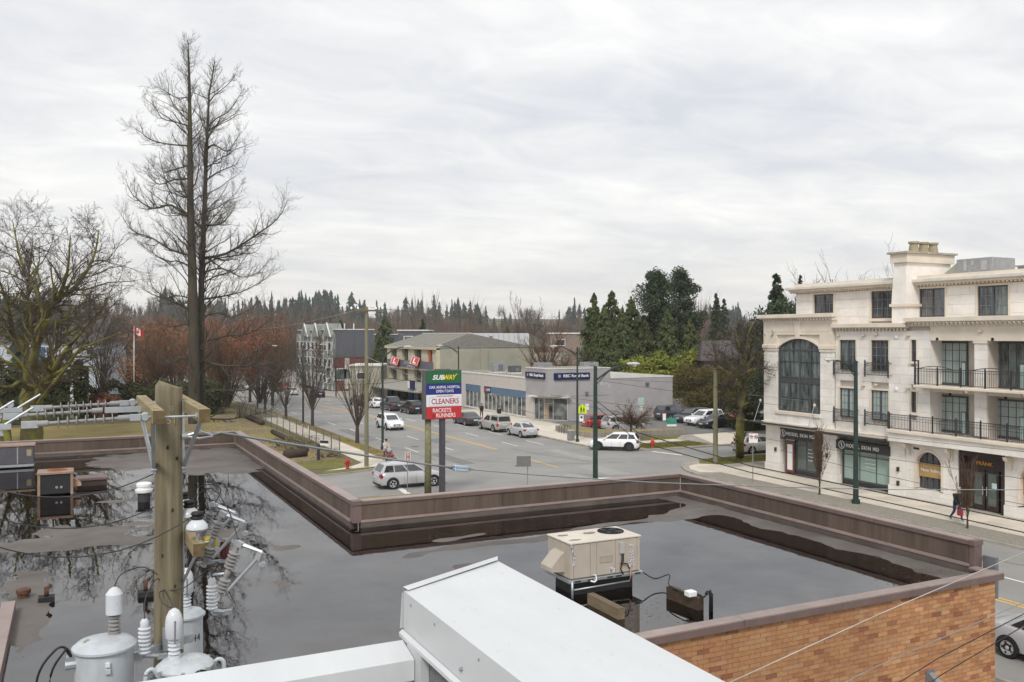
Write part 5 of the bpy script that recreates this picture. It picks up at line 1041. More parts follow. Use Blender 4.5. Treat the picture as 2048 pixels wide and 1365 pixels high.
# emit the blocks: the 300 nearest in view one by one, the rest as one piece
BLOCKS.sort(key=lambda q: (0 if q[2] > 29.8 and q[4] > 3.4 else 1, q[2])); ME_BLOCK = shared_box_mesh('stone_block', M_STONE); rest = MB()
for i, q in enumerate(BLOCKS):
    if i < 300: place_box(ME_BLOCK, 'stone_block', apt, *q)
    else: rest.box(*q)
tag(rest.build('stonework', M_STONE, apt), kind='stuff')
# ================================================================== the bank across the street
M_BANK = mat('grey_painted_block', (.36,.352,.36), .8, var=.09, scale=.5, bump=.12, bscale=9, detail=8); M_BANKF = mat('bank_tile', (.52,.485,.455), .7, var=.05, scale=2, bump=.1, bscale=14)
M_NAVY = mat('navy_sign', (.012,.018,.075), .4); M_BLUEBAND = mat('steel_blue_band', (.10,.165,.26), .5, var=.08); M_FLASH = mat('white_flashing', (.68,.67,.65), .5, var=.1, scale=1); M_GRAVELROOF = mat('gravel_roof', (.27,.25,.22), .9, var=.2, scale=2)
G_BANK = mat('bank_glass', (.20,.215,.21), .05, col2=(.035,.04,.045), scale=.8, spec=.9, soft=.1, world=True, stretch=(1,1,1.6)); M_ALU = mat('aluminium_mullion', (.60,.60,.57), .4, .2)
bank = thing('bank_building', 'single storey grey bank with navy name signs and a wall of windows', 'building', (56, 98, 0))
def BB(par): return lambda nm, m, x0, x1, y0, y1, z0, z1, p=None: MB().box(x0,x1,y0,y1,z0,z1).build(nm, m, p or par)
K = BB(bank); YB = 88.5; XB = 48.3
b = MB(); b.prism([(XB+.2,92.2),(50.9,YB),(65.6,YB),(65.6,118),(XB+.2,118)], 'z', .1, 2.92); b.build('wall', M_BANK, bank)
b = MB(); b.prism([(XB+.05,94.0),(56.6,94.0),(56.6,YB+.002),(65.6,YB+.002),(65.6,118),(XB+.05,118)], 'z', 2.922, 4.86); b.build('upper_wall', M_BANK, bank)
blk = K('corner_block', M_BANK, XB, 56.6, YB-.03, 94.0, 2.95, 6.08); K('block_flashing', M_FLASH, XB-.05, 56.65, YB-.08, 94.05, 6.082, 6.17, blk); K('block_roof', M_GRAVELROOF, XB+.3, 56.3, YB+.3, 93.7, 6.172, 6.19, blk)
b = MB(); b.prism([(56.62,4.88),(65.65,4.88),(65.65,5.03),(56.62,5.68)], 'y', YB-.04, YB+.2); b.build('side_flashing', M_FLASH, bank)
K('roof', M_GRAVELROOF, XB+.1, 65.5, 94.1, 118, 4.862, 4.89); K('front_flashing', M_FLASH, XB-.06, XB+.3, 94.06, 118, 4.80, 4.95)
K('front_tile_wall', M_BANKF, XB, XB+.19, 94.02, 118, 3.3, 4.798)
for a, c in ((94.0-1.8,94.0),(106.0,107.05),(112.15,118)): K('front_pier', M_BANKF, XB+.0, XB+.19, a, c, .1, 3.298 if a > 94 else 2.948)
def bank_windows(y0, y1, n):
    w = K('window_band', M_BLUEBAND, XB+.02, XB+.15, y0, y1, 2.42, 3.295)
    for i in range(n): a, c = lerp(y0,y1,i/n), lerp(y0,y1,(i+1)/n); K('pane', G_BANK, XB+.1, XB+.14, a+.03, c-.03, .32, 2.41, w); K('mullion', M_ALU, XB+.03, XB+.139, a-.045, a+.045, .32, 2.418, w)
    K('mullion', M_ALU, XB+.03, XB+.139, y1-.05, y1-.001, .32, 2.418, w); K('sill', M_FLASH, XB-.06, XB+.18, y0, y1, .14, .318, w); return w
bank_windows(107.06, 112.1, 4); wb = bank_windows(94.05, 105.98, 10)
sg = K('atm_sign', M_NAVY, XB-.03, XB+.018, 104.0, 105.9, 2.5, 3.2, wb); lettering('ATM', .36, (XB-.035, 104.6, 2.85), (0,-1,0), (0,0,1), M_SIGNW, sg, extrude=.01, bold=.02); MB().box(XB-.05,XB-.031,105.2,105.7,2.6,3.1).build('crest', mat('crest_red', (.45,.05,.04), .5), sg)
# chamfered entrance under the block
e0, e1 = Vector((XB+.2,92.2,0)), Vector((50.9,YB,0)); dv = (e1-e0).normalized(); nv = Vector((dv.y,-dv.x,0)); nv = nv if nv.x < 0 else -nv
def chamf(nm, m, u0, u1, z0, z1, out=.03, th=.05, par=bank):
    L_ = (e1-e0).length; p, q = e0+dv*L_*u0, e0+dv*L_*u1; b = MB(); b.add([p+nv*out+Vector((0,0,z0)), q+nv*out+Vector((0,0,z0)), q+nv*(out+th)+Vector((0,0,z0)), p+nv*(out+th)+Vector((0,0,z0)), p+nv*out+Vector((0,0,z1)), q+nv*out+Vector((0,0,z1)), q+nv*(out+th)+Vector((0,0,z1)), p+nv*(out+th)+Vector((0,0,z1))], [(0,1,2,3),(4,7,6,5),(0,4,5,1),(1,5,6,2),(2,6,7,3),(3,7,4,0)]); return b.build(nm, m, par)
en_ = chamf('entrance', M_ALU, .0, 1.0, .12, 2.75, .01, .02)
for u0, u1, z0, z1, m_ in ((.02,.14,.2,2.6,G_BANK),(.15,.30,.2,2.6,G_BANK),(.31,.56,2.05,2.6,G_BANK),(.31,.43,.2,2.0,mat('lobby_warm', (.42,.31,.21), .8)),(.44,.56,.2,2.0,G_BANK),(.58,.98,.2,2.6,G_BANK)): chamf('entrance_glass', m_, u0, u1, z0, z1, .032, .02, en_)
for u in (.0,.145,.305,.57,.985): chamf('door_frame', M_ALU, u, u+.015, .15, 2.7, .033, .05, en_)
chamf('entrance_canopy', M_FLASH, -.1, 1.1, 2.80, 2.94, .0, .7)
def sign_panel(nm, c, ux, w, h, txt, par):
    ux = Vector(ux); n = ux.cross(Vector((0,0,1))); b = MB(); p = Vector(c); b.add([p+ux*s*w/2+Vector((0,0,t*h/2))+n*k for k in (.0,.16) for s, t in ((-1,-1),(1,-1),(1,1),(-1,1))], [(0,1,2,3),(4,7,6,5),(0,4,5,1),(1,5,6,2),(2,6,7,3),(3,7,4,0)]); o = b.build(nm, M_NAVY, par)
    lettering(txt, h*.58, p+n*.165+ux*w*.11, ux, (0,0,1), M_SIGNW, o, width=w*.72, extrude=.02, bold=.015)
    q = p+n*.165-ux*w*.36; b = MB(); b.add([q+ux*sx*.3*h+Vector((0,0,sz*.36*h))+n*.01 for sx, sz in ((-1,1),(1,1),(1,-.3),(0,-1),(-1,-.3))], [(0,1,2,3,4)]); b.build('crest', mat('crest_blue', (.03,.10,.35), .5), o)
    b = MB(); b.add([q+ux*sx*.2*h+Vector((0,0,sz*.25*h))+n*.014 for sx, sz in ((-1,1),(1,.6),(.7,-.5),(-.6,-.6))], [(0,1,2,3)]); b.build('crest_lion', mat('crest_gold', (.65,.36,.05), .5), o); return o
p0_, p1_ = onx(1053,XB), onx(1091,XB); sign_panel('name_sign', (XB-.02, (p0_.y+p1_.y)/2, 5.28), (0,-1,0), p0_.y-p1_.y, .72, 'RBC Royal Bank', bank)
p0_, p1_ = ony(1107,YB), ony(1178,YB); sign_panel('name_sign', ((p0_.x+p1_.x)/2, YB-.05, 5.25), (1,0,0), p1_.x-p0_.x, .76, 'RBC Royal Bank', bank)
K('wall_lamp', M_GREY, 61.6, 62.0, YB-.25, YB-.035, 4.0, 4.3); K('wall_lamp', M_GREY, 53.2, 53.5, YB-.25, YB-.035, 3.1, 3.4)
for x0, x1, z0, z1, m_ in ((60.5,61.4,1.6,2.5,mat('pale_green_notice', (.45,.60,.58), .6)),(60.75,61.2,.9,1.5,mat('cream_notice', (.62,.60,.50), .6)),(53.2,53.7,1.3,2.0,M_SIGNW)): K('notice', m_, x0, x1, YB-.03, YB-.004, z0, z1)
M_WHITEDRIP = mat('white_drip', (.62,.62,.63), .8)
for x, z0, z1 in ((55.3,4.1,4.45),(55.6,4.15,4.4),(56.0,4.2,4.42),(56.4,3.85,4.2),(55.35,4.38,4.45)): K('paint_drip', M_WHITEDRIP, x, x+.09, YB-.036, YB-.031, z0, z1)
K('gate_wall', M_BANK, 65.65, 68.5, 89.5, 89.8, .1, 2.1); 
b = MB(); b.prism([(68.5,.1),(72,.1),(70.2,2.0),(68.5,2.4)], 'y', 89.6, 89.8); b.build('ramp_wall', M_BANKF, bank)
# plant on the bank roof
def roof_unit(px, py, d, w, dp, h, label, m, par_z):
    c = dep(px, py, d); t = thing('rooftop_unit', label, 'air conditioner', (c.x, c.y, par_z)); MB().bbox(c.x-w/2,c.x+w/2,c.y-dp/2,c.y+dp/2,par_z+.18,par_z+h,.03).build('cabinet', m, t); MB().box(c.x-w/2-.05,c.x+w/2+.05,c.y-dp/2-.05,c.y+dp/2+.05,par_z+.01,par_z+.178).build('curb', M_FLASH, t)
    MB().box(c.x-w*.1,c.x+w*.3,c.y-dp/2-.03,c.y-dp/2-.002,par_z+.35,par_z+h*.75).build('grille', m if m is M_GREY else M_GREY, t); MB().lathe([(w*.3,0),(w*.3,.04),(0,.05)], (c.x,c.y,par_z+h), 16).build('fan_cowl', M_GREY, t)
roof_unit(995, 741, 119, 1.7, 1.3, 1.5, 'tall grey rooftop unit on the bank, left of two', M_PLANT, 4.89); roof_unit(1029, 743, 117, 1.4, 1.2, 1.05, 'low dark louvred rooftop unit on the bank, right of two', mat('unit_dark', (.10,.105,.11), .5), 4.89)
roof_unit(1086, 735, 112, 2.1, 1.2, 1.6, 'pale rooftop unit behind the bank corner block, left one', M_PLANT, 4.89); roof_unit(1178, 733, 116, 2.2, 1.2, 1.55, 'pale rooftop unit behind the bank corner block, right one', M_PLANT, 4.89)
# ================================================================== beige drugstore with red cube signs
M_BEIGE = mat('beige_stucco', (.52,.475,.36), .85, var=.08, scale=.8); M_OLIVE = mat('olive_grey_stucco', (.34,.335,.27), .9, var=.1, scale=.4, detail=9); M_CEDAR = mat('grey_cedar_roof', (.23,.22,.20), .9, col2=(.15,.145,.13), scale=2, stretch=(1,8,1)); M_SEAM = mat('pale_seamed_metal', (.60,.61,.64), .5, var=.05)
dr = thing('store_building', 'beige three storey store with two red letter cubes over a long awning', 'building', (56, 134, -.4)); K = BB(dr); XD = 48.3; YD = 123.0
K('wall', M_OLIVE, XD+.6, 64.6, YD, 146, -1, 8.05); K('corner_pier', M_BEIGE, XD, XD+.6, YD, YD+1.6, -.6, 8.0)
K('front_eave', M_BEIGE, XD-.35, XD+.6, YD, 146.3, 7.75, 8.15)
for y0, y1 in ((126.6,129.4),(132.6,135.4),(138.4,141.0),(144.2,146)): K('front_pier', M_BEIGE, XD+.02, XD+.62, y0, y1, 2.6, 7.748)
for y0, y1 in ((124.65,126.6),(129.4,132.6),(135.4,138.4),(141,144.2)):
    for z0, z1 in ((2.8,4.7),(5.95,7.7)): w = K('window', M_FRAME, XD+.5, XD+.58, y0+.8, y1-.1, z0, z1); K('pane', G_DARK, XD+.46, XD+.499, y0+.95, y1-.25, z0+.1, z1-.1, w)
b = MB(); b.add([(XD-.35,YD,8.152),(XD-.35,146.4,8.152),(XD+5.5,143,10.2),(XD+5.5,YD+.2,10.2),(64.5,YD,8.152),(64.5,146.4,8.152)], [(0,1,2,3),(3,2,5,4),(0,3,4),(1,5,2)]); b.build('hip_roof', M_CEDAR, dr)
for i in range(8): y = YD+1+i*2.8; MB().tube([(XD-.3,y,8.2),(XD+5.45,YD+.3+(y-YD)*.87,10.22)], .05, 4).build('roof_batten', M_OLIVE, dr)
K('ridge_cap', M_FLASH, XD+5.3, XD+5.8, YD+.2, 143, 10.18, 10.3)
bd = K('sign_band', mat('slate_sign', (.13,.135,.17), .6), XD-.5, XD+.02, 124.2, 144.5, 4.75, 5.9); K('band_trim', mat('tan_trim', (.45,.36,.24), .7), XD-.5, XD+.02, 124.2, 144.5, 4.55, 4.748, bd)
lettering('LONDON', .42, (XD-.52, 133.0, 5.55), (0,-1,0), (0,0,1), mat('dim_letter', (.42,.42,.45), .6), bd, width=5.2, extrude=.02); lettering('DRUGS', .42, (XD-.52, 132.5, 5.05), (0,-1,0), (0,0,1), MATS['dim_letter'], bd, width=3.6, extrude=.02)
M_RED = mat('red_cube', (.50,.035,.02), .5, var=.06); M_REDO = mat('orange_side', (.50,.16,.02), .5)
for px, lab in ((791.5,'left'),(831.5,'right')):
    p = onx(px, XD-1.0, 724); t = thing('cube_sign', 'red tilted cube sign with white letter L, %s one of two' % lab, 'sign', (p.x, p.y, p.z-.9), group='red cube signs on the store')
    rot = Matrix.Rotation(R(17),3,Vector(FW+(0,))) @ Matrix.Rotation(R(-38),3,'Z') @ Matrix.Rotation(R(-12),3,'X'); MB().obox(p, (1.2,1.2,1.2), rot).build('cube', [M_RED], t)
    for ax_, n_ in ((Vector((1,0,0)), Vector((0,-1,0))), (Vector((0,-1,0)), Vector((-1,0,0)))):
        ux = rot @ ax_; nn = rot @ n_; uz = rot @ Vector((0,0,1)); lettering('L', .78, p + nn*.61, ux, uz, M_SIGNW, t, 'letter', extrude=.01, bold=.03)
        b = MB()
        for a_, c_ in (((-.58,-.58),(.58,-.58)),((.58,-.58),(.58,.58)),((.58,.58),(-.58,.58)),((-.58,.58),(-.58,-.58))): b.tube([p+nn*.61+ux*a_[0]+uz*a_[1], p+nn*.61+ux*c_[0]+uz*c_[1]], .03, 4)
        b.build('cube_edge', M_SIGNW, t)
b = MB(); b.add([(XD-.05,YD+.2,2.7),(XD-.05,148,2.5),(XD-3.2,148.5,1.35),(XD-3.2,YD-.5,1.65),(XD-3.2,148.5,1.15),(XD-3.2,YD-.5,1.45),(XD-.05,YD+.2,1.6),(XD-.05,148,1.5)], [(0,1,2,3),(3,2,4,5),(0,3,5,6),(1,7,4,2),(6,5,4,7)]); b.build('awning_roof', mat('awning_grey', (.30,.295,.26), .8, var=.1), dr)
for y, m_ in ((144.8,mat('poster_blue', (.10,.33,.60), .6)),(141.5,mat('poster_brown', (.16,.09,.06), .6)),(138.0,M_CHAR),(134.6,mat('poster_navy', (.05,.09,.30), .6)),(131.8,mat('poster_steel', (.25,.36,.50), .6, col2=(.04,.05,.1), scale=2, soft=.1)),(128.9,mat('poster_yellow', (.45,.40,.05), .6, col2=(.30,.04,.06), scale=1.2, soft=.1)),(126.2,mat('poster_red', (.35,.05,.06), .6))):
    w = K('shop_window', M_CHAR, XD+.1, XD+.4, y-1.3, y+1.3, -.7, 1.4); K('window_poster', m_, XD+.06, XD+.099, y-.9, y+.9, -.3, 1.2, w)
K('shop_base', M_CHAR, XD+.3, XD+.62, YD+1.6, 146, -1, 2.6); K('red_downpipe', mat('red_oxide', (.42,.09,.03), .6), XD-.3, XD-.05, YD+2.0, YD+2.3, 2.7, 8.1)
sg = K('blade_sign', M_NAVY, XD-3.2, XD-2.9, YD+1.2, YD+3.6, 1.9, 3.2); K('blade_sign_panel', M_SIGNW, XD-3.23, XD-3.201, YD+2.7, YD+3.5, 2.0, 3.1, sg)
b = MB()
for i in range(13): b.box(XD+6.2+i*.92, XD+6.2+i*.92+.85, YD+5, YD+5.3, 8.06, 10.2)
b.box(XD+6.1, XD+18.2, YD+5.3, YD+12, 8.06, 10.25); b.build('seamed_metal_wall', M_SEAM, dr); K('seam_window', M_GREY, XD+11.0, XD+11.5, YD+4.97, YD+4.999, 8.6, 9.8)
b = MB(); b.prism([(XD+18.2,8.06),(XD+22.5,8.06),(XD+18.2,10.2)], 'y', YD+5, YD+12); b.build('metal_gable', mat('dark_gable', (.17,.165,.14), .8), dr)
K('wall_pilaster', M_OLIVE, 55.4, 56.6, YD-.25, YD-.002, -.5, 7.9); K('wall_coping', M_GALV, XD+.6, 64.7, YD-.1, YD+.3, 8.052, 8.15); K('lower_wing', M_OLIVE, 64.62, 72, YD+2, 146, -1, 7.0); K('lower_wing_wall', mat('pale_cream_wall', (.58,.53,.44), .8), 64.62, 70.5, YD+1.9, YD+1.998, -1, 6.9)
# ================================================================== brick house in half-timbered style further on
M_REDBRICK = mat('red_brick_far', (.20,.085,.058), .9, col2=(.14,.06,.043), scale=4, bump=.2, bscale=12); M_SLATE = mat('slate_shingle', (.13,.135,.155), .9, col2=(.085,.09,.10), scale=3, bump=.3, bscale=14, stretch=(1,1,3)); M_TUDW = mat('tudor_panel', (.24,.26,.245), .8, var=.3, scale=.5); M_TIMBW = mat('white_trim', (.66,.66,.64), .6)
tu = thing('brick_house', 'red brick and slate hung corner house with pale half-timbered front', 'building', (54, 186, -1.9)); K = BB(tu); XT, YT = 48.5, 180.0
K('brick_wall', M_REDBRICK, XT+.3, 72, YT, 214, -2.2, 5.3); K('slate_wall', M_SLATE, XT+.1, 72, YT-.15, 214, 5.302, 10.0); K('raised_slate', M_SLATE, XT+.1, XT+8, YT-.14, 214, 10.002, 11.0); K('coping', M_TIMBW, XT-.1, XT+8.2, YT-.3, 214, 11.002, 11.2); K('coping', M_TIMBW, XT+8.201, 72.2, YT-.3, 214, 10.002, 10.2)
K('timbered_front', M_TUDW, XT-.4, XT+.098, YT+.3, 214, -1.5, 10.2)
for i in range(9):
    y = YT+1+i*3.6; K('timber_post', M_TIMBW, XT-.5, XT-.402, y-.12, y+.12, -1.5, 10.0)
    for z in (-.2,3.2,6.6): w = K('window', M_TIMBW, XT-.55, XT-.403, y+.8, y+2.6, z, z+1.9); K('pane', G_DARK, XT-.6, XT-.551, y+1.0, y+2.4, z+.2, z+1.7, w)
for i in range(3): b = MB(); y = YT+3.5+i*10; b.prism([(y-3,9.6),(y+3,9.6),(y,12.4)], 'x', XT-.9, XT+2); b.build('gable', M_TUDW, tu); b = MB(); b.tube([(XT-.95,y-3.2,9.5),(XT-.95,y,12.5),(XT-.95,y+3.2,9.5)], .15, 4); b.build('barge_board', M_TIMBW, tu)
for px, z0, z1, w_ in ((656,1.0,3.4,.5),(681,.6,3.1,1.3),(670,.6,3.1,.3),(701.5,-.2,2.4,.4),(722,-.6,1.9,.5),(721,-1.8,-.6,.8),(693,.8,3.0,.7)): x = ony(px,YT).x; w = K('window', M_TIMBW, x-w_, x+w_, YT-.12, YT-.01, z0, z1); K('pane', G_MIX, x-w_+.15, x+w_-.15, YT-.16, YT-.121, z0+.2, z1-.2, w)
x = ony(682,YT).x; K('recessed_bay', mat('deep_red', (.14,.04,.04), .8), x-1.6, x+1.6, YT-.08, YT-.001, 3.4, 5.2); x = ony(694,YT).x; K('drain_stack', mat('pinkish_white', (.55,.48,.47), .8), x-.5, x+.5, YT-.09, YT-.001, -1.2, 5.2)
for x in (XT+3, XT+5): MB().lathe([(.12,0),(.12,1.0),(.2,1.05),(0,1.2)], (x,YT+4,11.2), 8).build('flue', M_TIMBW, tu)
# plainer buildings beyond
def plain(nm, lab, px0, px1, pyt, d, depth, m, roof=None, z0=-4, trim=None):
    p, q = dep(px0, pyt, d), dep(px1, pyt, d); t = thing(nm, lab, 'building', ((p.x+q.x)/2, p.y, z0)); rz = -TH; W_ = (q-p).length; c = (p+q)/2; rot = Matrix.Rotation(-TH,3,'Z')
    MB().obox(c + rot @ Vector((0,depth/2,(z0-c.z)/2)), (W_,depth,c.z-z0), rot).build('wall', m, t)
    MB().obox(c + rot @ Vector((0,depth/2,.13)), (W_+.4,depth+.4,.25), rot).build('coping', trim or M_TIMBW, t)
    for k in range(int(W_/4)): 
        w = MB().obox(c + rot @ Vector((-W_/2+2+k*4,-.06,-1.6)), (1.8,.1,1.3), rot).build('window', M_TIMBW, t); MB().obox(c + rot @ Vector((-W_/2+2+k*4,-.13,-1.6)), (1.5,.06,1.0), rot).build('pane', G_DARK, w)
    return t
plain('flat_building', 'slate blue flat roofed block with white coping behind the beige store', 796, 855, 662.5, 172, 12, M_SLATE); plain('flat_building', 'low white roofed block behind the dark cedars', 1100, 1168, 668.5, 168, 12, mat('dull_brown_wall', (.24,.19,.16), .9)); plain('flat_building', 'pale grey flat block between the brick house and the beige store', 700, 762, 733, 150, 8, M_OLIVE, z0=-2)
def house(nm, lab, px0, px1, pye, pyr, d, depth, mw_, mr_, z0=-1, door=None):
    p, q = dep(px0, pye, d), dep(px1, pye, d); t = thing(nm, lab, 'house', ((p.x+q.x)/2, p.y, z0)); rot = Matrix.Rotation(-TH,3,'Z'); W_ = (q-p).length; c = (p+q)/2; hr = dep(px0, pyr, d).z - c.z
    MB().obox(c + rot @ Vector((0,depth/2,(z0-c.z)/2)), (W_,depth,c.z-z0), rot).build('wall', mw_, t)
    b = MB(); vs = [(-W_/2-.6,-.6,0),(W_/2+.6,-.6,0),(W_/2+.6,depth+.6,0),(-W_/2-.6,depth+.6,0),(-W_/2+1,depth/2,hr),(W_/2-1,depth/2,hr)]; b.add([c + rot @ Vector(v) for v in vs], [(0,1,5,4),(2,3,4,5),(1,2,5),(3,0,4),(0,3,2,1)]); b.build('roof', mr_, t)
    n = max(2, int(W_/3))
    for k in range(n):
        x = -W_/2 + W_*(k+.5)/n; w = MB().obox(c + rot @ Vector((x,-.05,-1.5)), (1.3,.1,1.5), rot).build('window', M_TIMBW, t); MB().obox(c + rot @ Vector((x,-.12,-1.5)), (1.0,.06,1.2), rot).build('pane', G_DARK, w)
    if door: MB().obox(c + rot @ Vector((door,-.06,-2.2)), (1.4,.12,2.6), rot).build('door', mat('blue_door', (.03,.13,.35), .5), t)
    return t
M_BROWNROOF = mat('brown_shingle', (.085,.075,.072), .95, var=.2, scale=3); M_PALEBLUE = mat('pale_blue_siding', (.46,.50,.56), .8, var=.06)
house('house', 'pale blue clad house with blue door behind the mossy maple', 0, 200, 684, 628, 150, 14, M_PALEBLUE, M_BROWNROOF, -1.2, -1.5); house('house', 'brown shingled house behind the pollard tree at right', 1408, 1530, 722, 682, 118, 12, mat('brown_siding', (.20,.15,.11), .9), M_BROWNROOF)
# ================================================================== pylon sign
py_ = ony(853, 50.15); x0, x1 = py_.x, ony(923, 50.15).x
t = thing('pylon_sign', 'tall four panel shop sign on a dark post, green panel on top', 'sign', ((x0+x1)/2, 50.15, .12)); K = BB(t)
K('post', mat('violet_grey_steel', (.075,.07,.085), .5), ony(881,50.3).x, ony(890,50.3).x, 50.25, 50.55, .1, 4.9)
K('cabinet', mat('sign_cabinet', (.11,.105,.12), .5), x0-.12, x1+.02, 50.2, 50.62, 4.88, 7.86); K('cabinet_foot', MATS['sign_cabinet'], ony(872,50.3).x, ony(900,50.3).x, 50.24, 50.58, 7.862, 7.92)
zs = [4.92, 5.65, 6.38, 7.06, 7.83]; cols = [mat('sign_red', (.50,.03,.035), .4, var=.03), mat('sign_panel_white', (.74,.74,.78), .4, var=.02), mat('sign_blue', (.015,.03,.20), .4, var=.03), mat('sign_green', (.02,.12,.045), .4, var=.04)]
pan = [K('panel', cols[i], x0, x1, 50.15, 50.198, zs[i]+.006, zs[i+1]-.006) for i in range(4)]; W_ = x1-x0; cx = (x0+x1)/2; YS = 50.147
def st(txt, i, fx, fz, h, w, m_, **k): return lettering(txt, h, (cx+fx*W_, YS, lerp(zs[i], zs[i+1], fz)), (1,0,0), (0,0,1), m_, pan[i], width=w*W_, extrude=.004, **k)
M_LY = mat('letter_yellow', (.80,.62,.02), .5, var=.02); M_LR = mat('letter_red', (.30,.01,.02), .5, var=.02)
st('SUB', 3, -.16, .47, .30, .34, M_SIGNW, shear=.25, bold=.03); st('WAY', 3, .17, .47, .30, .36, M_LY, shear=.25, bold=.03); lettering('>', .1, (cx+.36*W_, YS, lerp(zs[3],zs[4],.68)), (1,0,0), (0,0,1), M_LY, pan[3], extrude=.004, bold=.03)
st('OAK ANIMAL HOSPITAL', 2, .02, .66, .17, .88, M_SIGNW, bold=.008); st('OPEN 7 DAYS', 2, .02, .3, .17, .50, M_SIGNW, bold=.008)
st('SHAUGHNESSY', 1, .03, .86, .09, .48, M_LR, bold=.01); st('CLEANERS', 1, .03, .44, .34, .78, M_LR, bold=.015); 
b = MB()
for a_, c_ in (((-.42,.08),(.46,.08)),((.46,.08),(.46,.78)),((.46,.78),(.3,.78)),((-.24,.78),(-.42,.78)),((-.42,.78),(-.42,.08))): b.tube([(cx+a_[0]*W_,YS,lerp(zs[1],zs[2],a_[1])),(cx+c_[0]*W_,YS,lerp(zs[1],zs[2],c_[1]))], .010, 4)
b.build('panel_border', mat('thin_blue_grey', (.35,.38,.50), .5), pan[1])
st('RACKETS', 0, -.06, .70, .25, .52, M_SIGNW, bold=.006); st('RUNNERS', 0, .05, .28, .25, .55, M_SIGNW, bold=.006); st('&', 0, -.30, .27, .2, .08, M_LR, bold=.02)
p = gp(856, 1000); t = thing('sign_timber_post', 'mossy round timber post behind the pylon sign left edge', 'post', (p.x, p.y, .1)); MB().tube([(p.x,p.y,.1),(p.x,p.y,4.95)], [.22,.19], 12).build('post', mat('mossy_post', (.20,.19,.11), .9, var=.3, scale=4), t, True)
# ================================================================== street lamps, poles, signs
M_LAMPG = mat('dark_green_enamel', (.022,.044,.036), .45, var=.25, scale=4); M_LAMPB2 = mat('dark_grey_green', (.03,.042,.042), .5, var=.15); M_HEAD = mat('lamp_head_grey', (.48,.49,.48), .45); M_LENS = mat('lamp_lens', (.62,.62,.58), .1, spec=.8)
def street_lamp(x, y, h, arm, dirx, label, m, rise=.5, z0=.12, r=.10, diry=0.):
    t = thing('street_lamp', label, 'street lamp', (x, y, z0), group='street lamps'); MB().tube([(x,y,z0-.05),(x,y,z0+.25),(x,y,z0+.27),(x,y,z0+h)], [r*1.7,r*1.7,r*1.15,r*.72], 14).build('post', m, t, .6)
    a = Vector((dirx, diry, 0)).normalized(); base = Vector((x,y,z0+h-.75)); tip = base + a*arm + Vector((0,0,.75+rise*.0)); pts = [base + a*arm*u + Vector((0,0,.80*math.sin(u*math.pi/2))) for u in [i/8 for i in range(9)]]
    MB().tube(pts, [.055]*5+[.045]*4, 8).build('arm', m, t, True)
    b = MB(); b.tube([base+Vector((0,0,-.25)), base + a*arm*.38 + Vector((0,0,.42))], .03, 6); b.build('arm_stay', m, t)
    e = pts[-1]; rz = Matrix.Rotation(math.atan2(a.y,a.x),3,'Z'); b = MB(); n = 12; rings = []
    for u, w_, hh in ((0,.06,.06),(.12,.11,.09),(.35,.17,.11),(.6,.16,.10),(.78,.08,.05)):
        for j in range(n): q = 2*math.pi*j/n; b.v.append(tuple(e + rz @ Vector((u, math.cos(q)*w_, math.sin(q)*hh*(1 if math.sin(q) > 0 else .5)+.03)))); 
    for i in range(4):
        for j in range(n): k = (j+1) % n; b.f.append((i*n+j, i*n+k, (i+1)*n+k, (i+1)*n+j)); b.m.append(0)
    b.f.append(tuple(range(n))); b.f.append(tuple(4*n+j for j in range(n))); b.m += [0,0]; b.build('head', M_HEAD, t, .8)
    b = MB(); b.lathe([(.0,-.16),(.09,-.13),(.14,-.03),(.14,.0)], e + rz @ Vector((.48,0,.02)), 14); b.build('lens', M_LENS, t, .8); return t
street_lamp(23.95, 73.6, 8.75, 1.9, 1, 'dark green street lamp on the left kerb near the stroller', M_LAMPB2, diry=.0)
street_lamp(22.96, 98.8, 8.7, 1.9, 1, 'dark street lamp among the bare kerb trees at left', M_LAMPB2)
street_lamp(22.6, 124, 8.7, 1.9, 1, 'thin far street lamp beside the chain link fence end', M_LAMPB2, z0=-.3)
street_lamp(41.72, 70.8, 8.75, 2.1, -1, 'green grey street lamp on the bank pavement holding the crossing sign', M_LAMPB2)
street_lamp(24.3, 39.4, 8.25, 1.95, 1, 'green street lamp rising behind the brown parapet, nearest of all', M_LAMPG, r=.13)
street_lamp(41.07, 37.7, 8.35, 1.45, -1, 'green street lamp before the apartment building shopfronts', M_LAMPG, r=.14, diry=.12)
pl = onx(917, 41.7); street_lamp(41.7, pl.y, 8.5, 2.0, -1, 'dark street lamp rising from behind the pylon sign', M_LAMPB2)
pl = onx(672, 41.7); street_lamp(41.7, pl.y, 8.2, 1.9, -1, 'far dark street lamp in front of the red brick house', M_LAMPB2, z0=-1.6)
M_OLDPOLE = mat('greenish_pole_timber', (.22,.215,.14), .9, col2=(.15,.14,.085), scale=2, stretch=(3,3,.3))
def wood_pole(px, py, top, label, r=.17, arms=0, z=.12):
    p = gp(px, py, z); d = p.x*FW[0]+p.y*FW[1]; zt = EYE + (YH-top)/FPX*d; t = thing('timber_pole', label, 'pole', (p.x, p.y, z)); MB().tube([(p.x,p.y,z-.05),(p.x,p.y,zt)], [r,r*.72], 12).build('post', M_OLDPOLE, t, .8)
    for k in range(arms):
        a = MB().box(p.x-1.3,p.x+1.3,p.y-.2-k*.0,p.y-.08,zt-.35-k*.8,zt-.22-k*.8).build('crossarm', M_TIMBER, t)
        for x in (-1.2,-.7,.7,1.2): MB().lathe([(.03,0),(.09,.05),(.09,.1),(.04,.2)], (p.x+x,p.y-.14,zt-.22-k*.8), 8).build('pin_insulator', M_PORC, t)
    return Vector((p.x,p.y,zt)), t
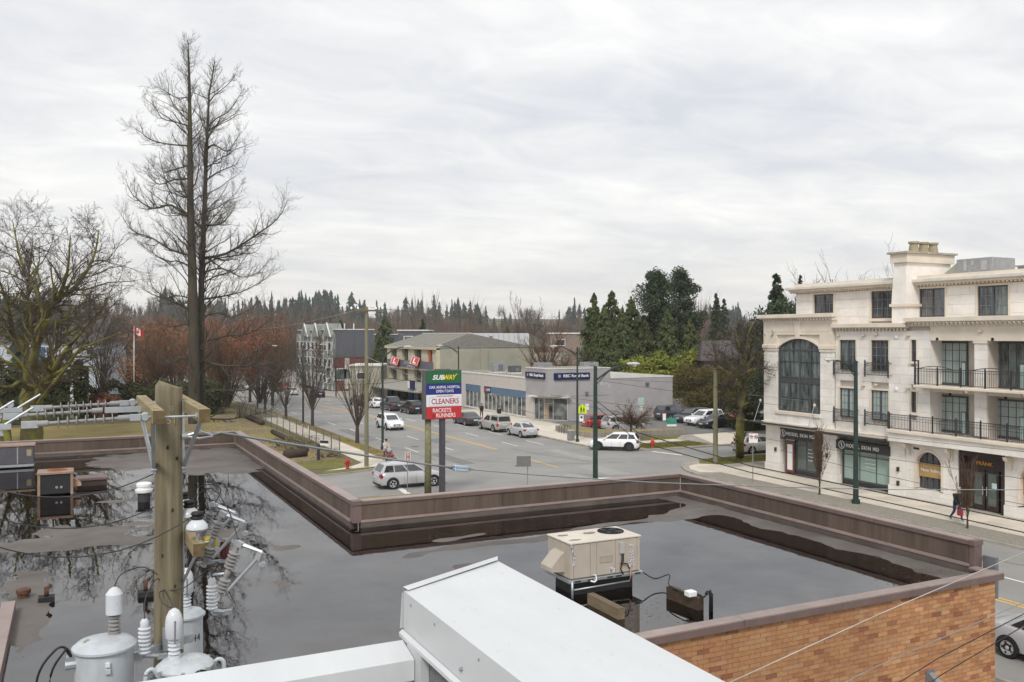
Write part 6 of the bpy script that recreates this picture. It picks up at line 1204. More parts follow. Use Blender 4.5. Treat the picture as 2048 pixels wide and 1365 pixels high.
tpA, _ = wood_pole(733, 934, 614, 'tall timber pole at the left corner with crossarm on top', .17, 1); tpB, _ = wood_pole(1431, 928, 742, 'short timber pole on the grass at the side street corner', .2); 
p = Vector((53.6, 57.6, 0)); t = thing('utility_pole', 'grey pole with white transformers beyond the pollard tree', 'pole', (p.x,p.y,0)); MB().tube([(p.x,p.y,0),(p.x,p.y,10.6)], [.2,.14], 12).build('post', mat('grey_pole', (.34,.35,.36), .8), t, True)
for i, (dx, z) in enumerate(((-.55,9.4),(-.1,9.6),(.6,9.3))): MB().lathe([(.25,0),(.26,.02),(.26,.8),(.22,.86),(.05,.88),(.05,1.15),(0,1.2)], (p.x+dx,p.y-.25,z-1.0), 14).build('transformer_can', M_TANK, t, .6)
MB().box(p.x-1.3,p.x+1.3,p.y-.1,p.y+.1,9.9,10.05).build('crossarm', M_TIMBER, t)
M_POSTG = mat('sign_post_grey', (.30,.31,.32), .5, .4)
def post_sign(name, lab, x, y, z0, zt, plates, cat='sign', r=.03):
    t = thing(name, lab, cat, (x, y, z0)); MB().tube([(x,y,z0-.05),(x,y,zt)], r, 8).build('post', M_POSTG, t)
    for (dx, dz, w_, h_, m_, nm) in plates: MB().obox((x+dx, y-.05, dz), (w_, .02, h_), Matrix.Rotation(-TH*.8,3,'Z')).build(nm, m_, t)
    return t
M_REDS = mat('sign_red_flat', (.55,.05,.05), .5); M_LIME = mat('lime_sign', (.62,.78,.02), .5, var=.02); M_GREENS = mat('green_notice', (.05,.28,.22), .5)
p = gp(815, 983, .12); t = post_sign('parking_sign', 'narrow red and white kerb sign in front of the silver SUV', p.x, p.y, .12, 2.55, ((0,2.3,.34,.62,M_SIGNW,'plate'),(0,2.3,.28,.56,M_REDS,'face')))
lettering('A', .2, (p.x, p.y-.085, 2.45), (1,-.3,0), (0,0,1), M_SIGNW, t, extrude=.002); lettering('v', .18, (p.x, p.y-.085, 2.15), (1,-.3,0), (0,0,1), M_SIGNW, t, extrude=.002)
p = gp(1055, 985); post_sign('road_sign', 'grey back of a rectangular road sign beyond the brown parapet', 24.4, onx(1055,24.4).y, .12, 2.75, ((-.28,2.45,.85,.62,mat('sign_back', (.16,.165,.16), .6),'plate'),))
t = post_sign('parking_sign', 'pair of small no stopping plates on a thin post by the shop pillar', 41.0, 46.4, .13, 3.4, ((.0,3.05,.62,.62,M_SIGNW,'plate'),))
for dx in (-.17,.17): b = MB(); c_ = Vector((41.0+dx*.9, 46.4-.085-dx*.4, 3.15)); b.tube([c_+Vector((.9*.1*math.cos(k*.5236),-.4*.1*math.cos(k*.5236),.1*math.sin(k*.5236))) for k in range(13)], .018, 4); b.tube([c_+Vector((-.06,.03,.06)), c_+Vector((.06,-.03,-.06))], .015, 4); b.build('no_stopping_symbol', M_REDS, t)
lx, ly = 41.72, 70.8; t = thing('crossing_sign', 'lime yellow pentagon pedestrian crossing sign on the bank side lamp', 'sign', (lx+.35, ly-.2, 2.6)); rot = Matrix.Rotation(-TH,3,'Z'); c_ = Vector((lx+.42, ly-.2, 3.15)); b = MB()
b.add([c_ + rot @ Vector((x, y, z)) for y in (0,.02) for x, z in ((-.40,-.40),(.40,-.40),(.40,.12),(0,.5),(-.40,.12))], [(0,1,2,3,4),(9,8,7,6,5)] + [(i,5+i,5+(i+1)%5,(i+1)%5) for i in range(5)]); b.build('plate', M_LIME, t)
for dx, s_ in ((-.12,1),(.13,.8)):
    b = MB(); q = lambda x, z: c_ + rot @ Vector((dx+x*s_, -.012, z*s_-.05)); b.tube([q(0,.18),q(0,.27)], .05*s_, 6); b.tube([q(0,.15),q(0,-.05)], .06*s_, 6); b.tube([q(0,-.03),q(-.10,-.28)], .03, 5); b.tube([q(0,-.03),q(.10,-.28)], .03, 5); b.tube([q(0,.1),q(.13,-.02)], .02, 5); b.build('walking_figure', M_BLACK, t)
MB().obox(c_+Vector((-.1,0,-.85)), (.36,.02,.55), rot).build('small_plate', M_SIGNW, t); MB().obox(c_+Vector((-.1,-.015,-.75)), (.2,.01,.2), rot).build('small_symbol', M_BLACK, t)
p = gp(1350, 868, .13); post_sign('lot_sign', 'green and white parking notice on the planter corner', p.x, p.y+.6, .2, 1.7, ((0,1.35,1.0,.65,M_GREENS,'plate'),(0,.92,1.0,.2,M_SIGNW,'lower_plate')))
p = gp(1328, 888, .13); post_sign('kerb_sign', 'slim white kerb sign between the grass strips by the red hydrant', p.x, p.y, .13, 2.9, ((0,2.55,.3,.62,M_SIGNW,'plate'),))
p = gp(1549, 908, .13); post_sign('kerb_sign', 'thin post with small plate behind the parked white hatchback', 52.5, 57.0, .13, 2.6, ((0,2.2,.3,.45,M_SIGNW,'plate'),))
# hydrants
def hydrant(px, py, label, m_):
    p = gp(px, py, .13); t = thing('fire_hydrant', label, 'hydrant', (p.x, p.y, .13), group='fire hydrants'); MB().lathe([(.17,-.03),(.17,.05),(.11,.06),(.11,.5),(.16,.51),(.16,.56),(.13,.58),(.12,.66),(.05,.76),(.05,.82),(0,.82)], (p.x,p.y,.13), 16).build('barrel', m_, t, .6)
    for a in (0, 180, 270): d = Matrix.Rotation(R(a),3,'Z') @ Matrix.Rotation(R(90),3,'Y'); MB().lathe([(.07,.08),(.07,.17),(.09,.175),(.09,.21),(.03,.21),(.03,.24)], (p.x,p.y,.13+.40), 10, d).build('outlet', m_, t, .6)
    return t
M_HYD = mat('hydrant_red', (.42,.035,.03), .45, var=.15); M_HYD2 = mat('hydrant_bright_red', (.60,.06,.03), .45, var=.1)
hydrant(695, 938, 'dark red fire hydrant on the left corner grass', M_HYD); hydrant(1305, 895, 'bright red fire hydrant on the bank side grass', M_HYD2)
# litter bin
p = gp(1142, 881, .13); t = thing('litter_bin', 'grey slatted litter bin on the bank pavement', 'bin', (p.x,p.y,.13)); MB().lathe([(.30,0),(.33,.08),(.33,.82),(.30,.84)], (p.x,p.y,.13), 20).build('liner', M_DARK, t, .6)
for k in range(20): a = k*math.pi/10; MB().obox((p.x+.35*math.cos(a), p.y+.35*math.sin(a), .60), (.025,.075,.82), Matrix.Rotation(a,3,'Z')).build('slat', M_PLANT, t)
MB().lathe([(.37,.84),(.39,.90),(.30,.97),(.14,.98)], (p.x,p.y,.13), 20).build('rim', M_PLANT, t, .6)
# planter beside the bank lot
pts = [(44.7,80.3),(44.2,74.2),(45.2,72.6),(54.7,71.6),(54.9,72.5),(47.0,75.2),(46.6,80.3)]; t = thing('planter', 'long low concrete planter with grass in front of the bank lot', 'planter', (48, 74, .12))
b = MB(); n = len(pts)
for i in range(n):
    p_, q_ = Vector((*pts[i],0)), Vector((*pts[(i+1)%n],0)); d = (q_-p_).normalized(); nn = Vector((-d.y,d.x,0))*.2; b.add([p_+Vector((0,0,.1)),q_+Vector((0,0,.1)),q_+nn+Vector((0,0,.1)),p_+nn+Vector((0,0,.1)),p_+Vector((0,0,.62)),q_+Vector((0,0,.62)),q_+nn+Vector((0,0,.62)),p_+nn+Vector((0,0,.62))], [(4,5,6,7),(0,1,5,4),(1,2,6,5),(2,3,7,6),(3,0,4,7)])
b.build('planter_wall', mat('planter_concrete', (.30,.27,.22), .9, var=.2, scale=2, stretch=(3,3,.5)), t); b = MB(); b.add([(x,y,.56) for x, y in pts], [tuple(range(n))]); b.build('planting', M_DEADGRASS, t)
# bicycle rack, bollard, logs, notices
p = gp(1128, 868, .13); t = thing('bicycle_rack', 'small dark hoop bicycle rack beside the bank entrance', 'bicycle rack', (p.x,p.y,.13))
for k in range(3): MB().tube([(p.x,p.y+k*.5,.13),(p.x,p.y+k*.5,.8),(p.x+.2,p.y+k*.5,.95),(p.x+.5,p.y+k*.5,.95),(p.x+.7,p.y+k*.5,.8),(p.x+.7,p.y+k*.5,.13)], .03, 6).build('hoop', M_IRON, t, True)
p = gp(637, 921, .13); alone(MB().lathe([(.13,0),(.13,1.2),(.09,1.3),(0,1.32)], tuple(p), 10), 'bollard', M_CHAR, 'dark bollard inside the fenced vacant lot', 'bollard', tuple(p), smooth=.6)
M_LOG = mat('dark_log', (.06,.045,.035), .95, var=.3, scale=4)
for (a_, b_, r_, lab) in (((570,917),(613,913),.36,'dark concrete barrier lying at the vacant lot edge by the shop'),((612,904),(545,867),.25,'long dark log edging the vacant lot beside the fence'),((525,851),(490,836),.3,'rough dark log far up the vacant lot')):
    p_, q_ = gp(*a_, .13), gp(*b_, .13); b = MB(); b.tube([p_+Vector((0,0,r_*.8)), (p_+q_)/2+Vector((.1,.1,r_*.85)), q_+Vector((0,0,r_*.8))], [r_,r_*1.1,r_*.9], 9); alone(b, 'log', M_LOG, lab, 'log', tuple(p_), smooth=True)
p = gp(652, 916, .13)
# ================================================================== chain link fence
t = thing('chain_link_fence', 'long grey chain link fence between the vacant lot and the pavement', 'fence', (19.2, 90, .1)); M_MESH = mat('chain_mesh', (.20,.21,.21), .6, .2); M_FPOST = mat('fence_post_grey', (.11,.115,.115), .6)
ys = [70.2 + i*2.55 for i in range(18)]; fxp = lambda y: 19.25 - max(0, y-85)*.035
for i, y in enumerate(ys): z = zg(y)+.1; MB().tube([(fxp(y),y,z),(fxp(y),y,z+1.75)], .042, 6).build('post', M_FPOST, t)
for y0, y1 in zip(ys, ys[1:]):
    a, c = Vector((fxp(y0),y0,zg(y0)+.1)), Vector((fxp(y1),y1,zg(y1)+.1)); b = MB(); b.tube([a+Vector((0,0,1.72)), c+Vector((0,0,1.72))], .03, 5); b.build('top_rail', M_FPOST, t)
    V, F = [], []; n = 26
    for k in range(-16, n):
        for s_ in (0, 1):
            u0, u1 = k/n, (k+16)/n; z0_, z1_ = (0,1.7) if s_ == 0 else (1.7,0)
            if u0 < 0: z0_ = lerp(z0_, z1_, -u0/(u1-u0)); u0 = 0
            if u1 > 1: z1_ = lerp(z0_, z1_, (1-u0)/(u1-u0)); u1 = 1
            p_, q_ = a.lerp(c, u0)+Vector((0,0,z0_)), a.lerp(c, u1)+Vector((0,0,z1_)); m0 = len(V); w_ = .009
            V += [p_+Vector((0,0,w_)), p_-Vector((0,0,w_)), q_-Vector((0,0,w_)), q_+Vector((0,0,w_))]; F.append((m0,m0+1,m0+2,m0+3))
    npmesh('mesh_panel', [tuple(v) for v in V], F, M_MESH, t)
pE = Vector((19.25,70.2,.1)); qE = gp(637,921,.13)
b = MB(); b.tube([pE+Vector((0,0,1.72)), Vector((17.2,72.6,1.8))], .022, 5); b.build('return_rail', M_POSTG, t); sgn = MB().obox((18.3,71.3,1.25), (.85,.02,.45), Matrix.Rotation(R(-50),3,'Z')).build('notice_plate', M_SIGNW, t); MB().obox((18.28,71.28,1.33), (.8,.02,.22), Matrix.Rotation(R(-50),3,'Z')).build('notice_band', M_CHAR, sgn)
for y, z in ((80.6,1.5),(83.0,1.45)): MB().box(fxp(y)-.02,fxp(y)+.0,y,y+.28,z-.2,z+.2).build('notice_plate', M_SIGNW, t)
# ================================================================== vehicles
def paint(name, c, metal=.25, rough=.32): return mat('paint_'+name, c, rough, metal, var=.03, scale=1, coat=.8)
G_CAR = mat('car_glass', (.03,.035,.04), .04, var=.3, scale=1.2, spec=1.0, ior=1.6); M_TYRE = mat('tyre', (.015,.015,.016), .8); M_RIM = mat('alloy_rim', (.55,.55,.56), .4, .4); M_RIMD = mat('dark_alloy', (.10,.10,.105), .4, .7); M_PLASTIC = mat('black_trim', (.02,.02,.022), .55)
M_HLAMP = mat('headlamp', (.55,.57,.6), .1, spec=.9); M_TLAMP = mat('tail_lamp', (.33,.015,.015), .15, spec=.8); M_PLATE = mat('number_plate', (.55,.58,.66), .5); M_CHROME = mat('chrome', (.6,.6,.62), .15, 1.)
WHEELS = {}
def wheel_meshes(r, w, rim_m):
    k = (round(r,3), rim_m.name)
    if k in WHEELS: return WHEELS[k]
    rot = Matrix.Rotation(R(90),3,'X'); b = MB(); b.lathe([(r*.66,-w/2),(r*.95,-w/2),(r,-w*.32),(r,w*.32),(r*.95,w/2),(r*.66,w/2)], (0,0,0), 24, rot, cap=False)
    o = b.build('tyre', M_TYRE, None, .7); me1 = o.data; bpy.data.objects.remove(o)
    b = MB(); b.lathe([(r*.665,-w*.47),(r*.665,w*.47)], (0,0,0), 24, rot, cap=False)
    for s in (-1,1): b.lathe([(r*.67,s*w*.47),(r*.60,s*w*.50),(r*.58,s*w*.44)], (0,0,0), 24, rot, cap=False); b.lathe([(.075,s*w*.40),(.06,s*w*.49),(.0,s*w*.5)], (0,0,0), 12, rot)
    for s in (-1, 1):
        for i in range(5):
            a = i*1.2566; c, d = math.cos(a), math.sin(a); p = Vector((c*.05,-s*w*.44,d*.05)); q = Vector((c*r*.62,-s*w*.47,d*r*.62)); n = Vector((-d,0,c)); b.add([p-n*.06, p+n*.06, q+n*.062, q-n*.062, p-n*.06+Vector((0,s*.03,0)), p+n*.06+Vector((0,s*.03,0)), q+n*.062+Vector((0,s*.03,0)), q-n*.062+Vector((0,s*.03,0))], [(0,1,2,3),(0,4,5,1),(1,5,6,2),(2,6,7,3),(3,7,4,0),(4,7,6,5)])
    # dark behind the spokes
    o = b.build('rim', [rim_m], None, .7); me2 = o.data; bpy.data.objects.remove(o)
    b = MB(); b.lathe([(r*.65,-w*.36),(r*.65,w*.36)], (0,0,0), 20, rot); o = b.build('brake_disc', M_DARK, None); me3 = o.data; bpy.data.objects.remove(o)
    WHEELS[k] = (me1, me2, me3); return WHEELS[k]
KINDS = {
 # belt/hood line as (u along the car from rear, z as share of height); cabin base rear/front, roof rear/front; ground clearance; wheel positions
 'sedan': dict(top=[(0,.58),(.03,.66),(.10,.695),(.22,.68),(.62,.655),(.72,.63),(.90,.545),(.97,.47),(1,.40)], cab=(.13,.70,.30,.52), clear=.13, wh=(.195,.81), wr=.225),
 'hatch': dict(top=[(0,.50),(.02,.62),(.06,.67),(.3,.655),(.66,.64),(.76,.61),(.91,.52),(.97,.45),(1,.38)], cab=(.02,.74,.10,.52), clear=.12, wh=(.19,.81), wr=.22),
 'suv':   dict(top=[(0,.46),(.015,.60),(.05,.655),(.3,.645),(.66,.635),(.76,.615),(.92,.55),(.975,.49),(1,.40)], cab=(.015,.73,.09,.52), clear=.14, wh=(.19,.80), wr=.218),
 'pickup':dict(top=[(0,.56),(.01,.60),(.3,.605),(.62,.61),(.72,.60),(.93,.555),(.98,.51),(1,.42)], cab=(.36,.74,.41,.58), clear=.20, wh=(.20,.82), wr=.215),
}
NCAR = [0]
def car(kind, L, W, H, pm, x, y, head, label, trim=False, rim=M_RIM, rails=False, canopy=False, group='cars in the street', z=None, roof_m=None, small=False):
    K_ = KINDS[kind]; z = zg(y)+.006 if z is None else z
    t = thing('parked_car' if kind != 'pickup' else 'pickup_truck', label, 'pickup' if kind == 'pickup' else 'car', (x, y, z), R(head), group)
    hw = W/2; X = lambda u: (u-.5)*L; r = H*K_['wr']; zb = r*.62
    tp = lambda u: float(np.interp(u, [a for a, _ in K_['top']], [c for _, c in K_['top']]))*H
    # --- body tub
    us = [0,.012,.035,.07,.12,.2,.3,.4,.5,.6,.7,.78,.85,.91,.95,.98,.993,1]; b = MB(); n = 14
    for u in us:
        e = min(u, 1-u); wf = 1 - .22*max(0, 1-e/.10)**2.2 - .02*max(0,1-e/.3); w = hw*wf; zt = tp(u); lo = zb + (.10*H*max(0,1-e/.035)**1.5 if e < .035 else 0); zt2 = zt - (.05*H*max(0,1-e/.012) if e < .012 else 0)
        half = [(0,lo),(w*.80,lo),(w*.95,lo+.05*H),(w*.995,lerp(lo,zt2,.38)),(w,lerp(lo,zt2,.62)),(w*.965,lerp(lo,zt2,.86)),(w*.90,zt2-.012*H),(w*.72,zt2)]
        ring = half + [(-a, c) for a, c in half[:0:-1]] + []
        ring = [(a,c) for a,c in half] + [(0, zt2+.012*H)] + [(-a,c) for a,c in half[:0:-1]]
        for a, c in ring: b.v.append((X(u), a, c))
        n = len(ring)
    for i in range(len(us)-1):
        for j in range(n): k = (j+1) % n; b.f.append((i*n+j, i*n+k, (i+1)*n+k, (i+1)*n+j)); b.m.append(0)
    b.f.append(tuple(range(n))); b.f.append(tuple((len(us)-1)*n+j for j in range(n))); b.m += [0,0]
    b.build('body', pm, t, .7, world=False)
    # --- cabin
    br, bf, rr, rf = K_['cab']; wb, wt = hw*.915, hw*.735; zr = H
    def S(s, v, side):   # side glass surface
        xb, xt = lerp(br,bf,s), lerp(rr,rf,s); zb0 = tp(min(max(xb,.05),.95)) - .03*H; return Vector((X(lerp(xb,xt,v)), side*lerp(wb,wt,v**1.15)*(1-.06*(abs(2*s-1)**4)), lerp(zb0, zr-.045*H, v)))
    ss = [0,.12,.3,.5,.7,.88,1]; b = MB(); n = 9
    for s in ss:
        cr = .045*H*(1-.55*abs(2*s-1)**3); tL, tR = S(s,1,1), S(s,1,-1)
        ring = [S(s,0,1), S(s,.5,1), tL, Vector((tL.x,wt*.80,tL.z+cr*.75)), Vector((tL.x,0,tL.z+cr)), Vector((tL.x,-wt*.80,tL.z+cr*.75)), tR, S(s,.5,-1), S(s,0,-1)]
        b.v += [tuple(q) for q in ring]
    for i in range(len(ss)-1):
        for j in range(n-1): b.f.append((i*n+j, i*n+j+1, (i+1)*n+j+1, (i+1)*n+j)); b.m.append(0)
    m_ = len(ss)-1
    b.f += [tuple(range(n)), tuple(m_*n+j for j in range(n))]; b.m += [0,0]
    b.build('cabin', pm, t, .6, world=False)
    if roof_m:
        b = MB(); b.add([tuple(S(s,1,1)*1+Vector((0,-.03,.004+.045*H*(1-.55*abs(2*s-1)**3)*.55))) for s in ss] + [tuple(S(s,1,-1)+Vector((0,.03,.004+.045*H*(1-.55*abs(2*s-1)**3)*.55))) for s in ss] + [tuple(Vector((S(s,1,1).x,0,S(s,1,1).z+.006+.045*H*(1-.55*abs(2*s-1)**3)))) for s in ss], [(i,i+1,14+i+1,14+i) for i in range(6)] + [(7+i+1,7+i,14+i,14+i+1) for i in range(6)]); b.build('roof_panel', roof_m, t, True, world=False)
    # side windows, split by pillars
    sp = {'sedan': [(.10,.22),(.25,.52),(.56,.93)], 'hatch': [(.06,.27),(.31,.58),(.62,.94)], 'suv': [(.06,.27),(.30,.57),(.61,.94)], 'pickup': [(.12,.42),(.48,.92)]}[kind]
    for side in (1,-1):
        for s0, s1 in sp:
            v0, v1 = .14, .86; q = [S(s0+.02 if s0 > .2 else s0+.05*v0,v0,side), S(s1,v0,side), S(s1,v1,side), S(s0,v1,side)]; off = Vector((0,side*.010,.004)); b = MB(); nn = 4
            for v in [lerp(v0,v1,k/4) for k in range(5)]: b.v += [tuple(S(s0,v,side)+off), tuple(S(s1,v,side)+off)]
            b.f = [(2*k,2*k+1,2*k+3,2*k+2) for k in range(4)]; b.m = [0]*4; b.build('side_window', G_CAR, t, world=False)
    # windscreen and rear window lie just proud of the cabin ends
    for s, nm in ((1,'windscreen'),(0,'rear_window')):
        d = Vector((.012 if s else -.012,0,.008)); b = MB()
        a0, a1, c0, c1 = S(s,.12,1)+d, S(s,.12,-1)+d, S(s,.93,1)+d, S(s,.93,-1)+d; k_ = .09
        b.quad(a0.lerp(a1,k_), a1.lerp(a0,k_), c1.lerp(c0,k_), c0.lerp(c1,k_)); b.build(nm, G_CAR, t, world=False)
    # --- wheels and arches
    ww = W*.125; me1, me2, me3 = wheel_meshes(r, ww, rim)
    for u in K_['wh']:
        for side in (1,-1):
            wo = link('wheel', me1, t); wo.location = (X(u), side*(hw+.014-ww/2), r); 
            ro = link('rim', me2, wo)
            if not small: link('brake_disc', me3, wo)
            b = MB(); ra = r*1.17; pts = [(X(u)+ra*math.cos(R(a)), r+ra*math.sin(R(a))) for a in range(-12,193,12)]; y0, y1 = sorted((side*(hw*.60), side*(hw+.004))); b.prism(pts, 'y', y0, y1); b.build('wheel_arch', M_PLASTIC, t, world=False)
            if trim: 
                b = MB(); P_ = [(X(u)+ra*1.04*math.cos(R(a)), side*(hw*.985), r+ra*1.09*math.sin(R(a))) for a in range(-8,189,14)]; b.tube(P_, .05, 5); b.build('arch_trim', M_PLASTIC, t, world=False)
    if trim: 
        for side in (1,-1): y0, y1 = sorted((side*hw*.90, side*(hw*.99))); MB().box(X(.28),X(.72),y0,y1,zb-.02,zb+.10*H).build('sill_trim', M_PLASTIC, t, world=False)
    # --- lamps, plates, grille, mirrors, handles
    for side in (1,-1):
        b = MB(); zt = tp(.95); b.bbox(X(.93),X(.978),*sorted((side*hw*.50, side*hw*.89)),zt-.15*H,zt-.045*H,.03); b.build('headlight', M_HLAMP, t, world=False)
        zt = tp(.04); hh = .13*H if kind != 'pickup' else .2*H; b = MB(); b.bbox(X(.006),X(.075 if kind == 'sedan' else .05),*sorted((side*hw*.60, side*hw*.952)),zt-hh-.05*H,zt-.05*H,.03); b.build('tail_light', M_TLAMP, t, world=False)
        p = S(.93 if kind != 'pickup' else .9,.05,side); b = MB(); b.bbox(p.x-.09,p.x+.09,*sorted((p.y+side*.05,p.y+side*.24)),p.z+.0,p.z+.14,.04); b.build('mirror', pm, t, world=False)
        if not small:
            for u in (.40,.58): b = MB(); b.box(X(u),X(u)+.16,*sorted((side*hw*.95,side*(hw*.985))),tp(u)-.16*H,tp(u)-.145*H); b.build('door_handle', M_PLASTIC, t, world=False)
            for u in (.36,.535,.71) if kind != 'pickup' else (.52,.70): b = MB(); zt = tp(u); b.v = [(X(u)+d, side*(w_+.003), z_) for z_, w_ in ((zb+.1,hw*.985),(lerp(zb,zt,.38),hw*.998),(lerp(zb,zt,.62),hw*1.0),(lerp(zb,zt,.86),hw*.967)) for d in (0,.012)]; b.f = [(0,1,3,2),(2,3,5,4),(4,5,7,6)]; b.m = [0]*3; b.build('door_seam', M_PLASTIC, t, world=False)
    zt = tp(.99); MB().bbox(X(.955),X(1)+.008,-hw*.42,hw*.42,zb+.12*H,zt-.03*H,.03).build('grille', M_PLASTIC, t, world=False); MB().bbox(X(.945),X(.997),-hw*.70,hw*.70,zb-.01,zb+.09*H,.03).build('front_bumper', M_PLASTIC, t, world=False)
    MB().box(X(1)+.009,X(1)+.02,-.26,.26,zb+.16*H,zb+.16*H+.13).build('number_plate', M_PLATE, t, world=False); MB().box(X(0)-.018,X(0)-.004,-.26,.26,zb+.28*H,zb+.28*H+.14).build('number_plate', M_PLATE, t, world=False)
    MB().bbox(X(.004),X(.05),-hw*.72,hw*.72,zb-.01,zb+.10*H,.03).build('rear_bumper', M_PLASTIC, t, world=False)
    if rails:
        for side in (1,-1): b = MB(); b.tube([S(.12,1,side)+Vector((0,-side*.08,.03)), S(.3,1,side)+Vector((0,-side*.08,.085)), S(.7,1,side)+Vector((0,-side*.08,.085)), S(.9,1,side)+Vector((0,-side*.08,.03))], .018, 5); b.build('roof_rail', M_GREY, t, world=False)
    if kind == 'pickup':
        if canopy:
            b = MB(); x0, x1 = X(.015), X(.365); zt = tp(.2)-.02; b.add([(x0,-hw*.86,zt),(x1,-hw*.86,zt),(x1,hw*.86,zt),(x0,hw*.86,zt),(x0+.14,-hw*.72,H*.985),(x1-.02,-hw*.72,H*.985),(x1-.02,hw*.72,H*.985),(x0+.14,hw*.72,H*.985)], [(0,1,5,4),(1,2,6,5),(2,3,7,6),(3,0,4,7),(4,5,6,7)]); b.build('canopy', pm, t, world=False)
            for side in (1,-1): b = MB(); b.quad((x0+.2,side*hw*.845,zt+.1*H),(x1-.1,side*hw*.845,zt+.1*H),(x1-.1,side*hw*.76,H*.9),(x0+.25,side*hw*.76,H*.9)); b.build('canopy_window', G_CAR, t, world=False)
            b = MB(); b.quad((x0-.0,-hw*.74,zt+.07*H),(x0-.0,hw*.74,zt+.07*H),(x0+.10,hw*.66,H*.93),(x0+.10,-hw*.66,H*.93)); b.build('canopy_rear_window', G_CAR, t, world=False)
        else:
            MB().box(X(.03),X(.35),-hw*.70,hw*.70,tp(.2)-.01,tp(.2)+.035).build('bed_cover', M_PLASTIC, t, world=False)
    return t
def by_wheels(rear, front, W, near):
    """stand a car on the tyre marks seen in the photo: near-side rear and front contact points"""
    p, q = gp(*rear, .01), gp(*front, .01); d = q-p; h = math.degrees(math.atan2(d.y, d.x)); n = Vector((-d.y, d.x, 0)).normalized(); n = n if n.dot(p) > 0 else -n
    c = (p+q)/2 + n*W/2*.93; return c.x, c.y, h, d.length
P_SILVER = paint('silver', (.52,.53,.55), .25); P_WHITE = paint('white', (.78,.79,.81), 0.); P_PEARL = paint('pearl', (.55,.55,.54), .2); P_BLACK = paint('black', (.018,.02,.024), .3); P_GREY = paint('graphite', (.07,.075,.085), .5); P_BEIGE = paint('champagne', (.47,.45,.41), .3); P_RED = paint('red', (.34,.03,.025), .2); P_BLUEG = paint('blue_grey', (.075,.085,.105), .5); P_BROWN = paint('bronze', (.12,.08,.06), .4)
x, y, h, wbs = by_wheels((790,979), (864,973), 1.87, -1); car('suv', 4.6, 1.87, 1.66, P_SILVER, x, y, h, 'silver SUV crossing the near side street below the pylon sign', z=.012)
x, y, h, wbs = by_wheels((1256,903), (1197,901), 1.8, -1); car('suv', 4.4, 1.82, 1.56, P_WHITE, x, y, h, 'white crossover with black wheel arches turning beside the bank grass', True, M_RIMD, z=.012)
car('sedan', 4.3, 1.69, 1.45, P_SILVER, 39.75, 78.2, 90, 'small silver sedan parked last in the row by the bank'); car('pickup', 5.1, 1.78, 1.74, P_BEIGE, 39.6, 84.3, 90, 'champagne pickup with canopy parked before the bank windows', canopy=True); car('sedan', 4.75, 1.83, 1.43, P_GREY, 39.5, 91.2, 90, 'dark grey sedan parked in front of the champagne pickup', rim=M_RIM)
car('suv', 4.6, 1.85, 1.7, P_BLACK, 38.75, 107.4, 90, 'black SUV parked left of the pylon sign', rails=True); car('pickup', 5.8, 2.0, 1.88, P_GREY, 38.45, 113.9, 90, 'graphite pickup parked behind the black SUV'); car('sedan', 4.6, 1.8, 1.44, P_WHITE, 38.2, 120.8, 90, 'white sedan parked beyond the graphite pickup', small=True); car('suv', 4.6, 1.85, 1.7, P_BROWN, 37.9, 127.5, 90, 'brown SUV parked beyond the white sedan', small=True)
car('suv', 4.64, 1.87, 1.64, P_WHITE, 30.3, 90.6, 270, 'white SUV with black grille driving toward the eye on the road', rails=True); car('sedan', 4.6, 1.8, 1.5, P_WHITE, 28.3, 45.2, 90, 'white car almost hidden behind the brown parapet'); car('sedan', 4.55, 1.82, 1.47, P_SILVER, 26.78, 16.45, 270, 'silver sedan cut by the right frame edge beside the brick corner')
car('hatch', 4.35, 1.79, 1.55, P_PEARL, 52.2, 58.5, 0, 'white hatchback parked behind the pollard tree trunk')
car('suv', 4.9, 1.93, 1.77, P_BLUEG, 62.6, 84.4, 12, 'blue grey SUV parked against the bank side wall', z=.135); car('suv', 4.6, 1.86, 1.64, P_GREY, 62.9, 81.2, 188, 'dark SUV in the bank lot between blue grey and white SUVs', z=.135); car('suv', 4.85, 1.92, 1.7, P_WHITE, 62.2, 78.2, 188, 'white SUV nosed out in the bank lot row', z=.135); car('sedan', 4.7, 1.88, 1.46, P_BLACK, 61.6, 75.4, 188, 'black sedan parked at the near end of the bank lot row', z=.135)
car('suv', 4.5, 1.84, 1.62, P_SILVER, 50.7, 76.8, -3, 'silver crossover parked behind the concrete planter', z=.135); car('hatch', 4.2, 1.76, 1.5, P_RED, 50.2, 80.2, -3, 'red hatchback parked behind the silver crossover', z=.135); car('sedan', 4.5, 1.8, 1.45, P_RED, 67.5, 78.2, 20, 'dull red sedan half hidden by the clipped hedge', z=.135)
car('suv', 4.6, 1.85, 1.65, P_BLACK, 38.9, 156.5, 90, 'dark SUV driving away in front of the red brick house', small=True); car('suv', 4.9, 1.95, 1.95, P_GREY, 38.3, 190, 90, 'dark van driving away far down the road', small=True); car('suv', 4.7, 1.9, 1.9, P_RED, 41.3, 196, 90, 'red van far down the road beside the dark van', small=True); car('suv', 4.6, 1.8, 1.6, P_PEARL, 37.3, 170, 90, 'pale crossover far down the road behind the kerb tree', small=True); car('sedan', 4.6, 1.8, 1.45, P_SILVER, 34.5, 182, 270, 'silver sedan far down the road left of the dark van', small=True); car('sedan', 4.6, 1.8, 1.45, P_WHITE, 35.8, 205, 270, 'white sedan farthest down the road', small=True)
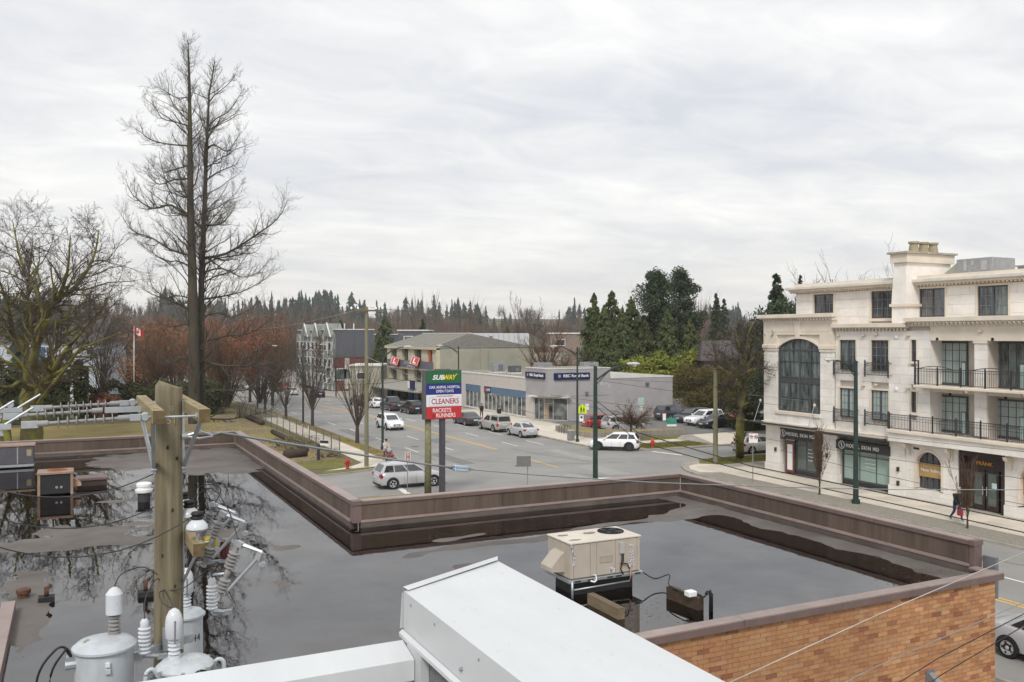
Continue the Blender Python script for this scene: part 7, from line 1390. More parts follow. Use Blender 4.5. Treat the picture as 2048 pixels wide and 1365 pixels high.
t = thing('box_truck', 'white box truck far down the road among bare trees', 'truck', (36.4, 222, zg(222)), R(90), 'cars in the street'); MB().bbox(-3.4,1.6,-1.15,1.15,.9,3.6,.05).build('cargo_box', M_FLASH, t, world=False); MB().bbox(1.65,3.3,-1.05,1.05,.6,2.4,.15).build('cab', P_WHITE, t, world=False); MB().box(3.05,3.32,-.9,.9,1.5,2.2).build('windscreen', G_CAR, t, world=False)
for u in (-2.2, 2.3):
    for s in (-.95,.95): MB().lathe([(.3,-.14),(.45,-.14),(.45,.14),(.3,.14)], (u,s,.45), 16, Matrix.Rotation(R(90),3,'X')).build('wheel', M_TYRE, t, world=False)
# ================================================================== people
def clothes(name, bands):
    """colour by height on the figure: [(z, colour)...] from the ground up"""
    m = bpy.data.materials.new(name); m.use_nodes = True; nt = m.node_tree; b = nt.nodes['Principled BSDF']; b.inputs['Roughness'].default_value = .85
    tcn = nt.nodes.new('ShaderNodeTexCoord'); sp = nt.nodes.new('ShaderNodeSeparateXYZ'); nt.links.new(tcn.outputs['Object'], sp.inputs[0]); mr = nt.nodes.new('ShaderNodeMath'); mr.operation = 'DIVIDE'; mr.inputs[1].default_value = 2.0; nt.links.new(sp.outputs[2], mr.inputs[0])
    rp = nt.nodes.new('ShaderNodeValToRGB'); rp.color_ramp.interpolation = 'CONSTANT'; nt.links.new(mr.outputs[0], rp.inputs[0]); el = rp.color_ramp.elements
    el[0].position = 0; el[0].color = (*bands[0][1],1); el[1].position = bands[1][0]/2; el[1].color = (*bands[1][1],1)
    for z, c in bands[2:]: e = el.new(z/2); e.color = (*c,1)
    nt.links.new(rp.outputs[0], b.inputs['Base Color']); return m
SKIN = (.45,.28,.20)
def person(label, x, y, z, head, joints, edges, m, scale=1., hair=None, hat=None, extras=None, group='people on foot'):
    t = thing('person', label, 'person', (x, y, z), R(head), group); me = bpy.data.meshes.new('body'); names = list(joints); me.from_pydata([Vector(joints[k][0])*scale for k in names], [(names.index(a), names.index(b_)) for a, b_ in edges], []); me.materials.append(m); o = link('body', me, t)
    sk = o.modifiers.new('skin', 'SKIN'); 
    for i, k in enumerate(names): sv = me.skin_vertices[0].data[i]; rr = joints[k][1]; rr = rr if isinstance(rr, tuple) else (rr, rr); sv.radius = (rr[0]*scale, rr[1]*scale); sv.use_root = (k == 'pelvis')
    o.modifiers.new('sub', 'SUBSURF').levels = 2; o.modifiers['sub'].render_levels = 2; sk.use_smooth_shade = True
    hd = Vector(joints['head'][0])*scale
    if hair: MB().lathe([(.0,.115),(.06,.10),(.095,.05),(.10,-.01),(.085,-.05),(.05,-.04)], hd+Vector((-.015,0,.03)), 14).build('hair', hair, t, True, world=False)
    if hat: MB().lathe([(.0,.135),(.06,.12),(.10,.06),(.108,.0),(.102,-.01)], hd+Vector((-.005,0,.02)), 14).build('cap', hat, t, True, world=False)
    b = MB(); b.obox(hd+Vector((.095,0,-.02)), (.03,.022,.035)); b.build('nose', mat('skin', SKIN, .6, var=.05), t, world=False)
    for s in (-1,1): MB().obox(hd+Vector((.082,s*.033,.012)), (.015,.018,.01)).build('eye', M_BLACK, t, world=False)
    MB().obox(hd+Vector((.083,0,-.06)), (.012,.04,.008)).build('mouth', mat('lips', (.30,.12,.10), .6), t, world=False)
    for s in (-1,1):
        hnd = Vector(joints['hand%s' % ('L' if s > 0 else 'R')][0])*scale
        for k in range(4): b = MB(); a = hnd + Vector((.01+.016*k-.03,0,-.03)); b.tube([a, a+Vector((.008,-s*.012,-.035)), a+Vector((.012,-s*.03,-.055-.008*(k in (1,2))))], [.010,.009,.007], 5); b.build('finger', MATS['skin'], t, world=False)
        b = MB(); b.tube([hnd+Vector((.03,0,0)), hnd+Vector((.05,-s*.01,-.03)), hnd+Vector((.05,-s*.03,-.055))], [.011,.010,.008], 5); b.build('thumb', MATS['skin'], t, world=False)
    return t
EDG = [('pelvis','waist'),('waist','chest'),('chest','neck'),('neck','head'),('head','crown'),('chest','shL'),('shL','elL'),('elL','handL'),('chest','shR'),('shR','elR'),('elR','handR'),('pelvis','hipL'),('hipL','kneeL'),('kneeL','ankL'),('ankL','toeL'),('pelvis','hipR'),('hipR','kneeR'),('kneeR','ankR'),('ankR','toeR')]
def walk_joints(stride=.32, lean=.06, coat=0., arms=(.18,-.12), reach=None):
    J = dict(pelvis=((0,0,.95),(.13+coat,.16+coat)), waist=((lean*.3,0,1.12),(.12+coat,.155+coat)), chest=((lean*.8,0,1.34),(.13+coat,.18+coat)), neck=((lean*1.2,0,1.50),.062), head=((lean*1.6+.02,0,1.64),(.088,.08)), crown=((lean*1.6+.01,0,1.72),.06),
        shL=((lean*.8,.19,1.40),.075+coat*.5), elL=((lean*.8-arms[0]*.4,.25,1.14),.055+coat*.4), handL=((lean*.8-arms[0]+.1,.24,.92),.036), shR=((lean*.8,-.19,1.40),.075+coat*.5), elR=((lean*.8-arms[1]*.4,-.25,1.14),.055+coat*.4), handR=((lean*.8-arms[1]+.1,-.24,.92),.036),
        hipL=((.02,.09,.88),.105), kneeL=((stride*.6,.09,.50),.07), ankL=((stride*.72,.09,.09),.045), toeL=((stride*.72+.15,.10,.045),.038), hipR=((-.02,-.09,.88),.105), kneeR=((-stride*.15,-.09,.49),.07), ankR=((-stride*.95,-.09,.15),.045), toeR=((-stride*.95+.13,-.10,.05),.036))
    if reach: J['elL'] = ((.16,.22,1.14),.058); J['handL'] = ((.38,.17,1.02),.036); J['elR'] = ((.16,-.22,1.14),.058); J['handR'] = ((.38,-.17,1.02),.036)
    return J
p = gp(1913, 1042, .136); man = person('person in black jacket, blue trousers and pale cap walking along the shop pavement', p.x, p.y, .136, 262, walk_joints(.36,.10,.02), EDG, clothes('walker_clothes', [(0,(.30,.28,.28)),(.09,(.035,.045,.13)),(.86,(.016,.016,.018)),(1.47,SKIN)]), 1.02, hair=mat('dark_hair', (.03,.022,.018), .8), hat=mat('pale_cap', (.55,.52,.50), .9))
hnd = Vector((.35,-.26,.8)); b = MB(); b.bbox(p.x-.33,p.x-.15,p.y-.55,p.y-.25,.50,.86,.03); alone(b, 'carrier_bag', mat('red_bag', (.42,.05,.06), .6), 'red carrier bag carried by the walker in the black jacket', 'bag', (p.x-.24,p.y-.4,.50))
p = gp(771, 922, .14); st_ = person('person in pale coat and dark hat pushing a stroller on the corner', p.x, p.y, .14, 285, walk_joints(.22,.05,.02,reach=True), EDG, clothes('stroller_clothes', [(0,(.25,.22,.2)),(.08,(.22,.03,.035)),(.80,(.52,.47,.43)),(1.47,SKIN)]), .97, hair=mat('brown_hair', (.05,.03,.02), .8), hat=mat('black_hat', (.012,.012,.014), .8))
sx, sy = p.x+.25, p.y-.62; t = thing('stroller', 'dark stroller with grey seat and red blanket pushed on the corner', 'stroller', (sx, sy, .14), R(285))
for u, s in ((-.28,-.25),(-.28,.25),(.35,-.2),(.35,.2)): MB().lathe([(.06,-.02),(.13,-.02),(.13,.02),(.06,.02)], (u,s,.13), 14, Matrix.Rotation(R(90),3,'X')).build('wheel', M_TYRE, t, world=False)
b = MB()
for s in (-.22,.22): b.tube([(-.5,s,1.02),(-.05,s,.55),(.35,s*.9,.13)], .015, 6); b.tube([(-.28,s,.13),(.0,s,.55)], .015, 6)
b.tube([(-.5,-.22,1.02),(-.5,.22,1.02)], .02, 6); b.build('frame', M_IRON, t, world=False); b = MB(); b.add([(-.15,-.2,.42),(.3,-.2,.36),(.3,.2,.36),(-.15,.2,.42),(-.3,-.2,.85),(-.3,.2,.85)], [(0,1,2,3),(0,3,5,4)]); b.build('seat', M_PLANT, t, world=False)
b = MB(); b.tube([(-.3,0,.72),(-.2,0,.9),(.0,0,.92)], [.2,.24,.1], 10); b.build('hood', mat('stroller_grey', (.33,.34,.36), .8), t, True, world=False); b = MB(); b.bbox(-.12,.25,-.17,.17,.42,.58,.05); b.build('blanket', mat('red_blanket', (.40,.04,.04), .9), t, world=False)
for px, py, lab, c in ((963,845,'person in black coat on the bank pavement behind the dark grey sedan',(.015,.015,.018)),(998,851,'person in dark jacket on the bank pavement behind the champagne pickup',(.022,.024,.03))):
    q = onx(px, 43.4); person(lab, 43.4, q.y, .136, 268, walk_joints(.2,.04,.015), EDG, clothes('dark_clothes_%d' % px, [(0,(.05,.04,.04)),(.08,(.03,.03,.04)),(.85,c),(1.48,SKIN)]), 1.0, hair=mat('black_hair', (.012,.01,.01), .8))
# ================================================================== trees and shrubs
class Segs:
    """branch segments collected, then skinned in one go as thin prisms"""
    def __init__(s): s.a = []; s.b = []; s.r0 = []; s.r1 = []; s.paths = []
    def add(s, a, b, r0, r1): s.a.append(a); s.b.append(b); s.r0.append(r0); s.r1.append(r1)
    def mesh(s, n=4, sel=None):
        A = np.array([tuple(v) for v in s.a]); B_ = np.array([tuple(v) for v in s.b]); r0 = np.array(s.r0); r1 = np.array(s.r1)
        if sel is not None: k = sel(r0); A, B_, r0, r1 = A[k], B_[k], r0[k], r1[k]
        D = B_-A; D /= np.linalg.norm(D, axis=1, keepdims=True)+1e-9; up = np.where(np.abs(D[:,2:3]) > .9, [[1.,0,0]], [[0,0,1.]]); U = np.cross(D, up); U /= np.linalg.norm(U, axis=1, keepdims=True); W_ = np.cross(D, U)
        ang = np.arange(n)*2*np.pi/n; c, d = np.cos(ang), np.sin(ang)
        ring = U[:,None,:]*c[None,:,None] + W_[:,None,:]*d[None,:,None]
        V = np.concatenate([A[:,None]+ring*r0[:,None,None], B_[:,None]+ring*r1[:,None,None]], 1); m = len(A); base = np.arange(m)[:,None]*2*n; i = np.arange(n); j = (i+1) % n
        F = np.stack([base+i, base+j, base+n+j, base+n+i], -1).reshape(-1, 4); return V.reshape(-1,3), F
def rnd_dir(d, ang, rs):
    d = d.normalized(); a = d.orthogonal().normalized(); b = d.cross(a); t = rs.uniform(0, 2*math.pi); return (d*math.cos(ang) + (a*math.cos(t) + b*math.sin(t))*math.sin(ang)).normalized()
def grow(S_, p, d, L, r, lvl, rs, cfg):
    """a wandering limb with side shoots. cfg: levels, kids per level, spread, up-turn, wander, taper, ratio"""
    n = max(2, int(cfg['seg'][lvl])); st = L/n; r_end = r*cfg['taper']; pts = [p]
    for i in range(n):
        d = (d + Vector((rs.gauss(0,1), rs.gauss(0,1), rs.gauss(0,1)))*cfg['wander'][lvl] + Vector((0,0,cfg['up'][lvl]))*(1./n)).normalized(); q = p + d*st; ra, rb = lerp(r, r_end, i/n), lerp(r, r_end, (i+1)/n); S_.add(p, q, ra, rb); p = q; pts.append(p)
        if lvl+1 < cfg['levels']:
            k = cfg['kids'][lvl]*(1./n); k = int(k) + (rs.random() < k-int(k))
            if (i+1)/n < cfg.get('bare', .15): k = 0
            for _ in range(k): grow(S_, p - d*st*rs.random(), rnd_dir(d, cfg['spread'][lvl]*rs.uniform(.7,1.25), rs), L*cfg['ratio'][lvl]*rs.uniform(.6,1.15)*(1.15-.55*(i+1)/n), max(rb*.62, cfg['rmin']), lvl+1, rs, cfg)
    return pts
def path_limb(S_, pts, r0, r1, rs, cfg, kids, Lk, n_sub=4):
    """a limb traced through given points, then shoots grown from it"""
    P_ = [Vector(q) for q in pts]; Q = []
    for i in range(len(P_)-1):
        p0, p1, p2, p3 = P_[max(i-1,0)], P_[i], P_[i+1], P_[min(i+2,len(P_)-1)]
        for k in range(n_sub): u = k/n_sub; Q.append(.5*((2*p1) + (p2-p0)*u + (2*p0-5*p1+4*p2-p3)*u*u + (3*p1-p0-3*p2+p3)*u**3))
    Q.append(P_[-1]); n = len(Q)-1; S_.paths.append((Q, [lerp(r0,r1,(i/n)**.8)*rs.uniform(.93,1.08) for i in range(n+1)]))
    for i in range(n):
        ra, rb = lerp(r0,r1,(i/n)**.8), lerp(r0,r1,((i+1)/n)**.8); d = (Q[i+1]-Q[i]).normalized(); t_ = (i+1)/n
        k = kids/n*(1.3 if t_ > .3 else .5); k = int(k) + (rs.random() < k-int(k))
        for _ in range(k): grow(S_, Q[i].lerp(Q[i+1], rs.random()), rnd_dir(d, rs.uniform(.5,1.0), rs), Lk*rs.uniform(.5,1.2)*(1.1-.4*t_), max(rb*.55, cfg['rmin']), 0, rs, cfg)
    return Q
M_BARKD = mat('dark_bark', (.075,.062,.048), .95, col2=(.045,.036,.028), scale=5, bump=.6, bscale=14, stretch=(2,2,.5)); M_BARKM = mat('mossy_bark', (.19,.185,.036), .95, col2=(.07,.056,.038), scale=.8, bump=.6, bscale=10, detail=8, patch=.48, soft=.14)
M_TWIG = mat('twig_grey_brown', (.085,.070,.056), .95, var=.3, scale=2); M_TWIGP = mat('poplar_twig', (.115,.098,.082), .95, var=.25, scale=1); M_TWIGR = mat('twig_red_brown', (.125,.075,.045), .95, var=.3, scale=2); M_POPM = mat('poplar_bark', (.062,.052,.042), .95, col2=(.10,.10,.040), scale=.5, bump=.8, bscale=6, detail=9, patch=.36, soft=.15, stretch=(2.5,2.5,.5))
def tree_from(S_, name, label, base, mt, mtw, cut, group=None, cat='tree', n1=6, n2=3, ground=None):
    t = thing(name, label, cat, base, group=group); b = MB()
    for Q, rr in S_.paths: b.tube(Q, rr, 9 if rr[0] > .2 else 6)
    if any(r >= cut for r in S_.r0):
        V, F = S_.mesh(n1, lambda r: r >= cut); b.add(V.tolist(), F.tolist())
    b.build('trunk', mt, t, True); V, F = S_.mesh(n2, lambda r: r < cut); npmesh('crown', V, F, mtw, t); return t
# ---- tall twin-stemmed poplar
rs = random.Random(3); S_ = Segs(); DP = 98.8
def pp(px, py, dd=0.): return dep(px, py, DP+dd)
def zoomP(x, y): return (200 + x*.4541, 40 + y*.4541)
cfg = dict(levels=3, seg=(5,4,3), kids=(7,5,0), spread=(.7,.7,.6), up=(.75,.55,.4), wander=(.22,.24,.26), taper=.3, ratio=(.5,.5,.5), rmin=.0075, bare=.08)
base = gp(394, 848, .13); A0 = pp(389, 846); A0.z = -.1; B0 = pp(403, 846, 1.5); B0.z = -.1
tA = [A0, pp(388,720), pp(385,560), pp(381,420), pp(380,280), pp(379,180), pp(376,80)]; tB = [B0, pp(402,720,1.5), pp(403,560,1.6), pp(409,420,1.6), pp(413,300,1.5), pp(418,190,1.3), pp(430,120,1.2)]
def stem(pts, r0, r1):
    n = len(pts)-1; zs = [v.z for v in pts]; H_ = zs[-1]
    for i in range(n):
        for k in range(4):
            a, b_ = pts[i].lerp(pts[i+1], k/4), pts[i].lerp(pts[i+1], (k+1)/4); S_.add(a, b_, r0*(1-a.z/H_)**.75+r1, r0*(1-b_.z/H_)**.75+r1)
stem(tA, .64, .03); stem(tB, .44, .03)
def at_y(pts, py):
    for a, b_ in zip(pts, pts[1:]):
        za = EYE + (YH-py)/FPX*DP
        if a.z <= za <= b_.z: return a.lerp(b_, (za-a.z)/(b_.z-a.z))
    return pts[-1]
limbs = [(0,555,(125,460)),(0,470,(190,345)),(0,640,(230,640)),(0,880,(112,700)),(0,1040,(88,850)),(0,1090,(180,985)),(0,1230,(168,1165)),(0,1300,(215,1110)),(0,700,(190,660)),(0,1340,(240,1300)),(0,800,(310,560)),
 (1,560,(625,490)),(1,700,(640,570)),(1,840,(628,715)),(1,1045,(830,785)),(1,1080,(720,930)),(1,1110,(740,1060)),(1,1230,(752,1120)),(1,1310,(700,1240)),(1,460,(625,310)),(1,900,(600,830)),(1,1160,(660,1020)),(1,1420,(760,1300)),(1,1500,(860,1450)),(1,640,(560,560)),
 (0,1500,(270,1480)),(0,1620,(250,1640)),(1,1640,(720,1560)),(1,1760,(800,1650)),(0,340,(240,290)),(1,350,(600,230))]
for st_, zy, (ex, ey) in limbs:
    px0, py0 = zoomP(0, zy); p = at_y(tA if st_ == 0 else tB, py0); ep = zoomP(ex, ey); dd = rs.uniform(-5,5); e_ = pp(ep[0], ep[1], dd); j_ = lambda: Vector((rs.gauss(0,1), rs.gauss(0,1), rs.gauss(0,1)))*(e_-p).length*.035; mid = p.lerp(e_, .3) - Vector((0,0,(e_-p).length*.05)) + j_(); m2 = p.lerp(e_, .6) - Vector((0,0,(e_-p).length*.12)) + j_(); m3 = p.lerp(e_, .83) - Vector((0,0,(e_-p).length*.08)) + j_(); L_ = (e_-p).length
    path_limb(S_, [p, mid, m2, m3, e_], max(.045, .0175*L_**.97), .012, rs, cfg, 5+L_*2.2, 1.9+L_*.12, 3)
for pts, lo, hi in ((tA,85,520),(tB,130,560)):          # crown shoots sweeping upward round both stems
    for k in range(105):
        py0 = rs.uniform(lo, hi); p = at_y(pts, py0); a = rs.uniform(0, 6.28); el = rs.uniform(.45,1.1); d = Vector((math.cos(a)*math.cos(el), math.sin(a)*math.cos(el), math.sin(el))); h_ = (py0-lo)/(hi-lo); grow(S_, p, d, 1.5+3.6*h_**.7*rs.uniform(.6,1.2), .018+.022*h_, 0, rs, cfg)
ENV = [(80,16),(130,52),(200,100),(260,118),(340,118),(400,128),(500,130),(580,125),(660,130),(760,120)]   # half spread of the crown in the photo, by height
cfgf = dict(cfg); cfgf.update(levels=4, kids=(5.5,5,4,0), spread=(.5,.55,.55,.5), up=(.45,.6,.5,.4), ratio=(.42,.5,.5,.5), wander=(.17,.2,.24,.26), seg=(8,5,3,2))
for k in range(95):
    py0 = rs.uniform(120,800); st_ = rs.choice((tA,tB)); p = at_y(st_, py0); a = rs.uniform(0,6.28); reach = float(np.interp(py0-40, [q[0] for q in ENV], [q[1] for q in ENV]))/FPX*DP*rs.uniform(.45,1.0); el = rs.uniform(.45,.95); grow(S_, p, Vector((math.cos(a)*math.cos(el),math.sin(a)*math.cos(el),math.sin(el))), reach/math.cos(el)*.85, .022+.008*reach, 0, rs, cfgf)
tree_from(S_, 'poplar_tree', 'very tall bare twin stemmed poplar behind the near pole', (base.x, base.y, 0), M_POPM, M_TWIGP, .035, n1=8)
# ---- mossy maple on the left
rs = random.Random(11); S_ = Segs(); DM = 80.0
def mp_(x, y, dd=0.): return dep(x*.2198, 560 + y*.2198, DM+dd)
cfgm = dict(levels=4, seg=(5,4,4,3), kids=(6,5,3.6,0), spread=(.75,.75,.7,.6), up=(.22,.22,.25,.2), wander=(.20,.2,.22,.22), taper=.32, ratio=(.62,.6,.6,.5), rmin=.013, bare=.15)
b0 = mp_(285, 1420); b0.z = 0; fork = mp_(275, 1000); path_limb(S_, [b0, mp_(290,1250), mp_(262,1100), fork], .95, .72, rs, cfgm, 0, 1)
for pts, r0, k, Lk in (([fork, mp_(245,820), mp_(215,610), mp_(110,460), mp_(20,330,2), mp_(-120,150,3)], .5, 12, 5.5), ([fork, mp_(285,820,-1), mp_(335,600,-2), mp_(410,330,-2), mp_(520,170,-2), mp_(610,-60,-3), mp_(640,-400,-4)], .55, 18, 6.5), ([mp_(320,1150), mp_(360,1020,-2), mp_(450,880,-3), mp_(560,700,-4), mp_(700,520,-5), mp_(850,380,-5), mp_(1000,150,-5)], .42, 16, 5.5),
                     ([fork, mp_(190,930,-2), mp_(90,980,-4), mp_(-40,960,-5)], .38, 5, 3.5), ([mp_(450,880,-3), mp_(600,800,-4), mp_(720,640,-6), mp_(900,560,-7), mp_(1100,480,-8)], .22, 12, 4.2), ([mp_(335,600,-2), mp_(450,420,2), mp_(650,300,5), mp_(820,150,6)], .3, 14, 5.5), ([mp_(215,610), mp_(260,350,3), mp_(250,100,4), mp_(300,-350,5)], .32, 15, 6.), ([mp_(410,330,-2), mp_(330,100,0), mp_(200,-150,2), mp_(120,-500,3)], .3, 15, 6.),
                     ([mp_(345,1150), mp_(380,1080,-4), mp_(520,900,-6), mp_(640,760,-7)], .25, 5, 3.5), ([mp_(520,170,-2), mp_(700,50,-1), mp_(850,-200,0), mp_(900,-450,1)], .26, 14, 5.5), ([mp_(110,460), mp_(60,200,-2), mp_(-50,-100,-3)], .25, 12, 5.5)):
    path_limb(S_, pts, r0, .05, rs, cfgm, k, Lk)
tree_from(S_, 'maple_tree', 'old bare maple with moss covered limbs at the left', (b0.x, b0.y, 0), M_BARKM, M_TWIG, .06, n1=8)
S_ = Segs(); b1 = mp_(-20, 1500); b1.z = 0; q = [b1, mp_(-60,1250), mp_(-130,950), mp_(-200,600), mp_(-180,200)]; path_limb(S_, q, .8, .2, rs, cfgm, 10, 5.5); path_limb(S_, [mp_(80,1480,-2)+Vector((0,0,-.5)), mp_(40,1240,-2), mp_(-40,1080,-2), mp_(-200,900)], .4, .1, rs, cfgm, 4, 3.); tree_from(S_, 'maple_tree', 'second mossy trunk leaning at the left frame edge', (b1.x, b1.y, 0), M_BARKM, M_TWIG, .06, n1=8)
# ---- bare kerb trees, vase shaped
cfgv = dict(levels=3, seg=(6,4,3), kids=(6,4,0), spread=(.36,.4,.45), up=(.35,.35,.3), wander=(.07,.10,.13,.15), taper=.3, ratio=(.45,.5,.5), rmin=.010, bare=.2)
def vase_tree(x, y, h, w, label, seed, n=22, mtw=M_TWIG, trunk=.20, th=.14, name='kerb_tree', cfg=cfgv, group='bare trees along the left kerb'):
    rs = random.Random(seed); S_ = Segs(); z = zg(y)+.12; top = Vector((x,y,z+h*th)); S_.add(Vector((x,y,z-.1)), top, trunk, trunk*.8)
    S_.add(top, top+Vector((0,0,h*.25)), trunk*.7, trunk*.4)
    for k in range(n):
        a = rs.uniform(0,6.28); sp = rs.uniform(.05,1)**.7*w/h; d = Vector((math.cos(a)*sp, math.sin(a)*sp, 1)).normalized(); grow(S_, top+Vector((0,0,rs.uniform(-.1,.2)*h*th)), d, h*rs.uniform(.55,.84), trunk*rs.uniform(.16,.3), 0, rs, cfg)
    return tree_from(S_, name, label, (x,y,z), M_BARKD, mtw, trunk*.3, group)
vase_tree(23.3, 79.0, 9.6, 5.4, 'bushy bare kerb tree nearest the stroller', 1, 26); vase_tree(23.25, 95.7, 11.5, 5.6, 'tallest bare kerb tree, second from the stroller', 2, 26); vase_tree(22.5, 105.5, 8.2, 5.0, 'small bare kerb tree, third from the stroller', 4, 16); vase_tree(22.0, 115.5, 7.6, 5.0, 'small bare kerb tree, fourth from the stroller', 5, 14)
cfgn = dict(cfgv); cfgn.update(spread=(.22,.25,.3), kids=(8,6,0))
vase_tree(41.36, 40.8, 4.3, .34, 'slender upright tree with clinging brown twigs left of the shop lamp', 6, 18, M_TWIGR, .07, .10, 'street_tree', cfgn, 'slender pavement trees'); vase_tree(40.85, 30.3, 3.6, .55, 'slender upright tree beside the walking person', 7, 13, M_TWIGR, .06, .12, 'street_tree', cfgn, 'slender pavement trees')
# ---- pollard by the side street
rs = random.Random(5); S_ = Segs(); DT = 66.0; b0 = gp(1480, 913, .13)
def tp_(x, y, dd=0.): return dep(1000 + x*.33694, 500 + y*.33694, DT+dd)
cfgp = dict(levels=3, seg=(5,4,3), kids=(7,5,0), spread=(.8,.7,.6), up=(.5,.5,.4), wander=(.22,.2,.2), taper=.35, ratio=(.55,.5,.5), rmin=.012, bare=.1)
head = tp_(1437,830); path_limb(S_, [b0-Vector((0,0,.1)), tp_(1425,1050), head], .33, .27, rs, cfgp, 8, 1.2)
for pts, r0, k in (([head, tp_(1440,760), tp_(1400,680,1), tp_(1310,650,1), tp_(1270,590,1)], .24, 14), ([head, tp_(1450,740), tp_(1500,650,-1), tp_(1560,620,-1), tp_(1600,560,-1)], .24, 14), ([head, tp_(1437,720), tp_(1440,620,1), tp_(1410,540,1), tp_(1400,470,1)], .22, 14), ([tp_(1437,780), tp_(1480,720,-2), tp_(1540,700,-2)], .2, 8), ([tp_(1420,860), tp_(1370,850,-1), tp_(1340,810,-1)], .16, 7), ([tp_(1440,700), tp_(1480,600), tp_(1470,520), tp_(1500,440)], .17, 12), ([head, tp_(1400,770,-2), tp_(1340,720,-3), tp_(1290,690,-3)], .2, 12)): path_limb(S_, pts, r0*.8, .05, rs, cfgp, k*1.6, 1.9)
tree_from(S_, 'pollard_tree', 'moss covered pollard tree with knobbly limbs at the side street corner', (b0.x,b0.y,.1), M_BARKM, M_TWIG, .045, n1=8)
# ---- small spreading tree by the bank planter, bare shrub trees behind the bank and the roof
rs = random.Random(8); S_ = Segs(); b0 = gp(1262, 872, .5); c0 = b0+Vector((0,0,1.0)); S_.add(b0-Vector((0,0,.1)), c0, .11, .09); cfgw = dict(levels=3, seg=(5,4,3), kids=(8,6,0), spread=(.6,.6,.6), up=(-.25,-.2,-.1), wander=(.14,.15,.2), taper=.3, ratio=(.5,.5,.5), rmin=.011, bare=.1)
for k in range(34): a = rs.uniform(0,6.28); grow(S_, c0, Vector((math.cos(a),math.sin(a),rs.uniform(.35,1.2))).normalized(), rs.uniform(1.8,2.9), .05, 0, rs, cfgw)
tree_from(S_, 'ornamental_tree', 'low spreading reddish twiggy tree on the bank planter', (b0.x,b0.y,.5), M_BARKD, M_TWIGR, .03)
cfgb = dict(levels=3, seg=(5,4,3), kids=(7,6,0), spread=(.5,.55,.55), up=(.35,.3,.25), wander=(.10,.13,.16), taper=.3, ratio=(.55,.55,.5), rmin=.018, bare=.15)
def bare_tree(px, pyb, pyt, d, label, seed, w=.7, n=16, mtw=M_TWIG, mt=M_BARKD, group='bare trees in the middle distance', z=None, rmin=.02, trunk=None):
    rs = random.Random(seed); c = dep(px, pyb, d); z0 = zg(c.y) if z is None else z; h = EYE + (YH-pyt)/FPX*d - z0; S_ = Segs(); cfg = dict(cfgb); cfg['rmin'] = rmin; tr = trunk or h*.022; f = Vector((c.x,c.y,z0)); S_.add(f-Vector((0,0,.2)), f+Vector((0,0,h*.22)), tr, tr*.8); S_.add(f+Vector((0,0,h*.22)), f+Vector((0,0,h*.5)), tr*.75, tr*.4)
    for k in range(n): a = rs.uniform(0,6.28); sp = rs.uniform(.1,1)**.6*w; grow(S_, f+Vector((0,0,h*rs.uniform(.12,.38))), Vector((math.cos(a)*sp,math.sin(a)*sp,1)).normalized(), h*rs.uniform(.45,.68), tr*rs.uniform(.25,.45), 0, rs, cfg)
    return tree_from(S_, 'bare_tree', label, tuple(f), mt, mtw, tr*.3, group)
bare_tree(1092, 735, 648, 122, 'reddish many stemmed bare tree behind the bank roof', 21, .75, 22, M_TWIGR); bare_tree(1128, 740, 690, 124, 'low bare thicket tree right behind the bank roof', 22, .9, 16, M_TWIGR)
bare_tree(1050, 700, 606, 210, 'tall grey bare tree beyond the seamed metal wall', 23, .5, 14, rmin=.035); bare_tree(1715, 560, 528, 95, 'bare crown rising behind the apartment roof left of the chimney', 24, 1.0, 22, rmin=.02); bare_tree(1660, 560, 535, 100, 'bare crown behind the apartment roof at its left end', 25, 1.0, 18); bare_tree(1928, 540, 512, 92, 'bare twigs behind the rooftop air handler', 26, .9, 16)
bare_tree(450, 800, 700, 135, 'bare brown tree left of the road behind the poplar', 27, .9, 18, M_TWIGR); bare_tree(545, 790, 640, 150, 'bare tree arching over the far left kerb', 28, .8, 18); bare_tree(500, 800, 660, 142, 'bare tree behind the kerb trees at left', 29, .8, 18); bare_tree(205, 830, 640, 105, 'thin bare tree beside the flagpole', 30, .55, 16); bare_tree(650, 760, 625, 235, 'bare tree behind the slate roof', 31, .7, 14, rmin=.04); bare_tree(1475, 760, 650, 130, 'reddish bare tree right of the dark conifers', 32, .7, 18, M_TWIGR)
# ---- leaf and needle masses
def foliage(parent, C, Rr, size, m, n, rs=RNG, name='crown', flat=.6, ang=None):
    """n small leaf faces about centres C with spread Rr; returns one mesh"""
    C = np.asarray(C, float); Rr = np.asarray(Rr, float).reshape(-1, 3) if np.ndim(Rr) > 1 else np.tile(np.asarray(Rr, float), (len(C),1)); idx = rs.integers(0, len(C), n)
    u = rs.normal(size=(n,3)); u /= np.linalg.norm(u, axis=1, keepdims=True); u *= rs.uniform(.25,1.,(n,1))**.45; P_ = C[idx] + u*Rr[idx]
    leaf_quads(parent, P_, size, m, rs, name, flat)
def leaf_quads(parent, P_, size, m, rs=RNG, name='crown', flat=.6, dirs=None):
    n = len(P_); a = rs.normal(size=(n,3)) if dirs is None else dirs + rs.normal(size=(n,3))*.35; a /= np.linalg.norm(a, axis=1, keepdims=True); b_ = rs.normal(size=(n,3)); b_ = np.cross(a, b_); b_ /= np.linalg.norm(b_, axis=1, keepdims=True)+1e-9
    s = np.asarray(size)*rs.uniform(.6,1.35,(n,1)); V = np.stack([P_-a*s, P_+b_*s*flat*.8, P_+a*s, P_-b_*s*flat*.8], 1).reshape(-1,3); F = np.arange(4*n).reshape(n,4); return npmesh(name, V, F, m, parent)
def fol_mat(name, c1, c2, scale=.6): 
    m = mat(name, c1, .85, col2=c2, scale=scale, detail=6, soft=.2, spec=.25); tint_by_object(m, .16, .012); return m
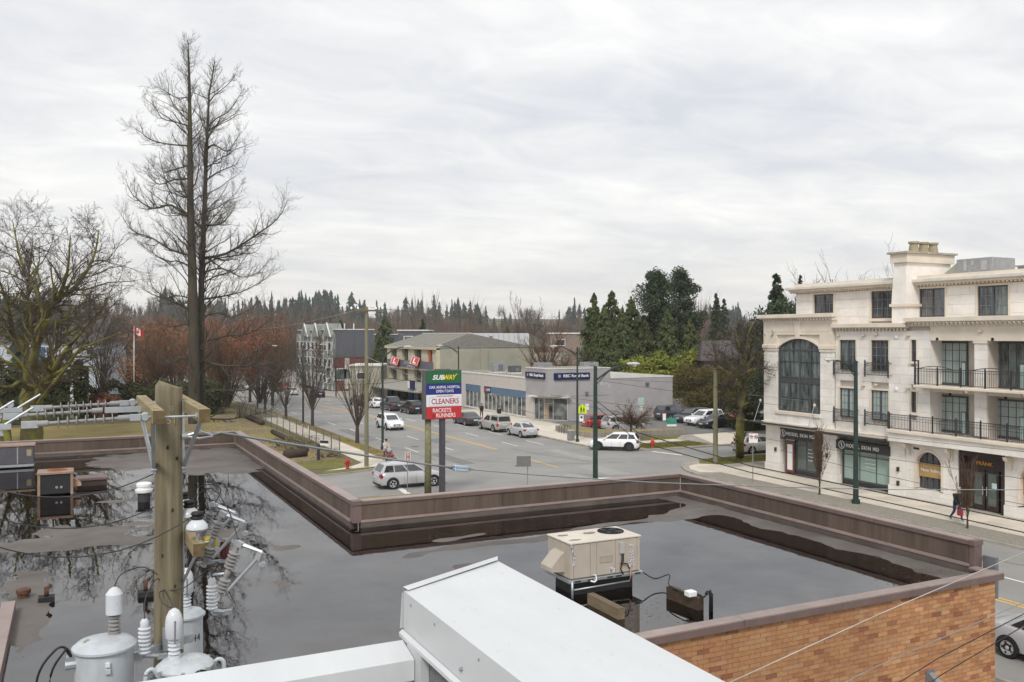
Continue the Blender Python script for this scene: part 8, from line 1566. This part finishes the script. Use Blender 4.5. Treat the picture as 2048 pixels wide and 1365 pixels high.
F_CEDAR = fol_mat('cedar_green', (.115,.135,.052), (.050,.066,.030), 1.1); F_PINE = fol_mat('pine_green', (.082,.105,.055), (.036,.052,.032), .9); F_HEDGE = fol_mat('laurel_green', (.36,.39,.07), (.15,.19,.04), 1.3); F_CLIP = fol_mat('clipped_hedge', (.085,.088,.026), (.045,.048,.018), 1.5); F_RUST = fol_mat('rust_leaves', (.30,.145,.075), (.17,.085,.05), .5); F_DARKH = fol_mat('dark_hedge', (.085,.092,.038), (.036,.042,.020), .8); F_SHRUB = fol_mat('olive_twig_shrub', (.135,.115,.035), (.065,.052,.024), .9)
def conifer(px, pyt, d, w, label, m, kind='cedar', n=9000, z=None, seed=0, group='evergreens behind the bank', s=.20, name='evergreen_tree'):
    rs = np.random.default_rng(seed); c = dep(px, 700, d); z0 = zg(c.y) if z is None else z; zt = EYE + (YH-pyt)/FPX*d; h = zt-z0; t = thing(name, label, 'tree', (c.x,c.y,z0), group=group)
    MB().tube([(c.x,c.y,z0-.2),(c.x,c.y,z0+h*.55),(c.x,c.y,zt-h*.03)], [h*.018,h*.010,.03], 8).build('trunk', M_BARKD, t, True)
    if kind == 'cedar':
        nb = 240; tb = rs.uniform(.02,1,nb)**.9; ab = rs.uniform(0,6.283,nb); prof = w*(1-tb)**.72*(.65+.6*rs.random(nb)); k = rs.integers(0,nb,n); q = rs.uniform(.3,1,n)**.6; lobe = rs.normal(0,.11,(n,2))*w*(1.02-tb[k])[:,None]**.7
        P_ = np.stack([c.x + np.cos(ab[k])*prof[k]*q + lobe[:,0], c.y + np.sin(ab[k])*prof[k]*q + lobe[:,1], z0 + h*tb[k] - prof[k]*q*.28 + rs.normal(0,.035*h*(1.1-tb[k]),n)], 1); dirs = np.stack([np.cos(ab[k])*.5, np.sin(ab[k])*.5, np.full(n,-.9)], 1); P_[:,2] = np.clip(P_[:,2], z0+.1, zt)
        leaf_quads(t, P_, s, m, rs, 'crown', .45, dirs)
    elif kind == 'spruce':
        nb = 190; tb = np.sort(rs.uniform(.10,1,nb)); ab = rs.uniform(0,6.283,nb); ln = w*(1-tb)**.85*rs.uniform(.55,1.15,nb)+.15; k = rs.integers(0,nb,n); q = rs.uniform(.08,1,n)**.7; side = rs.normal(0,.13,n)*ln[k]*(1.1-q)
        P_ = np.stack([c.x + np.cos(ab[k])*ln[k]*q - np.sin(ab[k])*side, c.y + np.sin(ab[k])*ln[k]*q + np.cos(ab[k])*side, z0 + h*tb[k] - ln[k]*q*.22 + rs.normal(0,.10,n)], 1); dirs = np.stack([np.cos(ab[k]), np.sin(ab[k]), np.full(n,-.35)], 1); leaf_quads(t, P_, s, m, rs, 'crown', .35, dirs)
        S2 = Segs(); [S2.add(Vector((c.x,c.y,z0+h*tb[i])), Vector((c.x+math.cos(ab[i])*ln[i]*.8, c.y+math.sin(ab[i])*ln[i]*.8, z0+h*tb[i]-ln[i]*.18)), .04, .015) for i in range(nb)]; V, F = S2.mesh(3); npmesh('branches', V, F, M_BARKD, t)
    else:   # pine: limbs carrying rounded clumps with gaps between
        nb = 105; tb = rs.uniform(.22,1,nb); ab = rs.uniform(0,6.283,nb); ln = w*np.clip(np.sin(np.pi*np.clip((tb+.02)/1.06,0,1)),0,1)**.7*rs.uniform(.35,1.0,nb); S2 = Segs(); C, Rr = [], []
        for i in range(nb):
            p0 = Vector((c.x,c.y,z0+h*tb[i]*.94)); p1 = p0+Vector((math.cos(ab[i])*ln[i], math.sin(ab[i])*ln[i], ln[i]*.22)); S2.add(p0, p1, .10*(1.2-tb[i])+.02, .02)
            for u in (.55,.8,1.0): q = p0.lerp(p1,u); C.append(tuple(q + Vector((rs.normal(0,.25),rs.normal(0,.25),.15)))); g = w*.25*rs.uniform(.6,1.2); Rr.append((g,g,g*.85))
        C.append((c.x,c.y,zt-w*.12)); Rr.append((w*.22,w*.22,w*.2)); V, F = S2.mesh(4); npmesh('branches', V, F, M_BARKD, t); foliage(t, C, Rr, s, m, n, rs, 'crown', .4)
    return t
conifer(1188, 588, 132, 3.7, 'dense dark cedar, leftmost of the group behind the bank', F_CEDAR, seed=1, n=14000); conifer(1224, 582, 128, 4.2, 'dense dark cedar, second of the group behind the bank', F_CEDAR, seed=2, n=15000); conifer(1262, 596, 126, 4.0, 'dense dark cedar, third of the group behind the bank', F_CEDAR, seed=3, n=14000); conifer(1208, 612, 124, 2.8, 'lower dense cedar in front of the cedar group', F_CEDAR, seed=4, n=10000); conifer(1245, 618, 122, 2.8, 'shorter cedar filling the cedar group at its right', F_CEDAR, seed=5, n=10000)
conifer(1312, 538, 128, 4.1, 'tall rounded pine, left of the two', F_PINE, 'pine', seed=6, n=17000, s=.24); conifer(1358, 535, 132, 4.3, 'tall rounded pine, right of the two', F_PINE, 'pine', seed=7, n=17000, s=.24); conifer(1335, 620, 122, 3.4, 'dark evergreen filling between the two pines', F_CEDAR, seed=8, n=9000); conifer(1380, 640, 124, 3.0, 'dark evergreen at the right foot of the pines', F_CEDAR, seed=12, n=8000); conifer(1290, 640, 120, 3.0, 'dark evergreen at the left foot of the pines', F_CEDAR, seed=13, n=8000)
conifer(1432, 588, 175, 3.4, 'slender spruce right of the pines', F_PINE, 'spruce', seed=9, n=7000, s=.3); conifer(1448, 600, 190, 3.2, 'second slender spruce right of the pines', F_PINE, 'spruce', seed=14, n=5000, s=.3); conifer(1552, 546, 92, 4.0, 'open layered cedar rising left of the apartment roof', F_PINE, 'spruce', seed=10, n=12000, group='evergreens by the apartment building'); conifer(1566, 605, 84, 4.6, 'broad dark pine behind the apartment corner', F_PINE, 'pine', seed=11, n=14000, s=.2, group='evergreens by the apartment building'); conifer(1600, 553, 110, 2.2, 'small dark spruce top over the apartment roof edge', F_PINE, 'spruce', seed=15, n=4000, group='evergreens by the apartment building'); conifer(1590, 620, 80, 4.0, 'dark pine tucked against the apartment side wall', F_PINE, 'pine', seed=16, n=9000, s=.2, group='evergreens by the apartment building')
conifer(770, 634, 168, 4.0, 'dark evergreen between the brick house and the beige store', F_CEDAR, seed=17, n=9000, s=.3, group='evergreens in the middle distance'); conifer(845, 640, 205, 3.2, 'small dark evergreen behind the beige store roof', F_PINE, 'spruce', seed=18, n=4000, s=.35, group='evergreens in the middle distance'); conifer(682, 640, 260, 3.0, 'small dark evergreen behind the slate roof', F_PINE, 'spruce', seed=19, n=3000, s=.4, group='evergreens in the middle distance'); conifer(1015, 655, 200, 3.2, 'olive evergreen bush behind the seamed metal wall', F_SHRUB, seed=20, n=4000, s=.3, group='evergreens in the middle distance')
def hedge(label, x0, x1, y0, y1, h, m, n, s, seed, top=.25, name='hedge', base=0., group=None, rot=0.):
    rs = np.random.default_rng(seed); cx, cy = (x0+x1)/2, (y0+y1)/2; t = thing(name, label, 'hedge', (cx, cy, base), rot, group); a, b_ = (x1-x0)/2, (y1-y0)/2
    MB().box(-a*.9,a*.9,-b_*.8,b_*.8,0,h*.8).build('core', m, t, world=False)
    P_ = np.stack([rs.uniform(-a,a,n), rs.uniform(-b_,b_,n), h*np.sqrt(rs.uniform(.0,1.,n))], 1); f = rs.integers(0,3,n); P_[f==0,1] = -b_*rs.uniform(.86,1.06,(f==0).sum()); P_[f==1,2] = h*rs.uniform(.9,1.0+top*.4,(f==1).sum()) ; P_[f==2,0] = np.sign(P_[f==2,0])*a*rs.uniform(.93,1.05,(f==2).sum())
    P_[:,2] += np.where(P_[:,2] > h*.8, top*h*.5*np.sin(P_[:,0]*1.7+seed)*np.cos(P_[:,0]*.6), 0); o = leaf_quads(None, P_, s, m, rs, 'leaves', .6); o.parent = t; return t
hedge('bright green laurel hedge behind the bank', 66.2, 96, 97, 100, 6.6, F_HEDGE, 16000, .17, 1, .25); hedge('low clipped hedge beside the driveway', 61.5, 69, 70.6, 73.4, 1.15, F_CLIP, 5000, .07, 3, .1, base=.12)
hedge('tall dark hedge at the back of the lawn, left part', -52, -22, 110, 114, 6.2, F_DARKH, 14000, .22, 4, .3, base=.1); hedge('tall dark hedge at the back of the lawn, right part', -24, 1, 112, 116, 6.0, F_DARKH, 14000, .22, 5, .35, base=.1); hedge('dark thicket of shrubs beside the poplar foot', 1, 17, 117, 121, 3.6, F_DARKH, 8000, .2, 6, .4, base=-.2)
def mass(label, cx, cy, z0, blobs, m, n, s, seed, name='shrub', cat='shrub', group=None, bare=None):
    rs = np.random.default_rng(seed); t = thing(name, label, cat, (cx,cy,z0), group=group); foliage(t, [(cx+b_[0],cy+b_[1],z0+b_[2]) for b_ in blobs], [(b_[3],b_[3],b_[4]) for b_ in blobs], s, m, n, rs, 'leaves', .5); b = MB()
    for q in blobs: b.tube([(cx,cy,z0-.1),(cx+q[0]*.5,cy+q[1]*.5,z0+q[2]*.5),(cx+q[0],cy+q[1],z0+q[2])], [max(.05,q[4]*.06),max(.04,q[4]*.04),.03], 5)
    b.build('stems', M_BARKD, t); return t
def blobset(rs, n, rx, ry, z0, z1, r): return [(rs.uniform(-rx,rx), rs.uniform(-ry,ry), rs.uniform(z0,z1), rs.uniform(.6,1.2)*r, rs.uniform(.5,1.0)*r) for _ in range(n)]
rs = random.Random(4)
q = dep(1440, 800, 112); mass('olive brown twiggy bank of shrubs behind the pollard tree', q.x, q.y, .1, blobset(rs,26,6,2.5,1.2,5.5,1.7), F_SHRUB, 16000, .13, 31); q = dep(1405, 790, 116); mass('olive shrubs right of the laurel hedge', q.x, q.y, .1, blobset(rs,16,4,2,1.2,5.0,1.6), F_SHRUB, 9000, .14, 32); q = dep(1525, 800, 92); mass('green shrubbery behind the parked white hatchback', q.x, q.y, .1, blobset(rs,16,4,2,1,5.0,1.5), F_CLIP, 9000, .12, 33)
for i, (px, d, w, ht, zt) in enumerate(((300,128,5.5,12.5,'behind the poplar, left'),(350,140,6,13.5,'directly behind the poplar stems'),(455,126,6.5,13.0,'right of the poplar stems'),(520,138,6,14.0,'at the right end of the rusty oaks'),(410,150,6,13,'deepest among the rusty oaks'))):
    q = dep(px, 800, d); mass('rust leaved oak ' + zt, q.x, q.y, zg(q.y), [(a*.8, b_*.8, z_, r_*1.0, h_) for a, b_, z_, r_, h_ in blobset(rs, 30, w*.75, w*.75, ht*.35, ht*.92, 2.3)], F_RUST, 6500, .15, 40+i, 'oak_tree', 'tree', 'rust leaved oaks')
for i, (px, d) in enumerate(((318,122),(440,120),(545,132),(270,130))): bare_tree(px, 800, 640+10*i, d, ('bare limbs through the rusty oaks, left of the poplar','bare limbs through the rusty oaks, right of the poplar','bare limbs at the right end of the rusty oaks','bare tree between the flag and the rusty oaks')[i], 70+i, .8, 20, M_TWIGR, rmin=.018)
q = gp(228, 872, .13); mass('small rusty shrub in front of the dark lawn hedge', dep(215,800,104).x, dep(215,800,104).y, .1, blobset(rs,8,1.5,1.5,.6,2.6,1.0), F_RUST, 2500, .12, 50)
def lot_shrub(label, px, py, r, n, m, seed): q = gp(px, py, .13); mass(label, q.x, q.y, .13, blobset(random.Random(seed),8,r,r*.7,.1,.5,r*.5), m, n, .05, seed)
F_DRY = fol_mat('dry_stalks', (.33,.29,.20), (.14,.10,.06), 3.); lot_shrub('pale dry weeds by the shop parapet in the vacant lot', 588, 900, 1.3, 1600, F_DRY, 60); lot_shrub('pale dry weeds mid vacant lot', 610, 888, 1.6, 1800, F_DRY, 61); lot_shrub('low dry brush near the bollard in the vacant lot', 650, 915, .9, 900, F_DRY, 62); lot_shrub('mossy low brush at the parapet edge of the vacant lot', 560, 895, 1.3, 1200, F_CLIP, 63)
# ---- ragged grass over the lawns and verges
def tufts(name, x0, x1, y0, y1, n, s, m, seed, z=.13):
    rs = np.random.default_rng(seed); P_ = np.stack([rs.uniform(x0,x1,n), rs.uniform(y0,y1,n), np.full(n,z)], 1); a = rs.uniform(0,6.28,n); w = np.stack([np.cos(a),np.sin(a),np.zeros(n)],1)*.02; h = np.stack([rs.normal(0,.4,n),rs.normal(0,.4,n),np.ones(n)],1)*s*rs.uniform(.5,1.4,(n,1)); V = np.stack([P_-w, P_+w, P_+h], 1).reshape(-1,3); return tag(npmesh(name, V, np.arange(3*n).reshape(n,3), m), 'short winter grass blades', 'grass', kind='stuff')
tufts('grass', 44.7, 51.4, 63.9, 66.8, 6000, .06, M_GRASS, 1); tufts('grass', 44.4, 57.5, 53.8, 56.6, 8000, .06, M_GRASS, 2); tufts('grass', 7.6, 18.9, 67.5, 100, 16000, .07, M_MOSS, 3); tufts('grass', 22.3, 23.4, 71, 105, 5000, .06, M_DEADGRASS, 4)
# ---- flag on its pole
p = dep(268, 790, 112); t = thing('flagpole', 'thin pole with red and white maple leaf flag left of the poplar', 'flag', (p.x,p.y,0)); zt = EYE + (YH-652)/FPX*112; MB().tube([(p.x,p.y,0),(p.x,p.y,zt)], [.06,.035], 8).build('pole', M_SIGNW, t, True); M_FLAGR = mat('flag_red', (.55,.02,.03), .8); M_FLAGW = mat('flag_white', (.75,.74,.74), .8)
def fl(u, v): r3 = Vector(RT+(0,)); return Vector((p.x,p.y,zt-.15)) + r3*u*1.15 + Vector((0,0,-v*.85-u*.45)) + Vector(FW+(0,))*.12*math.sin(u*7)
fg = None
for i, (u0, u1, m_) in enumerate(((0,.25,M_FLAGR),(.25,.75,M_FLAGW),(.75,1,M_FLAGR))):
    b = MB()
    for k in range(4): a, c = lerp(u0,u1,k/4), lerp(u0,u1,(k+1)/4); b.quad(fl(a,0),fl(c,0),fl(c,1),fl(a,1))
    b.build('flag_band', m_, t)
b = MB(); o_ = fl(.5,.5) - Vector(FW+(0,))*.03; r3 = Vector(RT+(0,)); pts = [(0,.36),(.08,.2),(.18,.24),(.14,.02),(.26,.10),(.3,-.02),(.12,-.18),(.02,-.2),(.02,-.34),(-.02,-.34),(-.02,-.2),(-.12,-.18),(-.3,-.02),(-.26,.10),(-.14,.02),(-.18,.24),(-.08,.2)]; b.add([o_ + r3*x*.9 + Vector((0,0,z*.9-.0)) for x, z in pts], [tuple(range(len(pts)))]); b.build('maple_leaf', M_FLAGR, t)
# ---- woods on the rising ground: too many and too far to count
def far_conifers(n, d0, d1, hmin, hmax, seed, px0=-200, px1=2250):
    """ragged conifers: uneven stands with gaps, leaning and broken tops, branch tiers of unequal reach"""
    rs = np.random.default_rng(seed); V, F = [], []; off = 0; ph0 = rs.uniform(0,6.28,6); done = 0
    while done < n:
        px = rs.uniform(px0,px1); stand = .5 + .22*math.sin(px*.0071+ph0[0]) + .2*math.sin(px*.023+ph0[1]) + .14*math.sin(px*.061+ph0[2])
        if rs.random() > stand*1.15: continue
        done += 1; d = rs.uniform(d0,d1); c = dep(px, 670, d); z0 = zg(c.y); h = lerp(hmin,hmax,min(1,max(0,stand*.75+rs.normal(0,.26)))); w = h*rs.uniform(.15,.30); L_ = int(rs.integers(8,12)); ph = rs.uniform(0,6.28); lx, ly = rs.normal(0,.02*h,2)
        for l in range(L_):
            t0 = .06 + .90*(l/L_)**.9; t1 = min(1, t0 + rs.uniform(.13,.22)); rr = w*(1-t0*.95)**.85*rs.uniform(.6,1.25); k = 9; a = np.arange(k)*2*np.pi/k + ph + l*.7 + rs.normal(0,.2,k); rj = rr*rs.uniform(.3,1.35,k); cx, cy = c.x+lx*t0, c.y+ly*t0
            ring = np.stack([cx+np.cos(a)*rj, cy+np.sin(a)*rj, z0+h*t0 - rj*.30*rs.uniform(.0,1.5,k)], 1); V.append(ring); V.append(np.array([[cx,cy,z0+h*t1]])); i = np.arange(k); F.append(np.stack([off+i, off+(i+1)%k, np.full(k,off+k)], 1)); off += k+1
    return np.concatenate(V), np.concatenate(F)
F_FAR = mat('far_conifer', (.045,.060,.048), .95, col2=(.026,.037,.030), scale=.02, spec=.1)
V, F = far_conifers(820, 600, 980, 8, 30, 1); tag(npmesh('conifer_wood', V, F, F_FAR), 'dark conifer wood along the skyline', 'wood', kind='stuff'); V, F = far_conifers(330, 470, 640, 9, 22, 2); tag(npmesh('conifer_wood', V, F, F_FAR), 'conifers on the lower slope of the far hill', 'wood', kind='stuff')
def far_bare(n, d0, d1, hmin, hmax, seed, tw=170, px0=-250, px1=2250):
    rs = np.random.default_rng(seed); V = []
    for _ in range(n):
        d = rs.uniform(d0,d1); px = rs.uniform(px0,px1); c = dep(px, 670, d); z0 = zg(c.y); h = rs.uniform(hmin,hmax); w = h*rs.uniform(.32,.5); f = np.array([c.x,c.y,z0+h*.18]); k = tw
        a = rs.uniform(0,6.283,k); el = rs.uniform(.15,1,k); rr = rs.uniform(.2,1,k)**.5; tip = np.stack([np.cos(a)*w*rr*np.sqrt(1-(el*.9)**2), np.sin(a)*w*rr*np.sqrt(1-(el*.9)**2), h*.80*el*(.55+.45*rr)], 1); st = tip*rs.uniform(.35,.8,(k,1)); sd = np.cross(tip, rs.normal(size=(k,3))); sd /= np.linalg.norm(sd,axis=1,keepdims=True); ww = (.05+d*.00022)*rs.uniform(.6,1.4,(k,1))
        V.append(np.stack([f+st-sd*ww, f+st+sd*ww, f+tip], 1).reshape(-1,3)); tr = np.array([[c.x-.25,c.y,z0],[c.x+.25,c.y,z0],[c.x,c.y,z0+h*.7]]); V.append(tr)
    V = np.concatenate(V); return V, np.arange(len(V)).reshape(-1,3)
F_BAREF = mat('far_bare_wood', (.17,.135,.112), .95, col2=(.115,.085,.068), scale=.03, spec=.1); V, F = far_bare(420, 240, 560, 19, 29, 3, 230); tag(npmesh('bare_wood', V, F, F_BAREF), 'grey brown leafless wood filling the valley', 'wood', kind='stuff')
V, F = far_bare(260, 560, 900, 13, 24, 13, 150); tag(npmesh('bare_wood', V, F, F_BAREF), 'leafless trees among the skyline conifers', 'wood', kind='stuff')
F_BAREN = mat('near_bare_wood', (.18,.14,.105), .95, col2=(.12,.085,.06), scale=.05, spec=.1); V, F = far_bare(80, 190, 270, 12, 19, 5, 340); tag(npmesh('bare_wood', V, F, F_BAREN), 'nearer leafless trees behind the shops', 'wood', kind='stuff')
F_MIDC = mat('mid_conifer', (.034,.048,.028), .95, col2=(.018,.027,.018), scale=.05); V, F = far_conifers(26, 150, 240, 10, 16, 9, -200, 300); tag(npmesh('conifer_wood', V, F, F_MIDC), 'dark conifers behind the pale blue house', 'wood', kind='stuff'); V, F = far_conifers(22, 150, 240, 10, 16, 10, 1400, 2200); tag(npmesh('conifer_wood', V, F, F_MIDC), 'dark conifers behind the brown house at right', 'wood', kind='stuff')
# ================================================================== overhead wires
def wire(pts, r, lab, m, group='overhead wires', sagm=.0):
    P_ = [dep(*q) for q in pts]
    if len(P_) == 2: P_ = sag(P_[0], P_[1], sagm, 12)
    return cable(P_, r, lab, m, 'wire', group, 4, 'overhead_wire')
wire([(1194,803,47),(1276,884-18,44),(1500,932,40),(1650,962,38),(1800,994,36),(2060,1046,33)], .022, 'upper of two heavy black cables crossing the side street to the right', M_CABLE)
wire([(1194,815,47),(1276,884,44),(1500,945,40),(1650,978,38),(1800,1011,36),(2060,1068,33)], .022, 'lower of two heavy black cables crossing the side street to the right', M_CABLE)
for i, (a, b_, s, m) in enumerate((((1100,790,60),(2060,905,45),.15,M_WIRED),((1190,760,60),(2060,868,45),.15,M_WIRED),((1100,798,60),(2060,960,40),.2,M_WIRED),((1190,757,70),(1540,768,66),.1,M_WIRED),((1430,782,68),(2060,842,50),.1,M_WIREG),((1030,818,60),(1480,895,52),.2,M_WIRED),((1560,900,44),(2060,1012,36),.1,M_WIRED))):
    wire([a,b_], .011, ('thin trolley wire rising left from the shopfronts, first','thin trolley wire above the shop signs','thin trolley wire across the entrance','thin wire over the bank side wall','thin grey wire from the short timber pole','thin wire over the white crossover','thin wire low across the slender trees')[i], m, sagm=s)
wire([(745,640,67),(862,692,110)], .02, 'pale wire from the tall timber pole down to the beige store', M_WIREG, sagm=.2); wire([(735,715,66),(840,760,90),(962,815,105)], .02, 'pale wire from the tall timber pole toward the bank', M_WIRE); wire([(735,615,66.6),(480,660,150)], .02, 'thin wire running left from the tall timber pole top', M_WIREG, sagm=.5); wire([(740,615,66.6),(1190,664,95),(1400,662,110)], .012, 'thin wire running right from the tall timber pole top', M_WIRED); wire([(733,770,66),(570,762,150)], .018, 'thin span wire across the far road', M_WIRED, sagm=.2); wire([(733,768,66),(858,745,88)], .018, 'dark feeder wire from the timber pole toward the beige store', M_CABLE, sagm=.3)
wire([(2060,1100,10.2),(1760,1228,9.0),(1445,1372,8.0)], .0055, 'pale wire crossing the tan brick wall diagonally', M_WIRE)
wire([(2060,1200,10.6),(1760,1330,9.6),(1640,1390,9.1)], .0055, 'upper dark wire crossing the brick wall corner', M_WIREG); wire([(2060,1222,10.2),(1880,1315,9.6),(1750,1395,9.1)], .0065, 'middle dark wire crossing the brick wall corner', M_CABLE); wire([(2060,1245,9.8),(1880,1352,9.2),(1820,1395,9.)], .0065, 'lowest dark wire crossing the brick wall corner', M_CABLE)
# ================================================================== air
HAZE = True
if HAZE:
    m = bpy.data.materials.new('haze_air'); m.use_nodes = True; nt = m.node_tree; nt.nodes.remove(nt.nodes['Principled BSDF']); v = nt.nodes.new('ShaderNodeVolumePrincipled'); v.inputs['Color'].default_value = (.86,.90,.96,1); v.inputs['Density'].default_value = .0002; v.inputs['Anisotropy'].default_value = .2; nt.links.new(v.outputs[0], nt.nodes['Material Output'].inputs['Volume'])
    o = MB().box(-1600,1600,-90,1810,-8,75).build('haze', m); tag(o, kind='stuff')
